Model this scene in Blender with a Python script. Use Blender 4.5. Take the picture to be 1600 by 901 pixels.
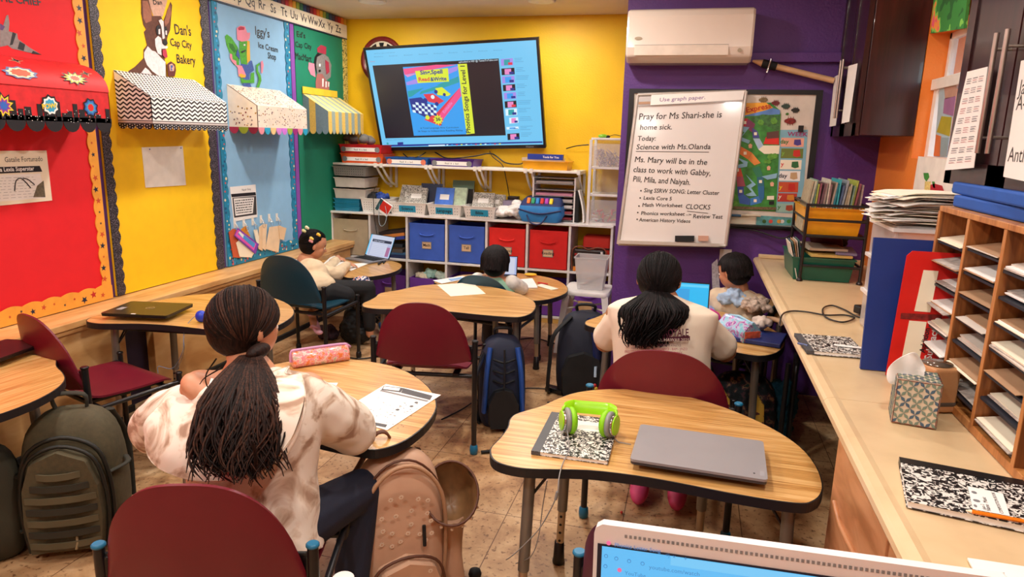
import bpy,math,random
from mathutils import Matrix,Vector
random.seed(7)
PI=math.pi
SC=bpy.context.scene
COL=SC.collection
for _o in list(bpy.data.objects):bpy.data.objects.remove(_o)
CR=Matrix(((0.967,0.078,-0.242),(0.253,-0.201,0.946),(0.025,-0.976,-0.214)))
def _ortho():
 f=1075.0
 d=Vector((287,-228.5,f)).normalized()
 v=Vector((-120,4849.5,f));v=(v-d*v.dot(d)).normalized()
 x=v.cross(d)
 if x[0]<0:x=-x
 return Matrix((x,d,-v))
CR=_ortho()
EYE=Vector((0,0,1.55))
cam_data=bpy.data.cameras.new('camera')
cam_data.sensor_width=36.0
cam_data.lens=36.0*1075.0/1600.0
cam_data.clip_start=0.02
cam=bpy.data.objects.new('camera',cam_data)
COL.objects.link(cam)
_r,_u,_b=CR@Vector((1,0,0)),CR@Vector((0,-1,0)),CR@Vector((0,0,-1))
cam.matrix_world=Matrix(((_r[0],_u[0],_b[0],EYE[0]),(_r[1],_u[1],_b[1],EYE[1]),(_r[2],_u[2],_b[2],EYE[2]),(0,0,0,1)))
SC.camera=cam
SC.view_settings.view_transform='Standard'
SC.view_settings.look='None'
SC.view_settings.exposure=0.0
SC.view_settings.gamma=1.0
SC.view_settings.use_curve_mapping=False
LAMP_W=22.0
LAMP_COL=(1.0,0.93,0.855)
W=bpy.data.worlds.new('world');SC.world=W;W.use_nodes=True
_nt=W.node_tree
_bg=_nt.nodes['Background']
_sky=_nt.nodes.new('ShaderNodeTexSky')
try:
 _sky.sky_type='NISHITA';_sky.sun_disc=False;_sky.sun_elevation=math.radians(40)
except Exception:
 pass
_nt.links.new(_sky.outputs[0],_bg.inputs[0])
_bg.inputs[1].default_value=1.6
def ray(px,py):
 return CR@Vector((px-800.0,py-450.5,1075.0))
def onZ(px,py,z):
 r=ray(px,py);return EYE+r*((z-EYE.z)/r.z)
def onY(px,py,y):
 r=ray(px,py);return EYE+r*(y/r.y)
def onX(px,py,x):
 r=ray(px,py);return EYE+r*(x/r.x)
def lin(h):
 if not isinstance(h,str):return tuple(h)
 h=h.lstrip('#')
 out=[]
 for i in(0,2,4):
  c=int(h[i:i+2],16)/255.0
  out.append(c/12.92 if c<=0.04045 else((c+0.055)/1.055)**2.4)
 return tuple(out)
MATS={}
def newmat(name):
 m=bpy.data.materials.new(name);m.use_nodes=True
 nt=m.node_tree
 return m,nt,nt.nodes['Principled BSDF']
def N(nt,t,**k):
 n=nt.nodes.new(t)
 for a,b in k.items():
  if hasattr(n,a):setattr(n,a,b)
  else:n.inputs[a].default_value=b
 return n
def coords(nt,sc=(1,1,1),rot=(0,0,0),kind='Object'):
 tc=N(nt,'ShaderNodeTexCoord');mp=N(nt,'ShaderNodeMapping')
 mp.inputs['Scale'].default_value=sc;mp.inputs['Rotation'].default_value=rot
 nt.links.new(tc.outputs[kind],mp.inputs[0]);return mp.outputs[0]
def ramp(nt,src,stops,interp='LINEAR'):
 r=N(nt,'ShaderNodeValToRGB');r.color_ramp.interpolation=interp
 e=r.color_ramp.elements
 while len(e)<len(stops):e.new(0.5)
 for i,(p,c)in enumerate(stops):
  e[i].position=p;e[i].color=(*lin(c),1)
 nt.links.new(src,r.inputs[0]);return r.outputs[0]
def addbump(nt,b,src,strength,dist=0.002):
 bp=N(nt,'ShaderNodeBump');bp.inputs['Strength'].default_value=strength;bp.inputs['Distance'].default_value=dist
 nt.links.new(src,bp.inputs['Height']);nt.links.new(bp.outputs[0],b.inputs['Normal'])
def mat(name,col,rough=0.5,metal=0.0,var=0.08,vs=14.0,bump=0.0,bs=180.0,coat=0.0,alpha=1.0,trans=0.0,emit=0.0,sub=0.0,sheen=0.0):
 if name in MATS:return MATS[name]
 m,nt,b=newmat(name)
 c=lin(col)
 x=coords(nt)
 no=N(nt,'ShaderNodeTexNoise');no.inputs['Scale'].default_value=vs;no.inputs['Detail'].default_value=4
 nt.links.new(x,no.inputs[0])
 lo=tuple(max(0,q*(1-var))for q in c);hi=tuple(min(1,q*(1+var))for q in c)
 o=ramp(nt,no.outputs[0],[(0.3,lo),(0.7,hi)])
 nt.links.new(o,b.inputs['Base Color'])
 b.inputs['Roughness'].default_value=rough;b.inputs['Metallic'].default_value=metal
 b.inputs['Coat Weight'].default_value=coat
 b.inputs['Alpha'].default_value=alpha
 b.inputs['Transmission Weight'].default_value=trans
 b.inputs['Sheen Weight'].default_value=sheen
 if sub:b.inputs['Subsurface Weight'].default_value=sub;b.inputs['Subsurface Radius'].default_value=(0.02,0.01,0.006)
 if emit:
  nt.links.new(o,b.inputs['Emission Color']);b.inputs['Emission Strength'].default_value=emit
  b.inputs['Base Color'].default_value=(0.02,0.02,0.02,1)
  for l in list(nt.links):
   if l.to_socket==b.inputs['Base Color']:nt.links.remove(l)
 if bump:
  n2=N(nt,'ShaderNodeTexNoise');n2.inputs['Scale'].default_value=bs;n2.inputs['Detail'].default_value=3
  nt.links.new(x,n2.inputs[0]);addbump(nt,b,n2.outputs[0],bump)
 MATS[name]=m
 return m
def woodmat(name,c1,c2,c3,scale=(2,30,2),rough=0.4,rot=(0,0,0),coat=0.0,dist=1.0):
 m,nt,b=newmat(name)
 x=coords(nt,scale,rot)
 no=N(nt,'ShaderNodeTexNoise');no.inputs['Scale'].default_value=2.2;no.inputs['Detail'].default_value=6;no.inputs['Distortion'].default_value=dist
 nt.links.new(x,no.inputs[0])
 o=ramp(nt,no.outputs[0],[(0.32,c1),(0.5,c2),(0.68,c3)])
 nt.links.new(o,b.inputs['Base Color']);b.inputs['Roughness'].default_value=rough
 b.inputs['Coat Weight'].default_value=coat
 addbump(nt,b,no.outputs[0],0.05,0.001)
 MATS[name]=m;return m
def noisecut(name,stops,scale=60.0,detail=2.0,rough=0.5,dist=0.0,interp='CONSTANT',tex='noise',bump=0.0,sc=(1,1,1),metal=0.0,coat=0.0):
 m,nt,b=newmat(name)
 x=coords(nt,sc)
 if tex=='noise':
  no=N(nt,'ShaderNodeTexNoise');no.inputs['Detail'].default_value=detail;no.inputs['Distortion'].default_value=dist;out=no.outputs[0]
 else:
  no=N(nt,'ShaderNodeTexVoronoi');out=no.outputs['Distance']
  if tex=='cells':out=None
 no.inputs['Scale'].default_value=scale
 nt.links.new(x,no.inputs[0])
 if tex=='cells':
  sp=N(nt,'ShaderNodeSeparateColor');nt.links.new(no.outputs['Color'],sp.inputs[0]);out=sp.outputs[0]
 o=ramp(nt,out,stops,interp)
 nt.links.new(o,b.inputs['Base Color']);b.inputs['Roughness'].default_value=rough
 b.inputs['Metallic'].default_value=metal;b.inputs['Coat Weight'].default_value=coat
 if bump:addbump(nt,b,out,bump)
 MATS[name]=m;return m
class MB:
 def __init__(s,M=None):
  s.v=[];s.f=[];s.fm=[];s.fs=[];s.mats=[];s.M=M
 def add(s,vs,fs,m,smooth=False):
  if m not in s.mats:s.mats.append(m)
  k=s.mats.index(m);n=len(s.v)
  s.v+=[(s.M@Vector(p))if s.M else Vector(p)for p in vs]
  for f in fs:
   s.f.append([n+i for i in f]);s.fm.append(k);s.fs.append(smooth)
  return s
 def box(s,a,b,m,R=None,c=None):
  x0,y0,z0=a;x1,y1,z1=b
  vs=[Vector(p)for p in((x0,y0,z0),(x1,y0,z0),(x1,y1,z0),(x0,y1,z0),(x0,y0,z1),(x1,y0,z1),(x1,y1,z1),(x0,y1,z1))]
  if R is not None:
   c=Vector(c)if c is not None else Vector((0,0,0))
   vs=[R@(p-c)+c for p in vs]
  return s.add(vs,[(0,3,2,1),(4,5,6,7),(0,1,5,4),(1,2,6,5),(2,3,7,6),(3,0,4,7)],m)
 def cbox(s,c,d,m,R=None):
  h=Vector(d)/2;c=Vector(c)
  if R is None:R=Matrix.Identity(3)
  vs=[c+R@Vector((sx*h.x,sy*h.y,sz*h.z))for sz in(-1,1)for sx,sy in((-1,-1),(1,-1),(1,1),(-1,1))]
  return s.add(vs,[(0,3,2,1),(4,5,6,7),(0,1,5,4),(1,2,6,5),(2,3,7,6),(3,0,4,7)],m)
 def rings(s,rs,m,smooth=True,cap=True,closed=True):
  n=len(rs[0]);vs=[p for r in rs for p in r];fs=[]
  for i in range(len(rs)-1):
   for j in range(n if closed else n-1):
    k=(j+1)%n
    fs.append((i*n+j,i*n+k,(i+1)*n+k,(i+1)*n+j))
  s.add(vs,fs,m,smooth)
  if cap and closed:
   s.add(rs[0],[tuple(range(n))[::-1]],m);s.add(rs[-1],[tuple(range(n))],m)
  return s
 def tube(s,pts,r,m,n=8,cap=True,smooth=True,curve=0,flat=None):
  pts=[Vector(p)for p in pts]
  if curve:pts=spline(pts,curve)
  k=len(pts);rs=[]
  rr=r if callable(r)else(lambda t:(r[0]+(r[1]-r[0])*t)if isinstance(r,tuple)else r)
  up=None
  for i,p in enumerate(pts):
   t=(pts[min(i+1,k-1)]-pts[max(i-1,0)])
   if t.length<1e-9:t=Vector((0,0,1))
   t.normalize()
   if up is None:up=Vector((0,0,1))if abs(t.z)<0.9 else Vector((1,0,0))
   a=t.cross(up)
   if a.length<1e-6:a=t.orthogonal()
   a.normalize();b=a.cross(t).normalized();up=b
   R=rr(i/max(1,k-1));fa=flat if flat else 1.0
   rs.append([p+(a*math.cos(2*PI*j/n)+b*math.sin(2*PI*j/n)*fa)*R for j in range(n)])
  return s.rings(rs,m,smooth,cap)
 def cyl(s,a,b,r,m,n=20,r2=None,smooth=True):
  return s.tube([a,b],(r,r if r2 is None else r2),m,n,True,smooth)
 def lathe(s,prof,c,m,n=28,smooth=True,axis=None):
  c=Vector(c);R=axis if axis is not None else Matrix.Identity(3)
  return s.rings([[c+R@Vector((r*math.cos(2*PI*j/n),r*math.sin(2*PI*j/n),z))for j in range(n)]for r,z in prof],m,smooth)
 def ell(s,c,r,m,R=None,nu=20,nv=12,smooth=True,fn=None):
  c=Vector(c);R=R if R is not None else Matrix.Identity(3);rs=[]
  for i in range(nv+1):
   th=-PI/2+PI*(0.002+0.996*i/nv)
   ring=[]
   for j in range(nu):
    d=Vector((math.cos(th)*math.cos(2*PI*j/nu),math.cos(th)*math.sin(2*PI*j/nu),math.sin(th)))
    if fn:d=fn(d)
    ring.append(c+R@Vector((d.x*r[0],d.y*r[1],d.z*r[2])))
   rs.append(ring)
  return s.rings(rs,m,smooth)
 def prism(s,pts,F,h0,h1,m,mside=None):
  """polygon (u,v) on frame F extruded h0..h1 along its normal"""
  n=len(pts)
  ar=sum(pts[i][0]*pts[(i+1)%n][1]-pts[(i+1)%n][0]*pts[i][1]for i in range(n))
  if ar<0:pts=pts[::-1]
  a=[F(u,v,h0)for u,v in pts];b=[F(u,v,h1)for u,v in pts]
  s.add(b,[tuple(range(n))],m)
  s.add(a,[tuple(range(n))[::-1]],mside or m)
  s.add(a+b,[(i,(i+1)%n,n+(i+1)%n,n+i)for i in range(n)],mside or m)
  return s
 def rect(s,F,u0,v0,u1,v1,h0,h1,m,mside=None):
  return s.prism([(u0,v0),(u1,v0),(u1,v1),(u0,v1)],F,h0,h1,m,mside)
 def disc(s,F,u,v,r,h0,h1,m,n=20,ry=None):
  ry=ry or r
  return s.prism([(u+r*math.cos(2*PI*i/n),v+ry*math.sin(2*PI*i/n))for i in range(n)],F,h0,h1,m)
 def sheet(s,grid,m,t=0.0,smooth=True):
  """grid of points -> surface, thickened by t along normals"""
  R=len(grid);C=len(grid[0]);vs=[Vector(p)for r in grid for p in r]
  fs=[(i*C+j,i*C+j+1,(i+1)*C+j+1,(i+1)*C+j)for i in range(R-1)for j in range(C-1)]
  if t:
   nr=[Vector((0,0,0))for _ in vs]
   for f in fs:
    a=(vs[f[1]]-vs[f[0]]).cross(vs[f[3]]-vs[f[0]])
    for q in f:nr[q]+=a
   K=len(vs);vs=vs+[p-q.normalized()*t if q.length>0 else p for p,q in zip(vs,nr)]
   back=[tuple(K+q for q in f[::-1])for f in fs]
   edge=[]
   for j in range(C-1):
    edge.append((j+1,j,K+j,K+j+1));o=(R-1)*C
    edge.append((o+j,o+j+1,K+o+j+1,K+o+j))
   for i in range(R-1):
    edge.append((i*C,(i+1)*C,K+(i+1)*C,K+i*C));o=C-1
    edge.append(((i+1)*C+o,i*C+o,K+i*C+o,K+(i+1)*C+o))
   s.add(vs,fs+back,m,smooth)
   return s.add(vs,edge,m,False)
  return s.add(vs,fs,m,smooth)
 def text(s,F,txt,u,v,size,m,h=0.0006,rot=0.0,sx=1.0,bold=0.0,align='LEFT',shear=0.0):
  vs,fs=textmesh(txt,bold,align)
  c,q=math.cos(rot),math.sin(rot);out=[]
  for x,y in vs:
   x2=(x+shear*y)*size*sx;y2=y*size
   out.append(F(u+x2*c-y2*q,v+x2*q+y2*c,h))
  return s.add(out,fs,m)
 def build(s,name,parent=None,world=False,bevel=0.0,seg=2,sub=0,label=None,stuff=False,remesh=0.0,smoothit=0,solid=0.0,disp=None,autosmooth=None):
  vs=s.v
  if world and parent is not None:
   root=parent
   while root.parent:root=root.parent
   Mi=mtx(root).inverted();vs=[Mi@p for p in vs]
  me=bpy.data.meshes.new(name)
  me.from_pydata([tuple(p)for p in vs],[],s.f)
  for m in s.mats:me.materials.append(m)
  me.polygons.foreach_set('material_index',s.fm)
  me.polygons.foreach_set('use_smooth',s.fs)
  me.update()
  o=bpy.data.objects.new(name,me);COL.objects.link(o)
  if parent is not None:o.parent=parent
  if remesh:
   r=o.modifiers.new('remesh','REMESH');r.mode='VOXEL';r.voxel_size=remesh;r.use_smooth_shade=True
  if smoothit:
   r=o.modifiers.new('smooth','SMOOTH');r.iterations=smoothit;r.factor=0.5
  if disp:
   tx=bpy.data.textures.new(name+'_folds','CLOUDS');tx.noise_scale=disp[1];tx.noise_depth=1
   r=o.modifiers.new('folds','DISPLACE');r.texture=tx;r.strength=disp[0];r.mid_level=0.5;r.texture_coords='LOCAL'
  if solid:
   r=o.modifiers.new('solid','SOLIDIFY');r.thickness=solid
  if bevel:
   r=o.modifiers.new('bevel','BEVEL');r.width=bevel;r.segments=seg;r.limit_method='ANGLE';r.angle_limit=math.radians(40)
  if sub:
   r=o.modifiers.new('sub','SUBSURF');r.levels=sub;r.render_levels=sub
  if label:o['label']=label
  if stuff:o['kind']='stuff'
  return o
 def single(s,name,label,cat,group=None,kind=None,**k):
  """a top-level thing that is one mesh; its origin goes to the middle of its base"""
  xs=[p.x for p in s.v];ys=[p.y for p in s.v];zs=[p.z for p in s.v]
  c=Vector(((min(xs)+max(xs))/2,(min(ys)+max(ys))/2,min(zs)))
  s.v=[p-c for p in s.v]
  o=s.build(name,**k);o.location=c
  o['label']=label;o['category']=cat
  if group:o['group']=group
  if kind:o['kind']=kind
  return o
 def struct(s,name,**k):
  o=s.build(name,**k);o['kind']='structure';return o
def spline(p,n):
 out=[]
 q=[p[0]*2-p[1]]+list(p)+[p[-1]*2-p[-2]]
 for i in range(1,len(q)-2):
  a,b,c,d=q[i-1],q[i],q[i+1],q[i+2]
  for k in range(n):
   t=k/n
   out.append(0.5*((2*b)+(c-a)*t+(2*a-5*b+4*c-d)*t*t+(3*b-a-3*c+d)*t**3))
 out.append(p[-1]);return out
def mtx(o):return Matrix.Translation(o.location)@Matrix.Rotation(o.rotation_euler.z,4,'Z')
def RZ(a):return Matrix.Rotation(a,3,'Z')
def RX(a):return Matrix.Rotation(a,3,'X')
def RY(a):return Matrix.Rotation(a,3,'Y')
_tc={}
def textmesh(t,bold,align):
 k=(t,bold,align)
 if k in _tc:return _tc[k]
 cu=bpy.data.curves.new('lettering','FONT');cu.body=t;cu.size=1;cu.align_x=align;cu.offset=bold;cu.resolution_u=2
 o=bpy.data.objects.new('lettering',cu);COL.objects.link(o)
 bpy.context.view_layer.update()
 me=bpy.data.meshes.new_from_object(o.evaluated_get(bpy.context.evaluated_depsgraph_get()))
 r=([(v.co.x,v.co.y)for v in me.vertices],[tuple(p.vertices)for p in me.polygons])
 bpy.data.objects.remove(o);bpy.data.curves.remove(cu);bpy.data.meshes.remove(me)
 _tc[k]=r;return r
class Frame:
 """a flat frame in space: origin o, axes u, v, facing n = u x v"""
 def __init__(s,o,u,v):
  s.o=Vector(o);s.u=Vector(u).normalized();s.v=Vector(v).normalized();s.n=s.u.cross(s.v)
 def __call__(s,u,v,h=0.0):return s.o+s.u*u+s.v*v+s.n*h
 def at(s,px,py,h=0.0):
  r=ray(px,py);o=s.o+s.n*h;t=(o-EYE).dot(s.n)/r.dot(s.n)
  d=EYE+r*t-o
  return(d.dot(s.u),d.dot(s.v))
 def sub(s,u,v,rot=0.0,h=0.0):
  c,q=math.cos(rot),math.sin(rot)
  return Frame(s(u,v,h),s.u*c+s.v*q,s.v*c-s.u*q)
def thing(name,label,cat,loc,rz=0.0,group=None):
 o=bpy.data.objects.new(name,None);COL.objects.link(o);o.empty_display_size=0.1
 o.location=loc;o.rotation_euler=(0,0,rz);o['label']=label;o['category']=cat
 if group:o['group']=group
 return o
def tree(o,parent=None,top=True):
 c=o.copy();COL.objects.link(c)
 if not top:c.parent=parent
 for ch in list(o.children):tree(ch,c,False)
 return c
def dup(root,loc,rz,label,group=None):
 r=tree(root);r.location=loc;r.rotation_euler=(0,0,rz);r['label']=label
 if group:r['group']=group
 return r
def dupm(o,loc,rot,label,group=None,scale=None):
 c=o.copy();COL.objects.link(c);c.location=loc;c.rotation_euler=rot if isinstance(rot,tuple)else(0,0,rot)
 c['label']=label
 if scale:c.scale=scale
 if group:c['group']=group
 return c
FL=Frame((-3.16,0,0),(0,1,0),(0,0,1))
FB=Frame((0,6.02,0),(1,0,0),(0,0,1))
FP=Frame((0,4.47,0),(1,0,0),(0,0,1))
FR=Frame((1.03,0,0),(0,-1,0),(0,0,1))
def FT(z):return Frame((0,0,z),(1,0,0),(0,1,0))
def wallmat(name,col,bs=90,st=0.35,var=0.05):
 m,nt,b=newmat(name);x=coords(nt)
 n1=N(nt,'ShaderNodeTexNoise');n1.inputs['Scale'].default_value=bs;n1.inputs['Detail'].default_value=3;nt.links.new(x,n1.inputs[0])
 n2=N(nt,'ShaderNodeTexNoise');n2.inputs['Scale'].default_value=3;nt.links.new(x,n2.inputs[0])
 c=lin(col)
 o=ramp(nt,n2.outputs[0],[(0.3,tuple(q*(1-var)for q in c)),(0.7,tuple(min(1,q*(1+var))for q in c))])
 nt.links.new(o,b.inputs['Base Color']);b.inputs['Roughness'].default_value=0.55
 addbump(nt,b,n1.outputs[0],st,0.004);MATS[name]=m;return m
M_yellow=wallmat('yellow wall paint','#f4c40c')
M_purple=wallmat('purple wall paint','#572e7c',80,0.6)
M_orange=wallmat('orange wall paint','#e8812a')
M_ceil=wallmat('ceiling paint','#d9c9b4',60,0.3)
M_plain=wallmat('plain wall paint','#d8c7a8')
M_white=mat('white paint','#e9e4da',0.4)
M_black=mat('black plastic','#111114',0.35)
M_blackm=mat('black painted steel','#15161a',0.3,var=0.15)
M_dark=mat('dark matter','#0b0b0d',0.7)
M_paper=mat('white paper','#f1efea',0.7,var=0.02)
M_cream=mat('cream paper','#f2e8cf',0.7,var=0.02)
M_ink=mat('black ink','#17151a',0.5)
M_grey=mat('grey plastic','#7d7f82',0.45)
M_lam=woodmat('oak laminate','#a8763c','#cb9a58','#ddb478',(1.4,38,2),0.3,coat=0.15)
M_ply=woodmat('honey plywood','#c08a50','#d5a468','#e3b97f',(6,1.2,3),0.4)
M_oak=woodmat('dark grained oak','#5f3416','#8a5226','#a86a36',(16,16,1.4),0.45)
M_oakf=woodmat('light oak edge','#9a5f2e','#b97a42','#c98d52',(16,16,1.4),0.4)
M_cab=woodmat('espresso stained wood','#24090b','#2f0d10','#3b1315',(14,14,1.2),0.3,coat=0.2)
M_steel=mat('grey steel tube','#86837e',0.35,0.6,var=0.05)
M_chrome=mat('chrome','#c9c9cc',0.12,1.0,var=0.02)
M_skin=mat('skin','#c98d6b',0.5,var=0.05,sub=0.08)
M_skin2=mat('tan skin','#a8714f',0.5,var=0.05,sub=0.08)
M_red=mat('red plastic','#d02616',0.4)
M_blue=mat('blue plastic','#1d5fc0',0.4)
M_clear=mat('clear frosted plastic','#e6e4e6',0.25,alpha=0.22,var=0.02)
M_clear2=mat('cloudy plastic','#dcd9d8',0.3,alpha=0.42,var=0.03)
M_wplast=mat('white plastic','#e4e0dc',0.35)
M_tealc=mat('teal card','#1f93b8',0.6)
# ================================================================ THE ROOM
def tilemat():
 m,nt,b=newmat('travertine floor tile');x=coords(nt)
 mp=N(nt,'ShaderNodeMapping');mp.inputs['Location'].default_value=(1.125,-2.54,0);nt.links.new(x,mp.inputs[0])
 br=N(nt,'ShaderNodeTexBrick');br.offset=0.0;br.squash=1.0
 br.inputs['Scale'].default_value=1.0;br.inputs['Mortar Size'].default_value=0.0022;br.inputs['Mortar Smooth'].default_value=0.2
 br.inputs['Brick Width'].default_value=0.4765;br.inputs['Row Height'].default_value=0.4765
 br.inputs['Color1'].default_value=(1,1,1,1);br.inputs['Color2'].default_value=(0.9,0.9,0.9,1);br.inputs['Mortar'].default_value=(0.28,0.2,0.15,1)
 nt.links.new(mp.outputs[0],br.inputs[0])
 n1=N(nt,'ShaderNodeTexNoise');n1.inputs['Scale'].default_value=4.5;n1.inputs['Detail'].default_value=8;n1.inputs['Roughness'].default_value=0.62;n1.inputs['Distortion'].default_value=0.5
 nt.links.new(x,n1.inputs[0])
 c1=ramp(nt,n1.outputs[0],[(0.32,'#80563a'),(0.45,'#b38a60'),(0.57,'#cba478'),(0.75,'#dfc29a')])
 n2=N(nt,'ShaderNodeTexNoise');n2.inputs['Scale'].default_value=55;n2.inputs['Detail'].default_value=4;nt.links.new(x,n2.inputs[0])
 c2=ramp(nt,n2.outputs[0],[(0.33,'#8a6a50'),(0.42,'#ffffff')])
 mx=N(nt,'ShaderNodeMixRGB',blend_type='MULTIPLY');mx.inputs[0].default_value=0.8
 nt.links.new(c1,mx.inputs[1]);nt.links.new(c2,mx.inputs[2])
 m2=N(nt,'ShaderNodeMixRGB',blend_type='MULTIPLY');m2.inputs[0].default_value=1
 nt.links.new(mx.outputs[0],m2.inputs[1]);nt.links.new(br.outputs[0],m2.inputs[2])
 nt.links.new(m2.outputs[0],b.inputs['Base Color']);b.inputs['Roughness'].default_value=0.42
 addbump(nt,b,n1.outputs[0],0.15,0.004);return m
M_tile=tilemat()
MB().box((-3.3,-1.8,-0.05),(1.2,6.2,0),M_tile).struct('floor')
MB().box((-3.3,-1.8,2.56),(1.2,6.2,2.62),M_ceil).struct('ceiling')
MB().box((-3.26,-1.7,0),(-3.16,6.12,2.56),M_purple).struct('wall_left')
MB().box((-3.16,6.02,0),(-0.46,6.12,2.56),M_yellow).struct('wall_back')
MB().box((-0.46,4.47,0),(1.13,6.12,2.56),M_purple).struct('wall_partition')
MB().box((-3.26,-1.8,0),(1.13,-1.7,2.56),M_plain).struct('wall_rear')
WY0,WY1,WZ0,WZ1=2.55,3.825,1.5,2.08
w=MB()
w.box((1.03,WY1,0),(1.15,4.47,2.56),M_orange);w.box((1.03,-1.7,0),(1.15,WY0,2.56),M_orange)
w.box((1.03,WY0,0),(1.15,WY1,WZ0),M_orange);w.box((1.03,WY0,WZ1),(1.15,WY1,2.56),M_orange)
w.struct('wall_right')
MB().box((1.15,WY0-0.1,WZ0-0.1),(1.35,WY0,WZ1+0.1),M_orange).box((1.15,WY1,WZ0-0.1),(1.35,WY1+0.1,WZ1+0.1),M_orange).box((1.15,WY0,WZ0-0.1),(1.35,WY1,WZ0),M_orange).box((1.15,WY0,WZ1),(1.35,WY1,WZ1+0.1),M_orange).struct('trim_5')
win=MB()
wf=M_white
for a,b_ in(((1.12,WY0,WZ0),(1.15,WY0+0.05,WZ1)),((1.12,WY1-0.03,1.82),(1.15,WY1,WZ1)),((1.085,WY1-0.05,WZ0),(1.15,WY1,1.86)),((1.085,WY0,WZ0),(1.15,WY1,WZ0+0.012)),((1.12,WY0,WZ1-0.03),(1.15,WY1,WZ1)),((1.07,WY0,1.82),(1.15,WY1,1.87)),((1.12,3.08,WZ0),(1.15,3.12,WZ1))):
 win.box(a,b_,wf)
win=win.struct('window_1',bevel=0.003)
gl=MB().box((1.13,WY0+0.02,WZ0+0.02),(1.134,WY1-0.02,WZ1-0.02),mat('window glass','#cfe4ee',0.05,alpha=0.18,var=0.01)).build('pane',win)
MB().box((2.2,1.5,0.0),(2.3,5.5,3.2),mat('outside wall','#b9c6cf',0.8,var=0.2,vs=3)).struct('wall_outside')
MB().box((1.2,1.5,-0.06),(2.3,5.5,-0.01),mat('outside paving','#9a9a96',0.8)).struct('floor_outside')
MB().box((0.26,4.43,2.015),(1.0,4.47,2.07),M_purple).struct('trim_2',bevel=0.004)
led=MB().box((-3.16,-0.6,0.565),(-2.925,5.68,0.6),M_ply).box((-3.16,-0.6,0.54),(-2.935,5.68,0.565),M_ply)
led.struct('trim_1',bevel=0.004)
wp=MB()
for y0,y1 in((-0.6,0.78),(0.80,1.98),(2.0,2.99),(3.19,4.3),(4.32,5.6)):
 wp.box((-3.16,y0,0.0),(-2.95,y1,0.54),M_ply)
wp.struct('trim_3',bevel=0.004)
MB().box((-3.16,2.99,0),(-3.0,3.19,0.54),mat('shaded gap purple','#1f1230',0.6)).struct('trim_4')  # open gap between the wood panels; its shade is put into the dark colour
MB().box((-2.95,-0.6,0.0),(-2.93,2.99,0.035),M_dark).box((-2.95,3.19,0.0),(-2.93,5.6,0.035),M_dark).struct('baseboard_left')
M_lens=mat('glowing lamp lens','#fff4e2',0.3,emit=14.0,var=0.0)
def ceiling_light(x,y,lab,wgt=1.0):
 t=thing('recessed_ceiling_light',lab,'ceiling light',(x,y,2.56),0,'recessed ceiling lights')
 MB().lathe([(0.075,-0.004),(0.105,-0.009),(0.105,0.0),(0.075,0.0)],(0,0,0),M_white).build('trim_ring',t)
 MB().lathe([(0.0005,-0.003),(0.075,-0.003),(0.075,0.0),(0.0005,0.0)],(0,0,0),M_lens).build('lens',t)
 l=bpy.data.lights.new('lamp','AREA');l.shape='DISK';l.size=0.15;l.energy=LAMP_W*wgt;l.color=LAMP_COL
 lo=bpy.data.objects.new('lamp',l);COL.objects.link(lo);lo.parent=t;lo.location=(0,0,-0.012)
for x,y,lab,wg in((-2.52,5.25,'round white recessed ceiling light above the left of the screen',0.7),(-1.2,5.38,'round white recessed ceiling light cut by the top edge near the air conditioner',0.7),(-2.3,3.7,'round recessed ceiling light over the left desks',1.0),(-0.75,3.5,'round recessed ceiling light over the middle desks',1.0),(0.45,3.0,'round recessed ceiling light over the counter',0.35),(-2.3,1.9,'round recessed ceiling light by the red board',1.0),(-0.75,1.6,'round recessed ceiling light over the near desks',1.0),(0.35,0.9,'round recessed ceiling light over the near counter',0.8),(-2.2,0.1,'round recessed ceiling light behind the viewer on the left',1.0),(-0.6,-0.3,'round recessed ceiling light behind the viewer',1.0)):
 ceiling_light(x,y,lab,wg)
 # ================================================================ DESKS
DS=[(-0.482,-0.266),(-0.492,-0.222),(-0.484,-0.15),(-0.482,-0.063),(-0.492,0.0),(-0.487,0.05),(-0.456,0.1),(-0.412,0.161),(-0.37,0.25),(-0.315,0.331),(-0.229,0.393),(-0.111,0.432),(0.027,0.435),(0.146,0.4),(0.264,0.323),(0.37,0.215),(0.446,0.087),(0.476,-0.044),(0.476,-0.165),(0.459,-0.236),(0.432,-0.28),(0.401,-0.3),(0.32,-0.305),(0.202,-0.298),(0.078,-0.283),(-0.051,-0.275),(-0.181,-0.284),(-0.309,-0.318),(-0.374,-0.33),(-0.432,-0.321),(-0.463,-0.3)]
def closed_spline(p,n):
 p=[Vector((a,b,0))for a,b in p];k=len(p);out=[]
 for i in range(k):
  a,b,c,d=p[i-1],p[i],p[(i+1)%k],p[(i+2)%k]
  for j in range(n):
   t=j/n
   q=0.5*((2*b)+(c-a)*t+(2*a-5*b+4*c-d)*t*t+(3*b-a-3*c+d)*t**3)
   out.append((q.x,q.y))
 return out
DSS0=closed_spline(DS,3)
M_edge=mat('black rubber edge band','#17171b',0.45)
LEGP0={'FL':(-0.36,-0.235),'FR':(0.385,-0.2),'BL':(-0.31,0.14),'BR':(0.17,0.29)}
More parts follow.
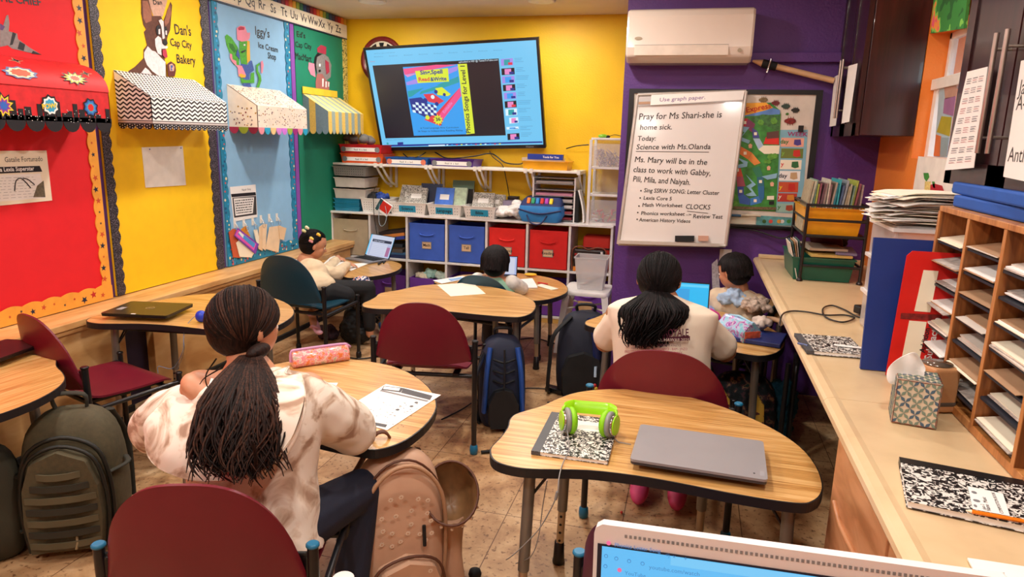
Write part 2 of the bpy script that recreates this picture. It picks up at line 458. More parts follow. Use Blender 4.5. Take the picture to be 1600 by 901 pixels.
def desk(label,x,y,rz,h,S=1.0):
 t=thing('student_desk',label,'desk',(x,y,0),rz,'wavy wood-top student desks')
 top=MB();DSS=[(u*S,v*S)for u,v in DSS0];LEGP={q:(a*S,b*S)for q,(a,b)in LEGP0.items()}
 sc=lambda k:[(u*k,v*k)for u,v in DSS]
 n=len(DSS)
 rs=[[Vector((u,v,h-0.03))for u,v in sc(0.985)],[Vector((u,v,h-0.03))for u,v in DSS],[Vector((u,v,h-0.001))for u,v in DSS],[Vector((u,v,h))for u,v in sc(0.992)]]
 top.rings(rs[:1]+rs[1:],M_edge,smooth=False,cap=False)
 top.add(rs[0],[tuple(range(n))[::-1]],M_edge)
 top.add(rs[3],[tuple(range(n))],M_lam)
 top.build('desktop',t)
 ap=MB()
 ap.tube([(*LEGP['FL'],h-0.045),(*LEGP['FR'],h-0.045)],0.012,M_blackm,6);ap.tube([(*LEGP['BL'],h-0.045),(*LEGP['BR'],h-0.045)],0.012,M_blackm,6)
 ap.build('apron_bar',t)
 for k,(lx,ly)in LEGP.items():
  sx,sy=lx*0.05,ly*0.06
  l=MB();mid=h*0.36
  def P(z):q=1-z/h;return(lx+sx*q,ly+sy*q,z)
  l.cyl(P(h-0.03),P(mid),0.0185,M_steel,16)
  l.lathe([(0.0185,0),(0.024,0.002),(0.024,0.012),(0.0185,0.014)],P(h-0.05),M_steel,14)
  l.cyl(P(mid+0.02),P(0.075),0.0145,mat('bright steel inner tube','#b9a68d',0.3,0.7),14)
  lg=l.build('leg',t)
  MB().lathe([(0.013,0.09),(0.018,0.088),(0.021,0.02),(0.024,0.008),(0.022,0.0)],(P(0)[0],P(0)[1],0),M_black,14).build('rubber_foot',lg)
  if k[0]=='F':
   s_=1 if lx<0 else-1
   MB().tube([P(h-0.15),(lx+0.075*s_,ly+0.02,h-0.032)],0.0045,M_blackm,6).tube([P(h-0.15),(lx+0.01*s_,ly+0.09,h-0.032)],0.0045,M_blackm,6).build('brace',lg)
  if k=='BL':
   hl=MB()
   for q in range(4):
    z=h*0.36-0.02-q*0.033;hl.cyl((P(z)[0],P(z)[1]-0.0155,z),(P(z)[0],P(z)[1]-0.0140,z),0.005,M_dark,10)
   hl.build('adjustment_holes',lg)
 return t
H=0.61
DA=desk('wood-top desk in front carrying green headphones and a closed grey laptop',-0.05,2.13,0.0,H)
DM=desk('wood-top desk in the middle of the room with one blank sheet of paper',-1.286,3.735,0.073,H)
DB=desk('wood-top desk under a pink pencil case and worksheet, before the girl in the white hoodie',-1.268,2.104,-0.067,H)
DL=desk('wood-top desk cut by the left edge above the olive backpack',-2.604,1.69,-1.669,H)
DW=desk('wood-top desk against the left wall carrying a closed black laptop',-2.425,3.007,0.09,H)
DG=desk('low wood-top desk with an open laptop by the girl in the teal chair',-2.55,4.93,-0.62,0.51,0.86)
DF=desk('low wood-top desk in front of the far boy by the red bins',-1.239,4.755,-0.378,0.50)
DR=desk('cluttered wood-top desk under the whiteboard used by the person in the printed shirt',0.05,3.59,-0.323,H)
# ================================================================ CHAIRS
def chairmats(k):
 if k=='m':return mat('maroon plastic','#6b1226',0.38,var=0.05,bump=0.05,bs=400)
 if k=='p':return mat('plum plastic','#4e1c3c',0.38,var=0.05,bump=0.05,bs=400)
 return mat('teal plastic','#0e3a4c',0.38,var=0.05,bump=0.05,bs=400)
M_cap=mat('teal end cap','#1c6f96',0.35)
def chair(label,x,y,rz,k='m',cap=None,foot=None,hs=1.0,ws=1.0):
 """local: faces +y, rear posts at y=0, x=+-.25"""
 t=thing('stacking_chair',label,'chair',(x,y,0),rz,'plastic shell classroom chairs')
 ms=chairmats(k);cap=cap or M_cap;foot=foot or M_cap
 pw=0.25*ws;pz=0.59*hs;sz=0.43*hs;bt=0.788*hs;bb=0.468*hs
 g=[]
 for i in range(15):
  v=i/14.0;row=[]
  for j in range(17):
   u=j/8.0-1
   wdt=0.195+0.022*math.sin(PI*min(1,v*0.9))
   cor=max(0.0,abs(v-0.5)*2-0.72)/0.28
   wd=wdt*(1-0.16*cor**2.2)
   z=sz-0.016*(1-u*u)*math.sin(PI*v)+(0.032*(1-v/0.2)**2 if v<0.2 else 0)-0.03*max(0,(v-0.82)/0.18)**2
   row.append((u*wd*ws,0.0+0.41*v+0.0*u,z))
  g.append(row)
 MB().sheet(g,ms,0.009).build('seat',t,sub=1)
 g=[]
 for i in range(13):
  v=i/12.0;row=[]
  for j in range(21):
   u=j/10.0-1
   a=abs(u)
   top=bb+(bt-bb)*(1-a**2.6)**0.55 if a<1 else bb+0.02
   top=bb+0.035+(bt-bb-0.035)*max(0.0,1-a**2.7)**0.6
   bot=bb+0.022*a**2
   z=bot+(top-bot)*v
   hw=0.228
   yy=-0.028+0.035*a**2.2-0.055*max(0,(z-bb)/(bt-bb))-0.008*math.sin(PI*v)
   row.append((u*hw*ws,yy,z))
  g.append(row)
 MB().sheet(g,ms,-0.009).build('backrest',t,sub=1)
 for s in(-1,1):
  l=MB()
  l.cyl((s*pw,0.0,0.02),(s*pw,-0.005,pz-0.004),0.0135,M_blackm,16)
  lg=l.build('rear_post',t)
  MB().lathe([(0.0135,-0.003),(0.0165,0.0),(0.0165,0.005),(0.013,0.008)],(s*pw,-0.005,pz-0.006),cap,16).build('end_cap',lg)
  MB().lathe([(0.014,0.05),(0.019,0.044),(0.021,0.022),(0.019,0.004),(0.015,0.0)],(s*pw,0.0,0.0),foot,16).build('foot_glide',lg)
  MB().cbox((s*(pw-0.03),-0.0,bb+0.055),(0.05,0.012,0.085),M_black).cbox((s*(pw-0.012),0.0,bb+0.055),(0.02,0.02,0.07),M_black).build('back_bracket',t,bevel=0.006)
  l=MB()
  l.cyl((s*pw,0.395,0.02),(s*pw,0.395,sz+0.022),0.0125,M_blackm,16)
  lg=l.build('front_leg',t)
  MB().lathe([(0.0125,-0.003),(0.0155,0.0),(0.0155,0.005),(0.012,0.008)],(s*pw,0.395,sz+0.02),M_black,14).build('end_cap',lg)
  MB().lathe([(0.014,0.045),(0.018,0.04),(0.02,0.02),(0.018,0.004),(0.014,0.0)],(s*pw,0.395,0.0),M_black,14).build('foot_glide',lg)
  MB().tube([(s*pw,0.0,sz-0.035),(s*pw,0.395,sz-0.02)],0.010,M_blackm,10).build('side_rail',t)
 fr=MB()
 fr.tube([(-pw,0.36,sz-0.045),(pw,0.36,sz-0.045)],0.0105,M_blackm,10)
 fr.tube([(-pw,0.05,sz-0.04),(pw,0.05,sz-0.04)],0.0105,M_blackm,10)
 fr.cbox((0,0.2,sz-0.038),(0.3,0.04,0.018),M_blackm)
 fr.cbox((-0.15,0.2,sz-0.03),(0.03,0.34,0.012),M_blackm);fr.cbox((0.15,0.2,sz-0.03),(0.03,0.34,0.012),M_blackm)
 fr.build('seat_frame',t)
 return t
C1=chair('maroon plastic chair nearest the viewer, occupied by the girl in the white hoodie',-1.053,1.247,math.radians(17),'m')
C2=chair('empty maroon plastic chair at the middle desk with a blank sheet of paper',-1.2,3.0,math.radians(10),'m',M_black)
C3=chair('maroon plastic chair behind the person in the printed cream shirt',-0.05,2.61,math.radians(-2),'m',ws=1.14)
C4=chair('empty maroon plastic chair seen side-on by the red bulletin board',-2.585,2.24,math.radians(-18),'m',M_black,M_black)
C5=chair('dark teal chair of the girl with flower hair clips',-2.47,3.87,math.radians(-4),'t',M_black,M_black)
C6=chair('teal chair of the far boy at the low desk',-1.27,4.24,math.radians(-8),'t',M_black,M_black,0.86)
C7=chair('plum plastic chair mostly hidden behind the open computer in the foreground',0.015,1.33,math.radians(-35),'p')
C8=chair('small chair of the boy sitting beside the counter',0.44,4.1,math.radians(75),'t',M_black,M_black,0.86)
t=thing('side_table','small wood-top table tucked under the far end of the counter behind the boy','table',(0.74,4.17,0))
MB().prism([(0.5,3.96),(0.52,3.94),(0.95,3.94),(0.97,3.96),(0.97,4.42),(0.95,4.44),(0.52,4.44),(0.5,4.42)],FT(0),0.58,0.61,M_lam,M_edge).build('tabletop',t,world=True)
for a in(0.53,0.94):
 for b in(3.97,4.41):MB().cyl((a,b,0),(a,b,0.58),0.016,M_steel,14).build('leg',t,world=True)
 # ================================================================ LEFT WALL: BULLETIN BOARDS
M_rbd=mat('red board paper','#e01420',0.7,var=0.03,bump=0.06,bs=60)
M_ybd=mat('yellow board paper','#f8c808',0.7,var=0.03,bump=0.06,bs=60)
M_bbd=mat('sky blue board paper','#8dbde0',0.7,var=0.03,bump=0.06,bs=60)
M_gbd=mat('green board paper','#0c8060',0.7,var=0.04,bump=0.06,bs=60)
M_star=mat('golden star border','#eea33a',0.6)
M_glit=noisecut('black glitter border',[(0.0,'#15131a'),(0.57,'#15131a'),(0.6,'#a89aa8'),(0.68,'#3a3340')],260,2,0.5)
M_dotb=mat('teal scalloped border','#1c83a8',0.6)
M_flor=noisecut('yellow leafy border',[(0.0,'#4f5a34'),(0.42,'#cdb75a'),(0.5,'#e8d784'),(0.62,'#a3a04c')],60,2,0.6)
def trc(F,pts,ox=0,oy=0,s=1.0,h=0.0):
 return[F.at(ox+x/s,oy+y/s,h)for x,y in pts]
def scallop(u0,v0,v1,wd,n,side=1,amp=0.012):
 """vertical strip from the straight edge u0 to a wavy edge at u0+side*wd"""
 pts=[(u0,v0),(u0,v1)];k=n*6
 wav=[]
 for i in range(k+1):
  t=i/k;wav.append((u0+side*(wd+amp*abs(math.sin(PI*n*t))),v1+(v0-v1)*t))
 return pts+wav
def hscallop(u0,u1,v0,ht,n,amp=0.012,up=1):
 pts=[(u1,v0),(u0,v0)];k=n*6
 for i in range(k+1):
  t=i/k;pts.append((u0+(u1-u0)*t,v0+up*(ht+amp*abs(math.sin(PI*n*t)))))
 return pts
def star(u,v,r,k=5,q=0.42,rot=PI/2):
 return[(u+(r if i%2==0 else r*q)*math.cos(rot+PI*i/k),v+(r if i%2==0 else r*q)*math.sin(rot+PI*i/k))for i in range(2*k)]
def board(label,u0,u1,v0,v1,m):
 t=thing('bulletin_board',label,'bulletin board',(-3.16,(u0+u1)/2,v0))
 MB().rect(FL,u0,v0,u1,v1,0.001,0.016,m).build('backing_paper',t,world=True)
 return t
b1=board('red papered bulletin board with a golden star border',-0.6,3.10,0.61,2.555,M_rbd)
k=MB();k.prism(scallop(3.118,0.64,2.555,0.05,22,-1),FL,0.017,0.022,M_star)
for i in range(30):
 v=0.66+i*0.062;k.prism(star(3.088+random.uniform(-.012,.012),v,random.choice((0.008,0.014,0.019)),rot=random.random()),FL,0.022,0.0226,random.choice((mat('navy ink','#1c2740'),mat('navy ink','#1c2740'),mat('orange ink','#c9502a'))))
k.build('side_border',b1,world=True)
k=MB();k.prism(hscallop(-0.6,3.118,0.605,0.075,34),FL,0.0225,0.027,M_star)
for i in range(60):
 u=-0.55+i*0.061;k.prism(star(u,0.645+random.uniform(-.015,.015),random.choice((0.008,0.016,0.022)),rot=random.random()),FL,0.027,0.0276,random.choice((MATS['navy ink'],MATS['navy ink'],mat('orange ink','#c9502a'),mat('red ink','#b51f28'))))
k.build('bottom_border',b1,world=True)
b2=board('yellow papered bulletin board with black glitter borders',3.16,4.10,0.605,2.555,M_ybd)
MB().prism(scallop(3.158,0.605,2.555,0.048,26,1,0.014),FL,0.017,0.022,M_glit).build('left_border',b2,world=True)
MB().prism(scallop(4.105,0.605,2.555,0.066,26,-1,0.014),FL,0.017,0.022,M_glit).build('right_border',b2,world=True)
b3=board('sky blue papered bulletin board with a teal dotted border',4.145,5.05,0.605,2.40,M_bbd)
def dots(k,u0,u1,v0,v1,n,F=FL,h=0.022,r=0.009):
 for i in range(n):
  k.disc(F,random.uniform(u0,u1),v0+(v1-v0)*(i+0.5)/n,r*random.uniform(0.7,1.2),h,h+0.0006,random.choice((mat('dot cream','#ecdcae'),mat('dot blue','#2b9fd6'),mat('dot coral','#d65a5a'),mat('dot navy','#17507c'))),12)
k=MB();k.prism(scallop(4.142,0.605,2.40,0.045,22,1),FL,0.017,0.022,M_dotb);dots(k,4.152,4.185,0.62,2.38,60);k.build('left_border',b3,world=True)
k=MB();k.prism(scallop(5.05,0.605,2.40,0.055,22,-1),FL,0.017,0.022,M_dotb);dots(k,4.992,5.04,0.62,2.38,60);k.build('right_border',b3,world=True)
k=MB();k.prism(hscallop(4.142,5.05,0.605,0.075,10),FL,0.0225,0.026,M_dotb)
for i in range(70):k.disc(FL,random.uniform(4.16,5.03),random.uniform(0.615,0.68),random.uniform(0.006,0.011),0.026,0.0266,random.choice((MATS['dot cream'],MATS['dot blue'],MATS['dot coral'],MATS['dot navy'])),12)
k.build('bottom_border',b3,world=True)
MB().rect(FL,5.062,0.6,5.115,2.40,0.001,0.02,mat('lilac tape','#8a4aa8',0.6)).single('border_strip','lilac vertical strip between the sky blue and green boards','border strip')
b4=board('green papered bulletin board in the corner with a yellow leafy border',5.13,5.985,0.605,2.385,M_gbd)
MB().prism(scallop(5.99,0.9,2.385,0.075,16,-1,0.008),FL,0.017,0.022,M_flor).build('right_border',b4,world=True)
al=thing('alphabet_strip','cream alphabet strip with coloured tiles running along the top of the left wall','alphabet strip',(-3.13,4.6,2.38))
MB().rect(FL,3.3,2.385,5.985,2.50,0.024,0.028,M_cream).rect(FL,3.3,2.378,5.985,2.388,0.0245,0.029,mat('navy ink','#1c2740')).build('letter_band',al,world=True)
k=MB();cols=['#7c2330','#c02a2a','#de7a2c','#d9a530','#8a9a34','#2e6f52','#22406a','#35294e']
for i in range(52):
 u=3.3+i*0.0516;k.rect(FL,u,2.50,u+0.044,2.553,0.024,0.029,mat('tile '+cols[i%8],cols[i%8],0.6))
k.build('colour_tiles',al,world=True)
k=MB()
lu=[FL.at(404,12)[0],FL.at(524,48)[0]]
for i,s_ in enumerate('Mm Nn Oo Pp Qq Rr Ss Tt Uu Vv Ww Xx Yy Zz'.split()):
 u=lu[0]+(lu[1]-lu[0])*(i-5)/8.0
 if u<3.33:continue
 k.text(FL,s_,u,2.418,0.088,M_ink,h=0.0285,align='CENTER',bold=0.012)
k.rect(FL,3.3,2.395,5.98,2.3958,0.028,0.0284,MATS['red ink']).rect(FL,3.3,2.45,5.98,2.4508,0.028,0.0284,M_grey)
k.build('letters',al,world=True)
HB=0.0175
def art(name,label,cat,base,layers,ox,oy,s,F=FL,h0=HB):
 """layers: (material, [points]) stacked as thin painted card"""
 k=MB();h=h0
 for i,(m,pts)in enumerate(layers):
  k.prism(trc(F,pts,ox,oy,s,h0),F,h,h+0.0007,m);h+=0.0006
 return k.single(name,label,cat)
br=mat('brown paint','#5c3526',0.7,var=0.2,vs=60);brl=mat('light brown paint','#96604a',0.7,var=0.15,vs=60);whp=mat('white paint wash','#dcd3d4',0.7,var=0.12,vs=50)
bk=M_ink;pk=mat('pink paint','#e58aa0',0.7);gn=mat('leaf green paint','#4aa32e',0.7,var=0.25,vs=80);dgn=mat('dark green paint','#2a7425',0.7,var=0.2,vs=80)
yl=mat('mustard paint','#e2b030',0.7);bl=mat('denim paint','#3c58a0',0.7,var=0.2,vs=60);gry=mat('grey paint','#8b8583',0.7,var=0.15,vs=60);tan_=mat('tan paint','#c9a08a',0.7,var=0.15,vs=60);rdp=mat('crimson paint','#b0304a',0.7)
art('painted_dog','painted brown and white dog wearing a baker hat above the black zigzag awning','wall art',None,[(tan_,[(285,-30),(520,-30),(500,60),(460,190),(360,185),(330,100)]),(br,[(220,-20),(300,-20),(345,180),(440,180),(470,240),(550,20),(568,60),(545,340),(520,400),(505,470),(480,660),(500,720),(505,860),(590,870),(590,900),(60,900),(75,800),(150,750),(245,655),(245,560),(285,510),(265,420),(250,360),(275,330),(245,280),(220,150)]),(brl,[(232,10),(290,10),(338,150),(335,235),(270,262),(240,200)]),(brl,[(545,40),(556,150),(530,250),(490,300),(480,240),(510,120)]),(whp,[(290,520),(340,570),(375,580),(440,650),(490,700),(492,880),(400,845),(340,800),(280,730),(250,650),(250,590)]),(whp,[(262,760),(300,790),(340,840),(215,822)]),(whp,[(405,405),(440,430),(450,490),(475,515),(515,520),(510,545),(440,550),(445,625),(400,600),(375,520),(370,440)]),(whp,[(410,230),(440,218),(465,240),(470,330),(480,430),(455,440),(440,300)]),(bk,[(385,300),(410,275),(432,310),(430,390),(395,395),(380,350)]),(bk,[(470,300),(495,300),(508,350),(505,410),(480,400),(470,350)]),(whp,[(405,330),(425,325),(425,385),(405,385)]),(whp,[(482,345),(500,345),(500,395),(484,390)]),(bk,[(450,460),(475,440),(500,455),(508,490),(490,515),(462,505)]),(rdp,[(448,560),(490,558),(505,640),(480,655),(450,620)]),(mat('oxblood paint','#5e2420'),[(500,720),(540,690),(590,725),(600,790),(585,860),(510,855)]),(tan_,[(520,730),(555,715),(580,750),(575,800),(530,800)]),(bl,[(535,735),(560,735),(560,760),(545,765),(560,790),(540,795)])],190,0,7.21)
art('painted_iguana','painted green iguana with a pink hat on the sky blue board','wall art',None,[(gn,[(50,210),(75,185),(130,225),(200,330),(225,380),(225,560),(160,560),(110,420),(70,320)]),(dgn,[(95,290),(150,310),(190,390),(160,410),(110,350)]),(gn,[(225,260),(330,260),(330,520),(320,560),(250,550),(225,430)]),(yl,[(320,265),(350,265),(358,500),(320,545),(315,420)]),(pk,[(190,110),(230,80),(290,85),(320,165),(355,165),(350,230),(325,265),(250,275),(195,250)]),(rdp,[(205,105),(240,88),(285,100),(280,130),(215,135)]),(bl,[(200,360),(225,430),(225,490),(180,440)]),(bl,[(240,545),(330,560),(355,505),(375,510),(402,625),(345,665),(340,760),(370,830),(270,830),(250,700)]),(pk,[(105,420),(130,430),(135,490),(180,510),(185,560),(250,570),(300,680),(290,715),(210,700),(200,590),(130,520),(105,470)]),(yl,[(210,680),(240,665),(300,690),(290,715),(240,715)]),(gn,[(235,715),(300,745),(355,740),(362,660),(400,650),(402,780),(245,782)]),(gn,[(425,560),(460,535),(468,555),(445,580),(450,640),(480,690),(488,750),(460,835),(425,835),(455,750),(450,700),(425,640)]),(pk,[(480,520),(500,505),(515,560),(500,660),(485,660)]),(M_paper,[(268,305),(288,305),(288,325),(268,325)]),(bk,[(235,395),(290,375),(300,385),(250,412)])],345,30,7.84)
art('painted_elephant','painted grey elephant with a crimson hat on the green board','wall art',None,[(bk,[(265,250),(320,265),(330,300),(260,400),(238,330),(245,280)]),(gry,[(262,280),(310,255),(345,280),(368,340),(362,430),(330,455),(300,430),(265,410),(255,340)]),(rdp,[(262,215),(290,190),(330,205),(328,262),(265,245)]),(pk,[(200,320),(240,330),(250,430),(215,410),(195,365)]),(mat('dusty pink paint','#b06a66'),[(260,405),(300,405),(330,455),(355,465),(350,520),(325,530),(322,562),(255,560),(250,470)]),(M_paper,[(298,440),(310,440),(308,500),(298,500)]),(M_paper,[(322,460),(332,462),(330,505),(322,505)]),(M_paper,[(342,465),(350,468),(348,500),(342,500)]),(rdp,[(320,300),(345,320),(350,390),(330,410),(322,360)]),(M_paper,[(272,330),(285,330),(285,350),(272,350)]),(bk,[(270,375),(285,372),(285,390),(272,392)])],440,30,4.742)
k=MB()
for m,pts in((gry,[(0,150),(18,170),(40,100),(52,95),(60,150),(55,200),(110,215),(115,250),(190,305),(265,350),(180,335),(75,310),(50,290),(0,300)]),(bk,[(80,205),(102,215),(80,285),(62,290)]),(bk,[(125,265),(160,285),(150,325),(112,312)]),(bk,[(210,325),(268,350),(200,343)]),(mat('violet paint','#5b3a74'),[(0,150),(30,170),(15,195),(0,190)])):
 h=HB+(0.0006 if m is not gry else 0);k.prism(trc(FL,pts,0,0,4.095,HB),FL,h,h+0.0007,m)
k.single('painted_tail','painted black and grey striped tail on the red board','wall art')
def sign(F,lines,name,label,h=HB):
 k=MB()
 for tx,p0,p1,hgt in lines:
  a=Vector(F.at(*p0));b=Vector(F.at(*p1));c=Vector(F.at(p0[0],p0[1]-hgt))
  v,_f=textmesh(tx,0.0,'LEFT');wd=max(q[0]for q in v)
  d=b-a;sz=(c-a).length/0.72
  for i,(p,q)in enumerate(((0,0),(.002,.001),(.001,-.0015))):k.text(F,tx,a.x+p,a.y+q,sz,M_ink,h=h+i*.0001,rot=math.atan2(d.y,d.x),sx=d.length/(wd*sz),bold=0.0)
 k.single(name,label,'lettering')
sign(FL,[('Dan\'s',(269,53),(295,56),16),('Cap City',(262,71),(296,76),12),('Bakery',(272,98),(302,101),14)],'painted_lettering','hand-painted words beside the brown dog on the yellow board')
sign(FL,[('Dan',(235,7),(249,7),7)],'painted_lettering','small name painted on the hat of the brown dog',h=0.0186)
sign(FL,[('Iggy\'s',(395,54),(418,59),14),('Ice Cream',(400,74),(431,82),9),('Shop',(415,91),(428,94),10)],'painted_lettering','hand-painted words beside the green iguana on the sky blue board')
sign(FL,[('Ed\'s',(460,57),(474,60),9),('Cap City',(458,73),(484,77),9),('MacMart',(458,92),(484,97),11)],'painted_lettering','hand-painted words beside the elephant on the green board')
sign(FL,[('THE CHIEF',(-14,1),(60,9),12)],'painted_lettering','black capital letters at the top of the red board')
def awning(y0,y1,label,style):
 t=thing('shop_awning',label,'awning',(-3.145,(y0+y1)/2,1.53),0,'paper awnings on the left wall')
 X0,X1=-3.143,-2.915;ZT,ZF,ZB=1.86,1.722,1.575;Wd=y1-y0
 FF=Frame((X1,y0,0),(0,1,0),(0,0,1));FS=Frame((X0,y0,0),(1,0,0),(0,0,1))
 vv=Vector((X0-X1,0,ZT-ZF));RL=vv.length;FRF=Frame((X1,y0,ZF),(0,1,0),vv);D=X1-X0
 m={'chev':M_paper,'conf':mat('cream confetti card','#efe0cd',0.6),'stripe':mat('pale yellow card','#f0d98a',0.6),'hero':mat('red comic card','#cf1c22',0.6,var=0.15,vs=30)}[style]
 roof=MB();fr=MB();sd=MB();va=MB()
 if style=='hero':
  g=[]
  for i in range(9):
   a=i/8;x=X1-D*(1-math.cos(a*PI/2))**1.2 if False else X0+D*math.cos(a*PI/2)**0.9;z=ZF+(ZT-ZF)*math.sin(a*PI/2)
   g.append([(x,y0+Wd*j/8,z)for j in range(9)])
  roof.sheet(g,m,-0.004)
 else:
  roof.rect(FRF,0,0,Wd,RL,-0.004,0.0,m)
 fr.rect(FF,0,ZB,Wd,ZF,-0.004,0,m)
 sp=[(0,ZB),(D,ZB),(D,ZF),(0,ZT)]
 if style=='hero':sp=[(0,ZB),(D,ZB)]+[(D*math.cos(i/8*PI/2)**0.9 if i<8 else 0,ZF+(ZT-ZF)*math.sin(i/8*PI/2))for i in range(9)]
 sd.prism(sp,FS,-0.004,0,m)
 FS2=Frame((X1,y1,0),(-1,0,0),(0,0,1));sd2=MB().prism([(D-u,v)for u,v in sp],FS2,-0.004,0,m)
 def scal(F,L,n,cs,zb=ZB,r=None,ell=1.0):
  wd=L/n
  for i in range(n):
   c=cs[i%len(cs)];va.prism([(wd*i,zb)]+[(wd*(i+0.5)-wd/2*math.cos(PI*q/8),zb-ell*wd*0.5*math.sin(PI*q/8))for q in range(9)],F,0.0,0.003,c)
 if style=='chev':
  for F,L,n in((FF,Wd,13),(FS,D,5)):
   z0=ZB+0.018;rows=6 if F is FF else 9;rh=(ZF-z0)/5.4
   for r in range(rows):
    zz=z0+0.004+r*rh;k=F is FS
    up=[];dn=[]
    for i in range(2*n+1):
     u=L*i/(2*n);a=(0.0 if i%2 else rh*0.62)
     lim=ZF if not k else ZT-(ZT-ZF)*u/D
     up.append((u,min(lim,zz+a+rh*0.42)));dn.append((u,min(lim,zz+a)))
    if max(p[1]for p in dn)-min(p[1]for p in up)>5:continue
    if all(abs(a_[1]-b_[1])<1e-5 for a_,b_ in zip(up,dn)):continue
    for i in range(2*n):
     q=[dn[i],dn[i+1],up[i+1],up[i]]
     if abs(q[0][1]-q[3][1])+abs(q[1][1]-q[2][1])>1e-4:
      q=[q[0],q[1],(q[2][0],q[2][1]+1e-5),(q[3][0],q[3][1]+1e-5)]
      (fr if F is FF else sd).prism(q,F,0.0,0.0008,M_ink)
   for q,cc in enumerate(('#8a7d78','#d8cfc8','#6b605e')):
    (fr if F is FF else sd).rect(F,0,ZB+q*0.006,L,ZB+q*0.006+0.006,0.0008,0.0016,mat('ribbon '+cc,cc))
  for i in range(26):
   for j in range(11):
    u=Wd*(i+0.5*(j%2)+0.2)/26.5;v=RL*(j+0.5)/11
    roof.prism([(u-.008,v-.008),(u+.003,v-.008),(u+.008,v+.002),(u+.008,v+.008),(u-.003,v+.008),(u-.008,v-.001)],FRF,0,0.0008,M_ink)
  scal(FF,Wd,13,[M_ink],ell=1.3);scal(FS,D,4,[M_ink],ell=1.1)
  for F,L in((FF,Wd),(FS,D)):
   q=0
   for i in range(int(L/0.0165)):
    for j in range(2):va.disc(F,0.012+i*0.0165,ZB-0.006-j*0.014-(i%2)*0.005,0.0028,0.003,0.0036,M_paper,8)
 elif style=='conf':
  for F,L,a,b_,tgt,n in((FF,Wd,ZB,ZF,fr,90),(FS,D,ZB,ZF,sd,34),(FRF,Wd,0,RL,roof,240)):
   for _ in range(n):
    u=random.uniform(0.01,L-0.01);v=random.uniform(a+0.008,b_-0.008);r=random.uniform(0.003,0.0055)
    if F is FS:r*=1.2
    tgt.disc(F,u,v,r,0,0.0007,random.choice((mat('brick dot','#8e3a30'),mat('plum dot','#5c2a3e'),mat('ochre dot','#b58a3a'),mat('grey dot','#8a7f7c'))),7)
  scal(FF,Wd,9,[mat('rose card','#e8909c'),mat('azure card','#2aa3c8'),mat('cream orange card','#efc98c'),mat('orchid card','#d88ad8'),mat('lilac card','#d57be0'),mat('lime card','#9cb83c'),mat('magenta card','#a3237c'),MATS['rose card'],MATS['azure card']],ell=1.35)
  scal(FS,D,3,[mat('crimson card','#b02a48'),mat('olive card','#93a02c'),mat('burgundy card','#7a1733')],ell=1.2)
 elif style=='stripe':
  gb=mat('grey blue gingham card','#9fb0a4',0.6,var=0.1,vs=90);gd=mat('gold gingham card','#f0c860',0.6,var=0.1,vs=90);gs=mat('slate gingham card','#7b939c',0.6,var=0.1,vs=90)
  n=11
  for i in range(n):
   u=Wd*i/n
   if i%2:roof.rect(FRF,u,0,u+Wd/n,RL,0,0.0006,gb);fr.rect(FF,u,ZB,u+Wd/n,ZF,0,0.0006,gb)
   else:fr.rect(FF,u,ZB,u+Wd/n,ZF,0,0.0006,gd)
  for i in range(4):
   a,b_=D*i/4,D*(i+1)/4;zt=lambda x:ZT-(ZT-ZF)*x/D
   sd.prism([(a,ZB),(b_,ZB),(b_,zt(b_)),(a,zt(a))],FS,0,0.0006,gd if i==1 else gs)
  scal(FF,Wd,11,[gd,gb],ell=1.2);scal(FS,D,4,[gs,gd,gs,gs],ell=1.3)
  MB().rect(FL,y0-0.01,ZT,y0+Wd*0.9,ZT+0.055,0.024,0.028,mat('bright yellow card','#f2cc3c')).build('top_flap',t,world=True)
 else:
  scal(FF,Wd,7,[M_ink],ell=1.1);scal(FS,D,3,[M_ink],ell=1.1)
  z=ZB-0.004
  hs=[.03,.07,.05,.03,.085,.05,.06,.02,.075,.035,.06,.09,.04,.05,.085,.06,.03,.075,.04,.02,.07]
  for i,hh in enumerate(hs):
   u=Wd*i/len(hs);fr.rect(FF,u,z,u+Wd/len(hs)*(0.75 if i%3 else 1.0),z+hh,0,0.003,M_ink)
  fr.rect(FF,0,z,Wd,z+0.022,0,0.003,M_ink)
  for i in range(60):
   u=random.uniform(0,Wd);fr.disc(FF,u,z+random.uniform(-.005,.06),0.0018,0.003,0.0036,M_paper,6)
  FRh=FF
  def burst(px,py,r,cols,n,q):
   u,v=FF.at(px,py,0.001)
   for i,c in enumerate(cols):fr.prism(star(u,v,r*(1-0.2*i),n,q,0.3),FF,0.003+i*0.0005,0.0036+i*0.0005,c)
  burst(78,165,0.052,[M_ink,M_paper,mat('cyan ink','#3aa0c8')],9,0.82)
  u,v=FF.at(66,170,0.004);fr.text(FF,'POW!',u,v,0.03,mat('yellow ink','#f2cf2a'),h=0.006,bold=0.03,rot=0.12)
  burst(141,168,0.048,[M_ink,mat('royal ink','#2f62b8'),MATS['cyan ink'],mat('bright red ink','#d8281e')],8,0.8);burst(140,169,0.026,[MATS['yellow ink'],MATS['bright red ink']],7,0.5)
  burst(5,165,0.06,[M_ink,MATS['yellow ink'],mat('purple ink','#9a2a8c'),MATS['royal ink']],9,0.6)
  def rburst(u,z_,cols,n,q,rx,ry):
   a=math.asin(min(1,(z_-ZF)/(ZT-ZF)));x=X0+D*math.cos(a)**0.9
   Fq=Frame((x+0.006,y0,z_),(0,1,0),(-math.sin(a),0,math.cos(a)))
   for i,c in enumerate(cols):roof.prism([(u+(p[0])*rx*(1-.2*i),p[1]*ry*(1-.2*i))for p in star(0,0,1,n,q,0.2)],Fq,0.003+i*0.0006,0.0036+i*0.0006,c)
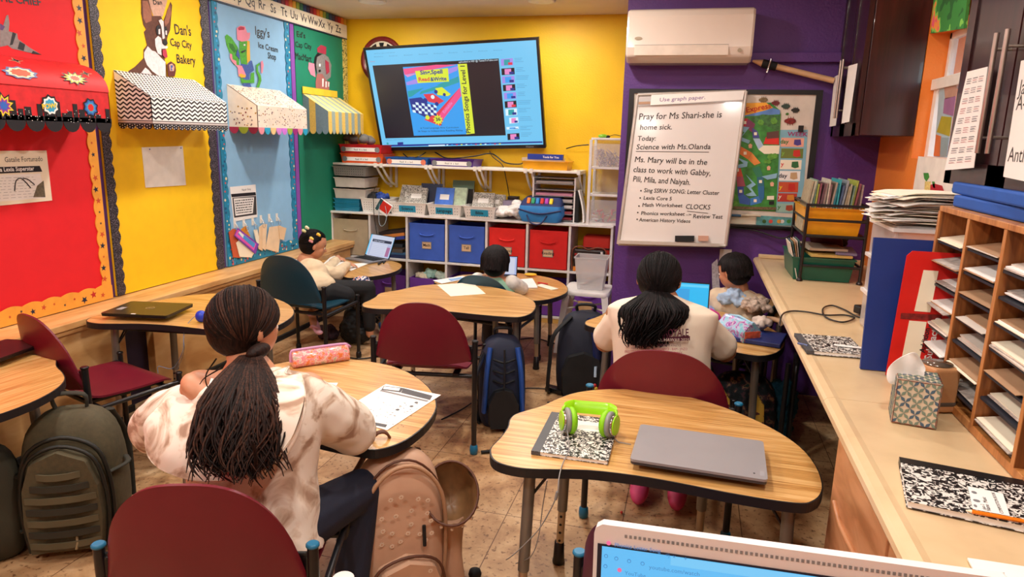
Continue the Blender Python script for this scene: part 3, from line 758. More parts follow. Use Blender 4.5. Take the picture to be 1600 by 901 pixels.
  rburst(Wd*0.30,1.775,[mat('slate blue ink','#5c6a9a'),mat('pale ink','#ead9b0'),MATS['orange ink']],9,0.8,0.09,0.03)
  rburst(Wd*0.72,1.775,[M_ink,MATS['yellow ink'],mat('pale ink','#ead9b0'),MATS['orange ink']],11,0.62,0.08,0.035)
  rburst(Wd*0.36,1.83,[mat('pale ink','#ead9b0'),M_ink],4,0.3,0.04,0.02);rburst(Wd*0.86,1.805,[mat('pale ink','#ead9b0'),M_ink],4,0.3,0.04,0.018)
 roof.build('roof_panel',t,world=True);fr.build('front_panel',t,world=True);sd.build('side_panel',t,world=True);sd2.build('side_panel',t,world=True);va.build('scalloped_valance',t,world=True)
awning(2.33,3.0,'red comic-book awning with a black skyline hem','hero')
awning(3.285,3.93,'black and white zigzag paper awning with a dotted hem','chev')
awning(4.255,4.89,'cream confetti-dotted awning with multicoloured scallops','conf')
awning(5.215,5.84,'pale yellow and grey striped awning in the corner','stripe')
def quad(F,c,h0,h1,m,k=None):
 k=k or MB();return k.prism([F.at(x,y,h0)for x,y in c],F,h0,h1,m)
def lines(k,F,c,n,h,m=M_ink,frac=0.16,seed=1,j=0.25):
 """rows of little marks across the quad c (pixels TL,TR,BR,BL)"""
 rr=random.Random(seed);P=[Vector(F.at(x,y,h))for x,y in c]
 def L(s,t):return(P[0]*(1-s)+P[1]*s)*(1-t)+(P[3]*(1-s)+P[2]*s)*t
 for i in range(n):
  t=(i+0.5)/n;s=0.03
  while s<0.93:
   w_=rr.uniform(0.03,0.1);e=min(0.97,s+w_)
   a,b_=L(s,t-frac/n),L(e,t-frac/n);c2,d=L(e,t+frac/n),L(s,t+frac/n)
   k.prism([tuple(a),tuple(b_),tuple(c2),tuple(d)],F,h,h+0.0004,m);s=e+0.02+rr.random()*j*0.1
k=MB();quad(FL,[(-40,236),(72,235),(81,313),(-40,325)],0.018,0.0205,M_cream,k)
k.single('worksheet','decorated worksheet with a black banner on the red board','worksheet',bevel=0.001)
k=MB();h=0.021
quad(FL,[(-40,262),(62,259),(66,268),(-40,273)],h,h+.0005,M_ink,k);quad(FL,[(-40,275),(63,271),(71,309),(-40,318)],h,h+.0004,M_paper,k)
u,v=FL.at(2,253);k.text(FL,'Gatalie Fortunado',u,v,0.034,M_ink,h=h,sx=0.8)
u,v=FL.at(-22,268.5);k.text(FL,'I am a Lexia Superstar',u,v,0.028,M_paper,h=h+.001,bold=0.02,sx=0.9)
lines(k,FL,[(-38,277),(58,274),(62,308),(-38,315)],8,h+.0006,M_grey,0.05,5)
for pts in([(17,298),(19,283),(26,278),(34,284),(42,293)],[(30,278),(38,280),(48,288)]):
 q=[FL(*FL.at(x,y),h+0.002)for x,y in pts];k.tube(q,0.0025,M_ink,5,curve=4)
quad(FL,[(58,290),(68,282),(71,308),(52,308)],h+.0006,h+.001,mat('olive grey ink','#6c6450',var=0.4,vs=80),k)
k.single('printed_certificate','printing, banner and drawing on the worksheet of the red board','print')
k=MB();quad(FL,[(221,230),(285,228),(290,289),(227,293)],0.018,0.021,M_white,k)
pc=k.single('blank_card','blank white card pinned to the yellow board','card',bevel=0.001)
for x,y in((229,233),(278,231)):MB().disc(FL,*[a for a in FL.at(x,y)],0.004,0.0212,0.024,mat('violet pin','#6a63b0')).build('push_pin',pc,world=False)
for ch in pc.children:ch.location=-pc.location
k=MB();quad(FL,[(359,292),(399,288),(402,339),(365,346)],0.018,0.02,M_paper,k);h=0.0203
quad(FL,[(361,303),(399,300),(400,305),(362,308)],h,h+.0005,M_ink,k);quad(FL,[(363,309),(400,306),(401,335),(366,340)],h,h+.0004,mat('charcoal ink','#3d3a3a'),k)
quad(FL,[(365,310),(397,308),(395,333),(368,337)],h+.0005,h+.0009,M_paper,k);lines(k,FL,[(366,312),(396,309),(394,332),(369,335)],6,h+.001,M_ink,0.22,3)
u,v=FL.at(374,298);k.text(FL,'Nayah Grey',u,v,0.022,M_ink,h=h)
k.single('printed_sheet','printed sheet with a black banner on the sky blue board','worksheet')
hk=[(363,344),(377,342),(391,340),(404,337),(417,335),(429,334)]
def hook(x,y,lab):
 u,v=FL.at(x,y);k=MB()
 k.rect(FL,u-0.012,v-0.055,u+0.012,v+0.005,0.0165,0.021,M_white);k.tube([FL(u,v-0.02,0.02),FL(u,v-0.035,0.036),FL(u,v-0.055,0.04),FL(u,v-0.05,0.048)],0.003,M_white,6,curve=3)
 hk_=k.single('adhesive_hook',lab,'hook','white hooks on the sky blue board')
 k=MB();cs=[FL(u+0.016*math.cos(a),v-0.068+0.022*math.sin(a),0.043)for a in[2*PI*i/16 for i in range(17)]]
 k.tube(cs,0.0012,M_chrome,6,cap=False);k.single('binder_ring',lab.replace('hook','ring hanging from the hook').replace('white adhesive','silver'),'ring','silver rings on the hooks')
for(x,y),wd in zip(hk,('first from the left, over the orange cards','second from the left, by the yellow edged card','third from the left, over a grey tag','fourth from the left, over narrow cards','fifth from the left','sixth from the left, over the wide cards')):
 hook(x,y,'white adhesive hook '+wd)
def hang(pts,m,h,lab,name='hanging_card',th=0.003):
 k=MB();k.prism([FL.at(350+x/6.436,280+y/6.436,h)for x,y in pts],FL,h,h+th,m);return k.single(name,lab,'card')
hang([(45,530),(90,495),(130,510),(165,790),(90,785)],mat('rust card','#c75a34',0.7),0.03,'rust orange cards hanging leftmost below the sheet')
hang([(120,640),(170,585),(300,745),(270,785),(155,780)],M_cream,0.036,'large cream card hanging behind the purple bookmark')
hang([(170,500),(215,470),(260,570),(200,600)],mat('amber card','#d88a20'),0.033,'amber card with a dark green edge on the second hook')
k=MB();P=[(100,570),(135,490),(345,650),(310,750)];k.prism([FL.at(350+x/6.436,280+y/6.436,.041)for x,y in P],FL,.041,.047,mat('purple card','#7d3fae'))
k.prism([FL.at(350+x/6.436,280+y/6.436,.047)for x,y in[(112,562),(140,505),(325,650),(300,715)]],FL,.047,.0474,mat('hot pink card','#e65ab8'))
k.prism([FL.at(350+x/6.436,280+y/6.436,.0475)for x,y in[(140,550),(160,525),(315,645),(300,690)]],FL,.0475,.048,mat('sky print','#4a9ae0'))
k.prism([FL.at(350+x/6.436,280+y/6.436,.048)for x,y in[(145,535),(158,522),(200,560),(190,590)]],FL,.048,.0484,M_paper)
k.single('bookmark','purple and pink bookmark card hanging diagonally','bookmark')
hang([(295,510),(330,500),(350,580),(345,690),(325,640)],M_cream,0.034,'narrow cream tag on the third hook')
hang([(350,480),(385,455),(385,720),(345,700)],mat('manila card','#e9c9a0'),0.032,'narrow manila card hanging left of the pair on the fourth hook')
hang([(385,450),(430,450),(415,715),(380,690)],mat('light manila card','#efd3ae'),0.036,'light manila card hanging from the fourth hook')
hang([(455,480),(560,465),(610,490),(560,600),(545,735),(415,700)],MATS['light manila card'],0.033,'wide manila card hanging on the right hooks')
hang([(545,465),(625,490),(600,610),(560,600)],MATS['manila card'],0.038,'small manila card overlapping the widest card on the right')
# ================================================================ BACK WALL
TVC=Vector((-2.033,5.79,1.869));_M=RZ(-0.012)@RX(0.267)@RY(-0.045)
TF=Frame(TVC,_M@Vector((1,0,0)),_M@Vector((0,0,1)))
tv=thing('television','large black flat television tilted down from the yellow wall showing a lesson video','television',(-2.033,5.86,1.42))
MB().rect(TF,-0.775,-0.45,0.775,0.45,-0.035,0.0,M_black).build('bezel',tv,world=True,bevel=0.006)
MB().rect(TF,-0.5,-0.3,0.5,0.25,-0.06,-0.035,M_black).build('rear_housing',tv,world=True,bevel=0.01)
MB().tube([TF(0,0.1,-0.05),Vector((-2.03,5.97,1.9))],0.03,M_black,8).box((-2.13,5.96,1.7),(-1.93,6.018,2.1),M_black).build('wall_bracket',tv,world=True)
SE=1.0
def glow(name,c,e=SE):return mat('lit '+name,c,0.3,emit=e,var=0.0)
g_cy=glow('pale cyan','#6fc6f2');g_bk=glow('near black','#0e0a1c');g_bl=glow('cover blue','#2f9ff0');g_pk=glow('hot pink','#f0508c');g_pu=glow('lavender','#a58ce8')
g_te=glow('teal','#1fa0a8');g_ye=glow('acid yellow','#dcea3a');g_wh=glow('white','#dff4ff');g_nv=glow('navy','#1d2f8c');g_rd=glow('red','#e0364a');g_lp=glow('pink','#e88ac8');g_ink=glow('ink','#241a3c');g_gr=glow('slate','#4a86b8');g_or=glow('orange','#e87832')
k=MB();k.rect(TF,-0.752,-0.418,0.755,0.43,0.001,0.002,g_cy);k.build('screen',tv,world=True)
Z3=(560,40,4.29)
def tq(k,pts,m,h):k.prism(trc(TF,pts,*Z3,h),TF,h,h+0.0004,m)
k=MB();tq(k,[(95,268),(940,220),(988,735),(182,755)],g_bk,0.0025)
tq(k,[(298,278),(665,258),(725,728),(372,738)],g_bl,0.003)
tq(k,[(665,258),(727,255),(780,722),(725,728)],g_ye,0.0031);k.build('video_picture',tv,world=True)
k=MB()
tq(k,[(300,290),(520,262),(660,262),(310,330)],g_pk,0.0035);tq(k,[(312,330),(400,318),(330,345)],g_lp,0.0035)
tq(k,[(325,400),(500,372),(662,300),(668,270),(560,300),(320,380)],g_pu,0.0036);tq(k,[(330,440),(520,400),(670,340),(675,380),(560,420),(336,480)],g_te,0.0037)
tq(k,[(350,480),(470,395),(540,400),(420,440),(400,480)],g_bl,0.0038);tq(k,[(340,490),(420,480),(550,600),(560,670),(360,570)],g_nv,0.0038)
tq(k,[(680,415),(690,470),(575,620),(550,672),(440,630),(520,590)],g_rd,0.0039);tq(k,[(680,415),(690,470),(560,640),(540,600)],g_pk,0.0041)
tq(k,[(380,305),(600,285),(608,375),(398,385)],g_ye,0.0043)
for i in range(8):
 for j in range(4):
  x=362+i*20;y=510+j*18+i*3;tq(k,[(x,y),(x+20,y+3),(x+24,y+20),(x+4,y+17)],g_wh if(i+j)%2 else g_nv,0.0042)
def tdisc(x,y,r,m,h):
 u,v=TF.at(560+x/4.29,40+y/4.29,h);k.disc(TF,u,v,r*0.00125,h,h+0.0004,m,14)
tq(k,[(435,460),(500,455),(575,505),(540,525),(470,510)],g_rd,0.0045);tdisc(448,502,17,g_nv,0.005);tdisc(525,525,14,g_nv,0.005);tdisc(498,478,14,g_wh,0.0052)
tq(k,[(515,420),(560,412),(620,460),(600,472),(530,465)],g_ye,0.0045);tdisc(520,443,13,g_nv,0.005);tdisc(576,462,11,g_nv,0.005)
k.prism(star(*TF.at(560+535/4.29,40+630/4.29),0.05,10,0.6),TF,0.005,0.0054,g_ye);tdisc(463,615,16,g_ye,0.005)
k.build('cover_artwork',tv,world=True)
def ttext(k,s_,p0,p1,hgt,m,h=0.006,bold=0.0):
 a=Vector(TF.at(560+p0[0]/4.29,40+p0[1]/4.29,h));b=Vector(TF.at(560+p1[0]/4.29,40+p1[1]/4.29,h));d=b-a
 nx,ny=-(p1[1]-p0[1]),(p1[0]-p0[0]);ln=math.hypot(nx,ny);c=Vector(TF.at(560+(p0[0]-nx/ln*hgt)/4.29,40+(p0[1]-ny/ln*hgt)/4.29,h))
 v,_f=textmesh(s_,bold,'LEFT');wd=max(q[0]for q in v);sz=(c-a).length/0.72
 k.text(TF,s_,a.x,a.y,sz,m,h=h,rot=math.atan2(d.y,d.x),sx=d.length/(wd*sz),bold=bold)
k=MB()
ttext(k,'Sing,Spell',(415,328),(565,320),28,g_nv,bold=0.03);ttext(k,'Read',(403,372),(478,370),26,g_rd,bold=0.03);ttext(k,'&Write',(484,372),(592,366),26,g_nv,bold=0.03)
ttext(k,'Phonics Songs for Level 1',(752,722),(712,268),30,g_ink,bold=0.02)
ttext(k,'A Total Language Arts Curriculum',(415,692),(672,686),10,g_ink);ttext(k,'36 Steps to Independent Reading Ability',(398,713),(700,706),11,g_ink)
ttext(k,'Exitable',(575,590),(632,520),20,g_lp,bold=0.02);ttext(k,'36',(520,640),(552,636),24,g_ink,bold=0.03)
ttext(k,'uploaded in HD @ TunesToTube.com',(672,250),(935,234),13,g_wh)
ttext(k,'Phonics',(80,245),(112,243),7,g_rd)
for i in range(9):ttext(k,'Bookmarks bar'[:6+i%5],(105+i*100,212-i*5.5),(165+i*100,209-i*5.5),6,g_gr)
ttext(k,'search or type a web address',(105,190),(245,182),6,g_gr);ttext(k,'Phonics video lesson',(190,770),(300,765),7,g_gr)
k.build('screen_lettering',tv,world=True)
k=MB();rr=random.Random(4)
th=[(955,225,1035,218,268),(958,288,1045,282,330),(962,342,1045,336,385),(968,398,1050,392,438),(975,452,1056,446,492),(980,508,1058,502,550),(985,560,1062,555,602),(1010,618,1070,614,655),(992,680,1072,676,695),(998,725,1078,720,765)]
for i,(x0,y0,x1,y1,yb)in enumerate(th):
 tq(k,[(x0,y0),(x1,y1),(x1+3,yb-4),(x0+3,yb+2)],g_bk if i in(1,3,5,9)else g_pu if i in(0,2,4)else g_wh,0.003)
 w_=x1-x0;hh=yb-y0
 tq(k,[(x0+w_*.25,y0+3),(x0+w_*.75,y0+1),(x0+w_*.77,yb-4),(x0+w_*.27,yb-2)],g_lp if i%2 else g_te if i%3==0 else g_bl,0.0035)
 tq(k,[(x0+w_*.6,y0+hh*.5),(x0+w_*.95,y0+hh*.48),(x0+w_*.97,yb-6),(x0+w_*.62,yb-4)],g_rd if i in(0,5)else g_nv,0.0038)
 for j in range(3):
  a=x1+12;b_=a+rr.uniform(40,90);y=y0-6+j*11;tq(k,[(a,y),(b_,y-2),(b_,y),(a,y+2)],g_gr,0.0031)
k.build('video_thumbnails',tv,world=True)
k=MB();tq(k,[(165,800),(1232,775),(1234,785),(168,812)],g_nv,0.003)
for i in range(12):tq(k,[(590+i*32,797-i*.7),(602+i*32,796-i*.7),(602+i*32,803-i*.7),(590+i*32,804-i*.7)],(g_wh,g_bl,g_rd,g_ye)[i%4],0.0035)
tq(k,[(470,800),(580,797),(580,806),(470,809)],g_wh,0.0035);tq(k,[(262,782),(300,780),(301,796),(263,798)],g_nv,0.003);tdisc(196,790,8,g_te,0.003)
k.build('task_bar',tv,world=True)
MB().text(TF,'Hisense',0.6,-0.442,0.022,M_grey,h=0.001,bold=0.02).build('maker_mark',tv,world=True)
def wire(pts,r,m,name,lab,cat='cable',curve=8,group=None,n=6):
 return MB().tube(pts,r,m,n,curve=curve).single(name,lab,cat,group)
P5=lambda x,y,d=5.9:onY(x,y,d)
wire([P5(630,240,5.97),P5(640,247),P5(655,244),P5(665,238,5.97)],0.005,M_black,'power_cable','short black cable drooping under the left of the television')
wire([P5(680,238,5.97),P5(700,247),P5(740,244),P5(768,240),P5(790,254),P5(813,256),P5(820,250)],0.006,M_black,'power_cable','thick black cable running under the television to the yellow tray')
wire([P5(765,236,5.97),P5(770,245),P5(785,258),P5(791,280),P5(796,308,5.95)],0.004,M_black,'power_cable','thin black cable hanging from the television down to the shelf unit')
wire([P5(885,232,5.98),P5(900,228),P5(920,226,5.9)],0.005,M_black,'power_cable','black cable on the wall between yellow tray and plastic drawers')
ck=thing('wall_clock','dark red rimmed round clock half hidden behind the television','clock',(-2.8,6.0,1.98))
F=Frame((-2.8,6.0,2.2),(1,0,0),(0,0,1))
MB().lathe([(0.0005,0),(0.2,0),(0.21,0.01),(0.2,0.03),(0.17,0.03),(0.165,0.015),(0.0005,0.015)],(-2.8,6.018,2.2),mat('oxblood rim','#7a1a1e',0.35),40,axis=RX(PI/2)).build('rim',ck,world=True)
k=MB().disc(F,0,0,0.166,-0.002,0.0,M_cream,36);k.build('dial',ck,world=True)
k=MB()
for i in range(12):
 a=PI*i/6;k.prism([(math.cos(a+d)*r_,math.sin(a+d)*r_)for d,r_ in((-.12,.11),(.12,.11),(.16,.155),(-.16,.155))],F,0.0005,0.001,M_ink)
k.rect(F,-.004,0,.004,.1,.001,.002,M_ink);k.build('hour_marks',ck,world=True)
sh=thing('wall_shelf','long white wall shelf under the television carrying coloured bins','shelf',(-2.05,5.9,1.26))
MB().box((-3.15,5.68,1.272),(-0.9,6.015,1.292),M_white).build('shelf_board',sh,world=True,bevel=0.003)
for x in(588,597,667,674,743,751,822,831,905):
 X=onY(x,262,5.7).x
 k=MB().box((X-0.011,5.69,1.262),(X+0.011,6.0,1.272),M_white).box((X-0.011,6.0,1.07),(X+0.011,6.016,1.272),M_white)
 k.tube([(X,5.71,1.264),(X,5.78,1.20),(X,5.9,1.12),(X,6.0,1.09)],0.011,M_white,6,curve=3);k.box((X-0.013,5.674,1.262),(X+0.013,5.69,1.3),M_white)
 k.build('bracket',sh,world=True)
YC=5.62
FC=Frame((0,YC,0),(1,0,0),(0,0,1))
cx_=[-3.155]+[onY(x,350,YC).x for x in(577,635,697,760,824,891,957)]
cs=thing('cube_shelf_unit','low white cube shelf unit along the back wall with coloured fabric bins','shelf unit',((cx_[0]+cx_[-1])/2,5.8,0))
ZT,ZM,ZB_=0.865,0.455,0.06
MB().box((cx_[0],YC-0.01,ZT-0.018),(cx_[-1]+0.01,6.012,ZT),M_wplast).build('top_panel',cs,world=True,bevel=0.002)
MB().box((cx_[0],YC,ZM-0.009),(cx_[-1],6.0,ZM+0.009),M_wplast).build('middle_shelf',cs,world=True,bevel=0.002)
MB().box((cx_[0],YC,ZB_-0.02),(cx_[-1],6.0,ZB_),M_wplast).build('bottom_shelf',cs,world=True,bevel=0.002)
MB().box((cx_[0],YC+0.005,0.0),(cx_[-1],6.0,ZB_-0.02),mat('pale yellow plinth','#d8b060',0.5)).build('plinth',cs,world=True)
for i,x in enumerate(cx_):
 x=max(x,-3.145);MB().box((x-0.01,YC+0.001,ZB_),(x+0.01,6.0,ZT-0.018),M_wplast).build('divider',cs,world=True,bevel=0.002)
def fabbin(i,row,col,lab,word=None,hgt=None,lid=False):
 z0=(ZM+0.012)if row else(ZB_+0.003);top=(ZT-0.07)if row else(ZM-0.085);top=z0+hgt if hgt else top
 x0,x1=cx_[i]+0.022,cx_[i+1]-0.022;xc=(x0+x1)/2
 t=thing('fabric_bin',lab,'storage bin',(xc,YC+0.16,z0),0,'fabric bins in the cube shelf')
 m=mat('bin cloth '+col,col,0.8,var=0.06,bump=0.15,bs=300);m2=M_dark
 k=MB();y0,y1=YC+0.015,YC+0.31;b=0.008
 k.box((x0,y0,z0),(x1,y0+b,top),m).box((x0,y1-b,z0),(x1,y1,top),m).box((x0,y0+b,z0),(x0+b,y1-b,top),m).box((x1-b,y0+b,z0),(x1,y1-b,top),m).box((x0,y0,z0),(x1,y1,z0+b),m)
 k.build('bin_body',t,world=True,bevel=0.003)
 k=MB().box((x0-.001,y0-.001,top-0.012),(x1+.001,y0+b,top),mat('hem '+col,col,0.7));k.build('hem',t,world=True)
 zc=z0+(top-z0)*0.72
 MB().tube([(xc-0.06,y0-0.003,zc),(xc-0.05,y0-0.014,zc-0.006),(xc,y0-0.02,zc-0.012),(xc+0.05,y0-0.014,zc-0.006),(xc+0.06,y0-0.003,zc)],0.007,m,6,curve=4,flat=0.5).cbox((xc-.065,y0-.002,zc),(.03,.004,.022),m).cbox((xc+.065,y0-.002,zc),(.03,.004,.022),m).build('handle',t,world=True)
 if word is not None:
  zl=z0+(top-z0)*0.42
  Fq=Frame((xc,y0,zl),(1,0,0),(0,0,1))
  k=MB().rect(Fq,-0.045,-0.035,0.045,0.03,0.001,0.003,M_grey).rect(Fq,-0.04,-0.03,0.04,0.025,0.003,0.004,mat('tan label card','#dcbc94',0.7))
  k.text(Fq,word,0,-0.012,0.034,M_ink,h=0.0045,align='CENTER',bold=0.015);k.build('label_card',t,world=True)
 return t
fabbin(2,1,'#3c62c6','bright blue fabric bin in the upper row, left of its blue twin, tag reading Math','Math')
fabbin(3,1,'#3a5ebe','bright blue fabric bin in the upper row beside the red bins','Tall')
fabbin(4,1,'#e0231c','red fabric bin in the upper row half behind the far boy\'s head','Phonics')
fabbin(5,1,'#dd1f1b','red fabric bin in the upper row nearest the whiteboard','Reading')
fabbin(0,1,'#b3a287','beige fabric bin in the upper left corner of the cube unit')
fabbin(1,0,'#6b3598','purple fabric bin in the lower row behind the girl\'s open laptop desk','',0.25)
fabbin(2,0,'#6b3598','purple fabric bin in the lower row with white and mint cloths on top',None,0.24)
fabbin(3,0,'#6b3598','purple fabric bin in the lower row behind the middle desk',None,0.27)
fabbin(4,0,'#6b3598','purple fabric bin in the lower row behind the far boy',None,0.27)
fabbin(5,0,'#733aa6','purple fabric bin in the lower row beside the white stool with a pale label','',0.28)
fabbin(6,0,'#733aa6','purple fabric bin in the lower row behind the white stool','',0.28)
def blob(name,lab,cat,cs_,m,rs=0.008,sm=3,group=None,disp=None):
 k=MB()
 for c,r in cs_:k.ell(c,r if isinstance(r,(tuple,list))else(r,r,r),m,nu=14,nv=9)
 return k.single(name,lab,cat,group,remesh=rs,smoothit=sm,disp=(disp[0]*1.3,.028)if disp else None)
def lump(c,d,m,name,lab,cat,a=0.25,rot=None,seed=0,disp=0.02):
 rr=random.Random(seed);cs_=[]
 for _ in range(9):cs_.append((Vector(c)+Vector((rr.uniform(-.5,.5)*d[0]*.7,rr.uniform(-.5,.5)*d[1]*.7,rr.uniform(.25,.7)*d[2])),(d[0]*.28,d[1]*.3,d[2]*.28)))
 cs_.append((Vector(c)+Vector((0,0,d[2]*.3)),(d[0]*.48,d[1]*.48,d[2]*.3)))
 return blob(name,lab,cat,cs_,m,0.007,2,disp=(disp,0.05))
xa,xb=cx_[2]+.03,cx_[3]-.03;zt=ZB_+0.245
lump((xa+.08,YC+.1,zt-.02),(.13,.12,.06),mat('cream cloth','#e2d6bc',0.9),'folded_cloth','cream cloth in the lower purple bin, left of the mint one','cloth',seed=1)
lump((xa+.16,YC+.09,zt-.02),(.1,.1,.11),mat('mint cloth','#a8d0c4',0.9),'folded_cloth','mint green cloth bunched at the middle of the lower purple bin','cloth',seed=2)
lump((xa+.26,YC+.1,zt-.02),(.13,.12,.08),mat('pale mint cloth','#c9dccd',0.9),'folded_cloth','pale mint cloth at the right of the lower purple bin','cloth',seed=3)
def slab(name,lab,cat,c,d,m,rz=0.0,group=None,bevel=0.002,ry=0.0):
 return MB().cbox(c,d,m,RZ(rz)@RY(ry)).single(name,lab,cat,group,bevel=bevel)
x0=cx_[1]+.03;x1=cx_[2]-.02;xm=(x0+x1)/2
Fc_=[('navy','#1d2a52',0.03,.30),('steel blue','#3f6a94',0.02,.28),('grey','#5a5450',0.03,.24),('brown','#4b3828',0.018,.26),('dark slate','#2a2f38',0.03,.24)]
z=ZM+0.01
for i,(nm,c,hh,w_)in enumerate(Fc_):
 slab('flat_box',nm+' flat carton in the stack inside the open cube','box',(xm,YC+.14,z+hh/2),(w_,.22,hh-.001),mat('carton '+nm,c,.6),0.05*(i%2));z+=hh
for nm,c in(('blue and orange','#2a3f94'),('orange','#cf7d35'),('dark brown','#2c1a16')):
 b_=slab('flat_box',nm+' tilted carton at the top of the open cube\'s stack','box',(xm+.02,YC+.12,z+.045),(.25,.2,.028),mat('carton '+nm,c,.6),0.0,ry=-0.16);z+=0.03
 if nm.startswith('blue'):
  q=MB().cbox((-.04,-.1,.014),(.12,.003,.02),mat('orange print','#e0762a'),RY(-.16));q.build('print_panel',b_)
xl=(cx_[6]+cx_[7])/2
t=thing('lunch_bag','red and orange bag in the right-hand upper cube behind the clear bin','bag',(xl+.02,YC+.18,ZM+.01))
k=MB();k.box((xl-.08,YC+.12,ZM+.01),(xl+.15,YC+.28,ZM+.3),mat('scarlet cloth','#c82a1c',0.7,bump=.1));k.build('bag_body',t,world=True,bevel=.02,seg=3)
MB().tube([(xl-.07,YC+.115,ZM+.2),(xl+.15,YC+.115,ZM+.2)],.006,M_dark,6).build('zip',t,world=True)
t=thing('clear_pouch','clear pouch with dark trim full of small dark things in the right-hand upper cube','pouch',(xl-.02,YC+.06,ZM+.01))
MB().box((xl-.14,YC+.03,ZM+.01),(xl+.12,YC+.09,ZM+.2),mat('speckled black and amber','#2a1a16',0.4)).build('pouch_body',t,world=True,bevel=.015)
k=MB()
for i in range(22):k.ell((xl+random.uniform(-.12,.1),YC+.028,ZM+random.uniform(.04,.18)),(.014,.006,.012),random.choice((M_paper,mat('amber bead','#c8742a'),mat('red bead','#a8201c'),M_dark)),nu=8,nv=6)
k.build('small_toys',t,world=True,stuff=True)
MB().tube([(xl-.15,YC+.028,ZM+.02),(xl-.15,YC+.028,ZM+.19),(xl-.08,YC+.028,ZM+.225),(xl-.02,YC+.028,ZM+.2),(xl+.06,YC+.028,ZM+.22),(xl+.13,YC+.028,ZM+.19),(xl+.13,YC+.028,ZM+.02)],.006,mat('copper piping','#8a4a34',.4),6,curve=4).build('piping',t,world=True)
MB().box((xl-.14,YC+.026,ZM+.012),(xl+.12,YC+.03,ZM+.05),mat('orange strip','#e0862a')).build('base_band',t,world=True)
def basket(c,d,m,lab,name='plastic_basket',taper=0.88,holes=True,word=None,thick=0.004,group=None,rim=0.008,hole_rows=4,rz=0.0,wc=None):
 """open tapered basket; c = centre of base; d = top size"""
 t=thing(name,lab,'basket',c,rz,group)
 w_,dp,hh=d;k=MB()
 def ring(s_,z,o=0):return[Vector((sx*(w_/2*s_-o),sy*(dp/2*s_-o),z))for sx,sy in((-1,-1),(1,-1),(1,1),(-1,1))]
 k.rings([ring(taper,0),ring(1,hh),ring(1,hh,thick),ring(taper,thick,thick)],m,smooth=False)
 k.build('body',t,bevel=0.004)
 MB().rings([ring(1,hh-rim,-0.004),ring(1,hh,-0.006),ring(1,hh,0.004),ring(1,hh-rim,0.0)],m,smooth=False,cap=False).build('rim',t)
 if holes:
  k=MB();n=int(w_*taper/0.022)
  for r_ in range(hole_rows):
   z=hh*(0.2+0.5*r_/max(1,hole_rows-1));s_=taper+(1-taper)*z/hh;y=-dp/2*s_
   for i in range(n):
    x=-w_/2*taper*.85+w_*taper*.85*i/max(1,n-1)
    if word is not None and abs(x)<0.085 and hh*.25<z:continue
    k.cyl((x,y-.0012,z),(x,y+.003,z),0.0035,M_dark,6)
  k.build('perforations',t)
 if word is not None:
  s_=taper+(1-taper)*.5;tl=math.atan2(dp/2*(1-taper),hh)
  Fq=Frame((0,-dp/2*s_-0.001,hh*0.48),(1,0,0),(0,-math.sin(tl),math.cos(tl)))
  k=MB().rect(Fq,-0.078,-0.028,0.078,0.028,0.001,0.003,wc or M_tealc)
  if word:k.text(Fq,word,0,-0.011,0.036,M_ink,h=0.0035,align='CENTER',bold=0.02)
  k.build('label_card',t)
 return t
M_bk=mat('off white basket plastic','#e9e5df',0.45)
z0=ZT
xs=lambda px,y=325,Y=YC+.03:onY(px,y,Y).x
g3='labelled white baskets on the cube unit'
for(pa,pb,wd,lab,y_)in((608,668,'Science','white basket labelled Science holding marbled notebooks',0),(668,724,'Language','white basket labelled Language holding books and folders',-.01),(726,778,'Bible','white basket labelled Bible holding marbled notebooks, right of its twins',-.03)):
 a,b_=xs(pa),xs(pb);basket(((a+b_)/2,YC+.13+y_,z0+.001),(b_-a-.012,.25,.105),M_bk,lab,word=wd,holes=True,hole_rows=3,group=g3)
a,b_=xs(563),xs(612);basket(((a+b_)/2-.005,YC+.14,z0+.001),(b_-a-.03,.25,.125),M_bk,'white perforated basket of black and blue cloth things next to the stacked trays',holes=True,hole_rows=4,group=g3)
M_marb=noisecut('marbled notebook cover',[(0.0,'#15161a'),(0.5,'#15161a'),(0.52,'#e6e2da')],95,1.0,0.35,dist=1.2)
M_marbl=noisecut('pale marbled notebook cover',[(0.0,'#4a4a44'),(0.46,'#4a4a44'),(0.48,'#cfcabf')],160,1.0,0.4,dist=1.0)
def standbook(c,d,m,lab,lean=0.35,rz=0.0,cat='notebook',name='notebook',lbl=True):
 R=RZ(rz)@RX(lean-PI/2)if False else RZ(rz)@RX(-lean)
 t=thing(name,lab,cat,c);k=MB();w_,th_,hh=d;F=Frame(R@Vector((-w_/2,-th_/2,0)),R@Vector((1,0,0)),R@Vector((0,0,1)))
 k.rect(F,0,0,w_,hh,-th_,-th_*.85,m).rect(F,0,0,w_,hh,-th_*.15,0,m);k.build('cover',t,bevel=.0015)
 MB().rect(F,.003,.002,w_-.003,hh-.003,-th_*.85,-th_*.15,M_paper).build('pages',t)
 if lbl:MB().rect(F,w_*.25,hh*.5,w_*.75,hh*.72,0,.001,M_paper).build('title_label',t)
 return t
a=xs(640);standbook((a-.06,YC+.12,z0+.03),(.19,.03,.24),M_marbl,'pale marbled notebook leaning in the Science basket, leftmost',.55);standbook((a+.02,YC+.1,z0+.035),(.19,.03,.21),M_marbl,'pale marbled notebook in front in the Science basket',.5,.1)
standbook((a+.12,YC+.2,z0+.03),(.2,.02,.24),mat('navy cover','#1a2342',.5),'navy folder behind the marbled notebooks',.3,0,'folder','folder',False)
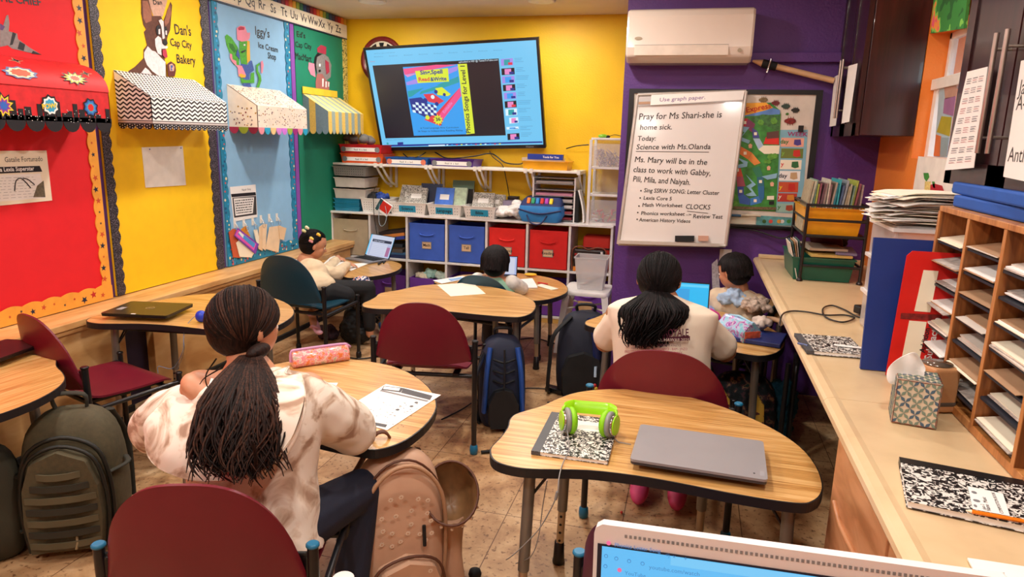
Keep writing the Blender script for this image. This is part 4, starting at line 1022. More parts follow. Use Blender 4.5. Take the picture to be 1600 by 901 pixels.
a=xs(696);standbook((a-.05,YC+.1,z0+.03),(.17,.02,.22),mat('blue gradient cover','#3a6fd0',.3,var=.5,vs=6),'glossy blue book standing in the Language basket',.4,0,'book','book');standbook((a+.08,YC+.13,z0+.03),(.13,.03,.22),mat('pale green cover','#b9cfb0',.5,var=.2,vs=40),'pale green workbook in the Language basket',.35,0,'book','book',False)
standbook((a+.15,YC+.22,z0+.03),(.08,.04,.2),M_dark,'black binder at the back of the Language basket',.1,0,'binder','binder',False)
standbook((a+.07,YC+.28,z0+.03),(.2,.02,.27),mat('grey green cover','#55705a',.5),'grey green folder leaning on the wall behind the baskets',.15,0,'folder','folder',False)
a=xs(752);standbook((a-.02,YC+.1,z0+.03),(.19,.03,.2),M_marbl,'pale marbled notebook in front in the Bible basket',.55);standbook((a+.06,YC+.16,z0+.03),(.19,.03,.18),M_marbl,'pale marbled notebook behind in the Bible basket',.5,-.1)
def tray(c,d,m,lab,grp,rows=0):return basket(c,d,m,lab,name='paper_tray',taper=.94,holes=rows>0,hole_rows=rows,group=grp,thick=.004)
yy=YC+.15;xc=(xs(522)+xs(563))/2
z=z0+.001
for i in range(3):tray((xc+.0,yy,z),(.25,.26,.04),mat('clear teal plastic','#2a86a8',.25),'translucent teal tray in the stack of three at the left end, '+('lowest','middle','topmost')[i],'teal trays');z+=.036
z+=.006
for i,(lab,m,w_)in enumerate((('whitish tray full of paper above the teal trays',mat('cloudy white plastic','#c8bfb6',.35),.31),('whitish tray of paper second above the teal trays',MATS['cloudy white plastic'],.3),('grey mesh tray topmost under the wall shelf',mat('smoky grey plastic','#77726c',.4),.32))):
 tray((xc+.04,yy,z),(w_,.28,.085),m,lab,None,3 if i==2 else 0)
 k=MB()
 for j in range(5):k.cbox((xc+.04+random.uniform(-.006,.006),yy,z+.02+j*.012),(w_-.045,.22,.004),random.choice((M_paper,mat('pinkish paper','#c9988a'),M_cream)),RZ(random.uniform(-.03,.03)))
 if i<2:k.single('paper_sheaf',('sheaf of paper in the lower whitish tray','sheaf of paper in the upper whitish tray')[i],'papers')
 z+=.1
a=xs(588);lump((a-.03,YC+.12,z0+.1),(.2,.13,.075),M_dark,'cloth_pouch','black cloth bundle in the perforated basket','cloth',seed=7);lump((a+.04,YC+.1,z0+.1),(.11,.1,.085),mat('royal blue cloth','#1f3f8c',.7),'cloth_pouch','royal blue bundle in the perforated basket','cloth',seed=8)
t=MB();F=Frame((xs(598),YC-.0,z0+.01),(1,0,0),(0,0,1)).sub(0,0,-.55);t.rect(F,-.06,0,.07,.11,.002,.02,M_paper).rect(F,-.055,.02,.065,.105,.02,.0205,M_red).rect(F,-.06,0,-.03,.11,.02,.021,mat('dark teal print','#1f4a50'));t.single('card_pack','small red and white card pack leaning on the perforated basket','card pack')
wire([onY(588,290,YC+.05),onY(584,300,YC-.02),onY(584,330,YC-.02),onY(588,360,YC-.02),onY(592,378,YC)],.003,M_black,'charging_cable','thin black cable hanging from the perforated basket')
wire([onY(593,318,YC-.02),onY(592,345,YC-.02),onY(596,353,YC-.02),onY(602,348,YC-.02),onY(604,335,YC-.02),onY(602,322,YC-.02)],.0028,mat('pale blue cable','#9fb7c4'),'charging_cable','pale blue cable looping in front of the open cube')
k=MB();c=Vector((xs(800),YC+.1,z0+.0))
for i in range(12):k.ell(c+Vector((random.uniform(-.11,.08),random.uniform(-.08,.06),.03+random.random()*.07)),(.07,.06,.035),M_wplast,nu=10,nv=7)
k.ell(c+Vector((.02,.02,.12)),(.05,.04,.05),M_wplast)
k.single('plastic_bag','crumpled white plastic bag left of the blue pouch','bag',remesh=.008,smoothit=1,disp=(.03,.04))
k=MB().cbox((xs(796),YC+.22,z0+.075),(.2,.1,.15),mat('lilac grey card','#8f86a0',.6),RZ(.1));k.single('cardboard_box','lilac grey box behind the white plastic bag','box',bevel=.003)
k=MB().cbox((xs(790),YC+.3,z0+.09),(.1,.06,.18),M_black,RZ(.0));k.single('black_box','small black box against the wall by the hanging cable','box',bevel=.006)
t=thing('marker_pouch','open sky blue pouch showing a row of bright markers','pouch',(xs(846),YC+.1,z0))
pb=mat('sky blue nylon','#2f86cc',.6,bump=.1);a=xs(812);b_=xs(880);k=MB()
def rrect(x0,x1,y0,y1,z,r=.03,n=5):
 out=[]
 for cx0,cy0,a0 in((x1-r,y0+r,-PI/2),(x1-r,y1-r,0),(x0+r,y1-r,PI/2),(x0+r,y0+r,PI)):
  for i in range(n):q=a0+PI/2*i/(n-1);out.append(Vector((cx0+r*math.cos(q),cy0+r*math.sin(q),z)))
 return out
k.rings([rrect(a+.03,b_-.03,YC-.02,YC+.2,z0+.001),rrect(a,b_,YC-.04,YC+.22,z0+.07),rrect(a+.01,b_-.01,YC-.03,YC+.22,z0+.135)],pb);k.build('pouch_body',t,world=True)
k=MB();k.rings([rrect(a+.01,b_-.01,YC-.03,YC+.22,z0+.135),rrect(a+.02,b_-.02,YC+.06,YC+.25,z0+.18),rrect(a+.04,b_-.04,YC+.1,YC+.26,z0+.2)],mat('navy mesh','#1d2c5c',.6));k.build('raised_flap',t,world=True)
for i,c in enumerate(('#e8792a','#2a9a6a','#2f86cc','#c8302a','#a83ab0','#ecd02c')):
 x=a+.08+i*(b_-a-.18)/5;MB().cbox((x,YC+.03,z0+.165),(.03,.05,.055),mat('marker '+c,c,.35),RX(-.5)).build('marker',t,world=True,bevel=.008)
MB().tube([(a+.08,YC-.045,z0+.06),(a+.12,YC-.07,z0-.0),(a+.2,YC-.075,z0-.008),(b_-.12,YC-.045,z0+.06)],.006,mat('navy strap','#16285c'),6,curve=5).build('strap',t,world=True)
MB().tube([(a+.005,YC-.036,z0+.105),((a+b_)/2,YC-.06,z0+.075),(b_-.005,YC-.036,z0+.105)],.007,MATS['navy strap'],6,curve=5).build('zip',t,world=True)
def lbin(pa,pb,col,lab,px_y,zz,hh,word=True,dy=0.0,lid=None,dep=.27):
 a,b_=onY(pa,px_y,5.7).x,onY(pb,px_y,5.7).x;m=mat('bin '+col,col,.35)
 t=basket(((a+b_)/2,5.7+dep/2+dy,zz),(b_-a,dep,hh),m,lab,name='book_bin',holes=False,taper=.94)
 if not word:return t
 Fq=Frame((0,-dep/2*.97-.002,hh*.42),(1,0,0),(0,-.06,1));w_=(b_-a)*.4
 k=MB().rect(Fq,-w_,-.017,w_,.017,.001,.0025,M_paper)
 for sx in(-1,1):k.disc(Fq,sx*w_,0,.024,.0025,.004,M_grey if col!='#1a5fae' else mat('salmon disc','#dc7a5c'),16)
 k.text(Fq,'Read  A  a  bed',0,-.008,.022,M_ink,h=.0028,align='CENTER',sx=.9);k.build('label_strip',t);return t
zs=1.293
lbin(532,598,'#e8581c','orange book bin at the left end of the wall shelf, under the red bin',245,zs,.085)
lbin(530,596,'#cf1c22','red book bin stacked on the orange bin',230,zs+.088,.075)
lbin(602,668,'#1a5fae','blue book bin on the wall shelf below the television\'s left half',245,zs,.062)
lbin(672,740,'#4a1f86','purple book bin on the wall shelf below the television\'s centre',250,zs,.062)
k=MB();c=Vector((onY(560,215,5.85).x,5.86,zs+.19))
for i in range(14):k.ell(c+Vector((random.uniform(-.16,.14),random.uniform(-.07,.07),random.uniform(0,.07))),(.05,.05,.035),random.choice((mat('grey print cloth','#6d6a66',.8),mat('mustard print cloth','#b89440',.8),MATS['grey print cloth'])),nu=10,nv=7)
k.single('patterned_bag','grey and mustard patterned cloth bag behind the red bin in the corner','bag',smoothit=1)
lbin(816,888,'#efaa1c','yellow tray at the right end of the wall shelf',255,zs,.07,False,dep=.24)
slab('paper_sheaf','clear and white packets lying in the yellow tray','papers',(onY(850,240,5.82).x,5.82,zs+.08),(.34,.2,.03),M_clear2,.03)
t=MB();c=Vector((onY(853,240,5.74).x,5.735,zs+.105));t.cbox(c,(.3,.05,.045),mat('deep blue card','#12379a',.4));F=Frame(c+Vector((0,-.0255,0)),(1,0,0),(0,0,1));t.text(F,'Tools for You',-.02,-.008,.024,M_paper,h=.001,bold=.02);t.single('slim_box','slim deep blue printed box on the yellow tray','box')
t=thing('letter_sorter','upright sorter of clear shelves holding coloured papers under the wall shelf','paper sorter',((xs(868)),YC+.2,z0))
a,b_=xs(833,300,YC+.1),xs(898,300,YC+.1)
for x in(a,b_):MB().box((x-.006,YC+.1,z0),(x+.006,YC+.36,z0+.37),M_wplast).build('side_panel',t,world=True)
for i in range(8):
 z=z0+.01+i*.05;MB().box((a,YC+.1,z),(b_,YC+.36,z+.004),M_clear2).build('shelf',t,world=True)
 c=('#8a3038','#a04a50','#d8d0cc','#b8b0ac','#c88aa0','#d8d0cc','#a8a09c')[i%7]
 if i not in(5,)and i<7:
  slab('paper_sheaf',('dark red','rose red','white','greyish','pink','white upper','grey')[i]+' papers lying in the clear letter sorter','papers',((a+b_)/2,YC+.22,z+.016),(b_-a-.04,.22,.02),mat('paper '+c,c,.7))
k=MB();g=[]
for i in range(9):
 q=i/8;g.append([(b_+.03+.05*math.sin(q*1.6),YC+.08+.12*s_,z0+.27-.265*q)for s_ in(0,1)])
k.sheet(g,M_paper,.012);k.single('curved_folder','white curved folder standing between the letter sorter and the drawers','folder')
slab('dark_case','dark standing case between letter sorter and curved folder','case',(b_+.02,YC+.2,z0+.13),(.04,.2,.26),M_dark,bevel=.01)
t=thing('drawer_tower','tall white framed tower of three clear drawers beside the purple wall','drawer tower',(xs(938),YC+.16,z0))
a,b_=onY(921,280,YC+.02).x,onY(970,280,YC+.02).x;zz=[z0+.002,z0+.235,z0+.455,z0+.685]
MB().box((a,YC+.3,z0),(b_,YC+.31,zz[3]),M_clear).build('back_panel',t,world=True)
for z in zz:MB().box((a,YC+.02,z-.002),(b_,YC+.31,z+.016),M_wplast).build('frame_shelf',t,world=True,bevel=.003)
for x in(a,b_):
 for y in(YC+.025,YC+.3):MB().box((x-.011,y-.011,z0),(x+.011,y+.011,zz[3]),M_wplast).build('post',t,world=True)
for i in(0,2):
 dr=MB().box((a+.015,YC+.015,zz[i]+.02),(b_-.015,YC+.019,zz[i+1]-.03),M_clear).box((a+.015,YC+.02,zz[i]+.02),(a+.018,YC+.28,zz[i+1]-.05),M_clear).box((b_-.018,YC+.02,zz[i]+.02),(b_-.015,YC+.28,zz[i+1]-.05),M_clear).build('drawer',t,world=True)
MB().box((a+.03,YC+.05,zz[1]+.016),(a+.034,YC+.28,zz[2]-.02),M_clear).build('drawer_side',t,world=True)
k=MB()
for i in range(90):
 p=Vector((random.uniform(a+.04,b_-.04),random.uniform(YC+.04,YC+.2),random.uniform(zz[2]+.025,zz[2]+.14)));q=Vector((random.uniform(-1,1),random.uniform(-.4,.4),random.uniform(-1,1))).normalized()*.03
 k.tube([p-q,p+q],.0035,random.choice((mat('mauve pencil','#9a7a7c'),mat('pale pencil','#cdb8b0'),mat('plum pencil','#6c4a54'))),5)
k.single('pencil_stubs','heap of mauve and pale pencil stubs in the top clear drawer','pencils',kind='stuff')
k=MB()
for i in range(26):
 p=Vector((random.uniform(a+.04,b_-.04),random.uniform(YC+.04,YC+.14),random.uniform(zz[0]+.03,zz[0]+.11)));q=Vector((random.uniform(-1,1),0,random.uniform(-.6,.6))).normalized()*.025
 k.tube([p-q,p+q],.008,random.choice((mat('beige scrap','#bfa894'),mat('coral scrap','#d85a50'),M_paper,M_grey)),6)
k.single('craft_scraps','beige and coral craft scraps in the bottom clear drawer','craft supplies',kind='stuff')
k=MB();p=Vector((onY(942,214,YC+.15).x,YC+.15,zz[3]+.03));k.ell(p,(.04,.03,.016),mat('lime plastic','#7ab82a',.3));k.ell(p+Vector((.04,0,-.004)),(.02,.02,.012),M_dark);k.tube([p+Vector((.05,0,0)),p+Vector((.1,0,.012)),p+Vector((.16,.02,0))],.003,M_dark,6,curve=4)
k.single('toy_clip','small lime green toy with a black lead on top of the drawer tower','toy')
MB().box((-0.5,5.7,1.45),(-0.462,5.9,1.95),M_wplast).single('wall_plate','narrow white vertical strip on the yellow wall at the purple corner','wall plate',bevel=.004)
S=onZ(868,541,0);
sx,sy,st_=-0.69,5.02,0.47
t=thing('metal_stool','white metal stool in front of the cube unit carrying a clear bin','stool',(sx,sy,0))
k=MB();k.rings([[p-Vector((0,0,0))for p in rrect(-.17,.17,-.17,.17,st_-.035,.04)],rrect(-.175,.175,-.175,.175,st_-.015,.045),rrect(-.165,.165,-.165,.165,st_,.045)],M_wplast);k.build('seat',t)
for a in(-1,1):
 for b_ in(-1,1):
  k=MB();w_=.055
  k.rings([[Vector((a*(.165-(w_ if i in(1,2)else 0)*.9),b_*(.165-(w_ if i in(2,3)else 0)*.9),st_-.03))for i in range(4)],[Vector((a*(.21-(w_*.5 if i in(1,2)else 0)),b_*(.21-(w_*.5 if i in(2,3)else 0)),.0))for i in range(4)]],M_wplast,smooth=False)
  k.build('leg',t)
MB().tube([(-.16,-.16,.33),(.16,.16,.33)],.007,M_wplast,6).tube([(-.16,.16,.33),(.16,-.16,.33)],.007,M_wplast,6).build('cross_brace',t)
MB().box((-.05,-.172,.3),(.05,-.168,.4),mat('tan tag','#c9a070')).build('paper_tag',t)
t=basket((sx+.02,sy-.02,st_+.001),(.235,.2,.24),M_clear2,'cloudy clear bin of pens standing on the white stool',name='clear_bin',holes=False,taper=.78)
k=MB()
for i in range(14):
 a=random.uniform(-1,1);k.tube([(sx+.02+a*.07,sy-.06+random.uniform(0,.08),st_+.02),(sx+.02-a*.07+random.uniform(-.02,.02),sy-.03,st_+.09)],.005,random.choice((mat('rust pen','#c0643a'),M_grey,M_cream,mat('brown pen','#6b4432'))),6)
k.single('loose_pens','loose rust and grey pens lying in the clear bin on the stool','pens',kind='stuff')
# ================================================================ PURPLE WALL
t=thing('air_conditioner','white wall air conditioner high on the purple wall','air conditioner',(-0.087,4.37,2.0))
FA=Frame((0,4.25,0),(1,0,0),(0,0,1));a,b_=-0.437,0.268
acm=mat('glossy white plastic','#dfd3c6',0.12,var=0.01,coat=.4)
prof=[(4.47,2.0),(4.33,2.0),(4.26,2.03),(4.245,2.08),(4.25,2.25),(4.27,2.285),(4.30,2.295),(4.47,2.295)]
k=MB();rs=[]
for x,s_ in((a,.965),(a+.012,1.0),(b_-.012,1.0),(b_,.965)):
 rs.append([Vector((x,4.47+(y-4.47)*s_,2.148+(z-2.148)*s_))for y,z in prof])
k.rings(rs,acm,smooth=False);k.build('housing',t,world=True,bevel=.012,seg=4)
k=MB();F=Frame((0,4.247,0),(1,0,0),(0,0,1))
MB().rect(F,a+.05,2.035,b_-.13,2.09,.001,.003,mat('vane white','#d6c8b8',.25)).rect(F,a+.05,2.091,b_-.13,2.0925,.001,.003,M_grey).build('air_vane',t,world=True)
k.disc(F,a+.07,2.128,.022,.0,.004,mat('badge bronze','#9a8a74',.4,.5),20,.009).disc(F,b_-.07,2.06,.011,.0,.004,MATS['badge bronze'],16);k.build('badge',t,world=True)
A,B=onY(1176,95,4.42),onY(1303,126,4.4)
t=thing('window_pole','long unpainted wooden pole with a black grip fixed below the air conditioner','pole',tuple((A+B)/2-Vector((0,0,.05))))
d=(B-A)
MB().tube([A,A+d*.12],(.006,.02),mat('pale wood','#d0a67c',.5),10).tube([A+d*.3,B],.0165,MATS['pale wood'],12).build('shaft',t,world=True)
MB().tube([A+d*.12,A+d*.3],.024,M_dark,12).build('grip_tape',t,world=True)
MB().tube([A+d*.22+Vector((0,-.025,.03)),A+d*.2+Vector((0,-.03,-.01)),A+d*.18+Vector((0,-.03,-.05))],.007,M_chrome,8).build('metal_clip',t,world=True)
t=thing('magnetic_board','black framed magnetic board with a board-game poster on the purple wall','magnetic board',(0.13,4.45,1.05))
MB().rect(FP,-0.415,1.055,0.675,1.86,.001,.02,mat('board white','#d9cfc2',.25)).build('panel',t,world=True)
for q in((-.42,1.04,.69,1.065),(-.42,1.835,.69,1.862),(-.42,1.065,-.39,1.835),(.655,1.065,.69,1.835)):
 MB().rect(FP,*q,.001,.03,M_black).build('frame_bar',t,world=True,bevel=.002)
F=FP
for(x,y,r,m,lab)in((1193,156,.022,mat('olive insect print','#7a6440',.5,var=.4,vs=60),'brown insect magnet at the top left of the magnetic board'),(1212,161,.02,mat('red insect print','#6a1c1c',.5,var=.4,vs=60),'dark red insect magnet touching the poster'),(1228,166,.021,mat('green beetle print','#2c4238',.4,var=.4,vs=60),'dark green beetle magnet on the magnetic board'),(1243,172,.02,mat('black beetle print','#222018',.4,var=.4,vs=60),'black beetle magnet furthest right'),(1235,189,.028,mat('crimson beetle print','#7c1c18',.4,var=.6,vs=60),'large crimson beetle magnet above the week chart'),(1230,178,.008,mat('tiny green print','#4a7a2c'),'tiny green magnet between the beetles')):
 u,v=F.at(x,y,.02);k=MB();k.disc(F,u,v,r*1.1,.0205,.026,m,14,r*.62);k.disc(F,u-r*.9,v,r*.35,.0205,.027,m,10)
 for s_ in(-1,0,1):
  k.tube([F(u+s_*r*.5,v-r*.9,.023),F(u+s_*r*.5,v+r*.9,.023)],.0016,m,5)
 k.single('insect_magnet',lab,'magnet','insect magnets')
for x,y,lab in((1251,201,'black bulldog clip magnet over the week chart'),):
 u,v=F.at(x,y,.02);MB().rect(F,u-.014,v-.018,u+.014,v+.018,.0205,.035,M_black).single('clip_magnet',lab,'magnet')
Z5=(1120,130,3.917)
def pq(k,pts,m,h,F=FP):k.prism(trc(F,pts,*Z5,h),F,h,h+.0005,m)
t=thing('week_chart','days of the week chart with coloured strips at the right of the game poster','chart',tuple(FP(.45,1.07,.02)))
k=MB();pq(k,[(385,285),(558,285),(520,800),(360,790)],mat('pale teal card','#7fb3c4',.6),.021);k.build('chart_sheet',t,world=True)
k=MB();row=[((395,333),(535,390),mat('salmon strip','#e8a890')),((395,398),(530,460),mat('olive strip','#6c7a30')),((390,468),(520,528),M_cream),((385,535),(512,598),M_paper),((380,603),(500,668),mat('red orange strip','#c8502c')),((375,672),(492,726),mat('brick strip','#b83a2c')),((370,735),(485,790),mat('mint strip','#9cc0b0'))]
pics=['#4a3a8c','#c8281c','#2c6a34','#c8a478','#c8281c','#d88a2c','#a8482c']
for i,((x0,y0),(x1,y1),m)in enumerate(row):
 pq(k,[(x0,y0),(x1,y0+2),(x1-4,y1),(x0-5,y1-2)],m,.0218)
 c=mat('picture '+pics[i],pics[i]);cx0=x1-60;pq(k,[(cx0,y0+12),(cx0+38,y0+10),(cx0+42,y1-14),(cx0+18,y1-8),(cx0-4,y1-16)],c,.0224)
k.build('day_strips',t,world=True)
k=MB()
def ptx(k,s_,x,y,hh,m,F=FP,h=.023,bold=.02,al='LEFT',rot=0,Z=Z5,sx=1):
 u,v=F.at(Z[0]+x/Z[2],Z[1]+y/Z[2],h);u2,v2=F.at(Z[0]+x/Z[2],Z[1]+(y-hh)/Z[2],h);k.text(F,s_,u,v,(v2-v)/.72,m,h=h,bold=bold,align=al,rot=rot,sx=sx)
ptx(k,'WEEK',432,322,26,mat('magenta ink','#a0286c'),sx=1.2)
for i,(tx,m)in enumerate((('day',mat('forest ink','#2c7a3c')),('y',mat('grass ink','#7ab03c')),('y',MATS['bright red ink']),('day',MATS['navy ink']),('y',MATS['yellow ink']),('y',M_cream),('y',MATS['forest ink']))):
 ptx(k,tx,row[i][0][0]+(2 if tx=='y' else-8),row[i][1][1]-22,26,m)
k.build('day_names',t,world=True)
def fitline(k,F,s_,p0,p1,hg,m,h):
 a_,b_,c_=Vector(F.at(*p0,h)),Vector(F.at(*p1,h)),Vector(F.at(p0[0],p0[1]-hg,h));d=b_-a_;v,_f=textmesh(s_,.012,'LEFT');sz=(c_-a_).length/.72
 k.text(F,s_,a_.x,a_.y,sz,m,h=h,rot=math.atan2(d.y,d.x),sx=d.length/(max(q[0]for q in v)*sz),bold=.012)
t=thing('game_poster','laminated green board-game poster with a winding coloured path, partly behind the whiteboard','poster',tuple(FP(.3,1.1,.02)))
gr_=mat('meadow green','#3f8a3c',.3,var=.35,vs=25);k=MB();pq(k,[(30,130),(330,118),(385,165),(392,190),(362,785),(30,770)],gr_,.024);k.build('poster_sheet',t,world=True)
k=MB();L=[.0246]
def pp(pts,m):L[0]+=.00012;pq(k,pts,m,L[0])
pp([(120,205),(385,190),(388,165),(340,150)],mat('sky print blue','#5a86c8',var=.2));pp([(30,125),(300,118),(345,150),(300,165),(120,210),(30,215)],mat('banner amber','#f2aa30'))
pp([(200,215),(280,190),(385,200),(383,300),(300,260)],mat('tree green','#3c7038',var=.4,vs=60));pp([(300,330),(380,300),(380,375),(285,372)],MATS['bright red ink']);pp([(305,300),(380,290),(380,335),(305,340)],mat('engine brown','#5c3a34'))
pth=[((130,215),(190,215),(215,270),(150,262)),((190,215),(235,250),(215,300),(175,268)),((215,270),(250,295),(262,335),(220,335)),((222,338),(262,338),(285,380),(255,405)),((255,405),(285,380),(385,380),(380,432),(290,432)),((110,372),(150,388),(140,435),(110,425)),((150,388),(215,425),(190,465),(138,432)),((215,425),(268,488),(230,502),(192,466)),((105,475),(140,500),(160,570),(120,572),(105,540)),((120,572),(160,570),(175,630),(125,632)),((125,632),(165,632),(165,690),(130,690)),((130,690),(165,680),(205,710),(200,745),(140,735)),((205,705),(255,690),(275,730),(205,748)),((255,690),(250,630),(290,630),(290,700),(272,730)),((250,630),(245,575),(285,570),(290,630)),((245,575),(215,520),(260,505),(285,570))]
pc_=['#c8303c','#8a3c64','#4a4a94','#a8c0d8','#ddc49c','#e07830','#dd7a34','#e08a3c','#cc4a30','#a84a5c','#3c4a9c','#3a62b0','#3a7cc0','#2c6a9c','#2f6c80','#2c7a58']
for q,c in zip(pth,pc_):pp(q,M_cream if c=='#ddc49c' else mat('path '+c,c));
for q in pth[::2]:
 cx0=sum(p[0]for p in q)/len(q);cy0=sum(p[1]for p in q)/len(q);pp([(cx0-9,cy0-9),(cx0+9,cy0-9),(cx0+9,cy0+9),(cx0-9,cy0+9)],M_cream)
riv=mat('river blue','#8ab8d0',var=.15)
for q in([(130,260),(200,270),(150,330),(205,350),(195,370),(130,345),(170,300),(125,280)],[(115,450),(190,480),(185,510),(130,520),(125,500),(165,490)],[(175,555),(240,620),(210,640),(245,690),(190,690),(175,680),(215,665),(180,630),(215,610)],[(275,570),(370,550),(365,580),(310,590)]):pp(q,riv)
for(x,y)in((205,385),(318,520),(338,618)):pp([(x-12,y-8),(x,y-16),(x+12,y-8),(x+9,y+12),(x-9,y+12)],mat('peach print','#e8b090'))
for(x,y,r)in((330,450,22),(355,445,18),(300,478,14),(320,480,14),(100,690,24),(110,740,24),(270,240,20),(350,230,22)):pp([(x+r*math.cos(i),y+r*math.sin(i))for i in range(6)],mat('bush green','#5c9a34' if y<470 and x>320 else '#2c6430',var=.3,vs=60))
pp([(308,690),(350,688),(350,712),(306,712)],M_cream);pp([(320,722),(350,720),(350,742),(320,744)],M_ink);pp([(100,752),(365,758),(363,775),(100,770)],mat('rail brown','#6c5a3c',var=.4,vs=90))
k.build('printed_path',t,world=True);k=MB();fitline(k,FP,'Garden Express',(1120+20/3.917,130+212/3.917),(1120+332/3.917,130+150/3.917),8.5,mat('scarlet ink','#c02818'),L[0]+.001);k.build('title_lettering',t,world=True)
t=MB();h=.0216;t.prism(trc(FP,[(245,808),(470,822),(462,872),(240,865)],*Z5,h),FP,h,h+.001,mat('garden scene print','#5fa0a0',var=.3,vs=30))
for x,c in((290,'#3c6a2c'),(330,'#d04a3c'),(400,'#e0dcd0'),(380,'#e0a03c'),(440,'#3c8a3c')):
 u,v=FP.at(1120+x/3.917,130+845/3.917,h);t.disc(FP,u,v,.012,h+.001,h+.0015,mat('spot '+c,c),10)
t.single('picture_card','strip of a vegetable picture below the game poster','poster')
t=MB();t.prism(trc(FP,[(75,805),(240,810),(235,862),(70,860)],*Z5,.0216),FP,.0216,.024,M_cream);t.single('paper_pocket','cream paper pocket at the bottom of the magnetic board','paper')
for x0,x1,c,lab in((80,145,'#2c5a7c','blue marker on the magnetic board ledge'),(150,265,'#c8b8a0','tan ruler on the magnetic board ledge')):
 A,B=FP(*FP.at(1120+x0/3.917,130+802/3.917),.045),FP(*FP.at(1120+x1/3.917,130+806/3.917),.045);MB().tube([A,B],.008,mat('stick '+c,c,.4),8).single('whiteboard_marker',lab,'marker')
t=MB();t.box((.24,4.40,1.055),(.66,4.44,1.066),M_black).single('board_ledge','thin black ledge under the magnetic board','ledge')
t=thing('whiteboard','tall silver framed whiteboard with handwritten notes leaning on the purple wall','whiteboard',(-.1,4.38,.9))
bl_,br_,tl_=onY(966,381,4.33),onY(1133,389,4.33),onY(989,148,4.405);tr_=onY(1157,148,4.405)
FW=Frame(bl_,(1,0,0),tl_-bl_)
W1=br_.x-bl_.x;W2=tr_.x-bl_.x;HW=(tl_-bl_).length;off=FW.at(989,148)[0]
FW=Frame(bl_,(br_-bl_),(tl_-bl_))if False else FW
def wb(u,v):return(u*(W1)+v*off*0,v*HW)
k=MB();P_=[FW.at(966,381),FW.at(1133,389),FW.at(1157,148),FW.at(989,148)]
k.prism(P_,FW,-.012,0,mat('whiteboard gloss','#dfdad6',.12,var=.01,coat=.3));k.build('writing_surface',t,world=True)
Pv=[Vector((p[0],p[1],0))for p in P_]
k=MB()
for i,j in((0,1),(1,2),(2,3),(3,0)):
 A,B=P_[i],P_[j];k.tube([FW(A[0],A[1],0),FW(B[0],B[1],0)],.011,mat('silver frame','#c4bdb4',.3,.4),8)
k.build('silver_frame',t,world=True)
k=MB();k.prism([FW.at(x,y,.004)for x,y in((967,375),(1123,385),(1123,390),(967,380))],FW,.002,.035,MATS['silver frame']);k.build('pen_tray',t,world=True)
k=MB();k.prism([FW.at(x,y,.002)for x,y in((991,152),(1154,150),(1152,164),(990,166))],FW,.002,.012,M_clear2);k.prism([FW.at(x,y,.013)for x,y in((1010,149),(1155,147),(1152,161),(1009,165))],FW,.013,.014,M_paper);k.prism([FW.at(x,y,.013)for x,y in((991,159),(1009,159),(1009,163),(990,163))],FW,.013,.0135,mat('tan strip','#b08a6c'))
k.build('clip_rail',t,world=True)
k=MB();Z1=(940,130,3.336)
def wt(s_,x0,y0,x1,y1,hh,m=M_ink,h=.001,bold=.0):
 a_=Vector(FW.at(940+x0/3.336,130+y0/3.336,h));b_=Vector(FW.at(940+x1/3.336,130+y1/3.336,h));c_=Vector(FW.at(940+x0/3.336,130+(y0-hh)/3.336,h));d=b_-a_
 v,_f=textmesh(s_,bold,'LEFT');wd=max(q[0]for q in v);sz=(c_-a_).length/.72
 for i,(p,q)in enumerate(((0,0),(.0012,.0004),(.0006,-.0008))):k.text(FW,s_,a_.x+p,a_.y+q,sz,m,h=h+i*.0001,rot=math.atan2(d.y,d.x),sx=d.length/(wd*sz),bold=bold,shear=.08)
wt('Use graph paper.',275,99,512,93,20,mat('faded violet ink','#9a86a8'),h=.0145);gi=mat('whiteboard marker ink','#3a3532',.6)
wt('Pray for Ms Shari-she is',170,190,600,192,34,gi);wt('home sick.',178,243,345,246,28,gi);wt('Today:',168,300,262,302,26,gi);wt('Science with Ms.Olanda',163,345,548,356,28,gi)
wt('Ms. Mary will be in the',155,410,532,438,30,gi);wt('class to work with Gabby,',150,462,552,495,30,gi);wt('Pili, Mila, and Naiyah.',150,512,448,540,30,gi)
wt('Sing SSRW SONG: Letter Cluster',210,570,600,597,22,gi);wt('Lexia Core 5',208,608,355,618,19,gi);wt('Math Worksheet',203,645,412,655,19,gi);wt('CLOCKS',428,664,556,672,26,gi);wt('Phonics worksheet',198,688,425,700,19,gi)
wt('Review Test',468,714,622,722,22,gi);wt('American History Videos',190,722,455,738,19,gi);wt('->',432,700,460,702,12,gi)
for x,y in((196,562),(193,600),(188,642),(183,676),(181,711)):
 u,v=FW.at(940+x/3.336,130+y/3.336);k.disc(FW,u,v,.005,.001,.0015,gi,10)
def ln(x0,y0,x1,y1):
 k.prism([FW.at(940+x/3.336,130+y/3.336)for x,y in((x0,y0),(x1,y1),(x1,y1+3),(x0,y0+3))],FW,.001,.0015,gi)
ln(163,354,542,370);ln(438,675,548,690)
k.build('handwriting',t,world=True)
k=MB();k.prism([FW.at(x,y,.03)for x,y in((1054,371),(1084,372),(1084,381),(1054,380))],FW,.002,.03,M_dark);k.single('board_eraser','black board eraser on the whiteboard\'s tray','eraser',bevel=.003)
k=MB();k.prism([FW.at(x,y,.03)for x,y in((1090,372),(1106,373),(1106,381),(1090,380))],FW,.002,.025,mat('dusty pink block','#c79a84',.8));k.single('board_eraser','small pinkish block on the whiteboard\'s tray','eraser',bevel=.003)
MB().box((.2,4.455,.78),(.27,4.47,.9),M_wplast).single('wall_socket','pale wall socket low on the purple wall behind the boy','socket')
wire([onY(1140,355,4.42),onY(1180,360,4.42),onY(1220,372,4.38),onY(1238,366,4.38)],.005,M_black,'power_cable','black cable sagging below the magnetic board')
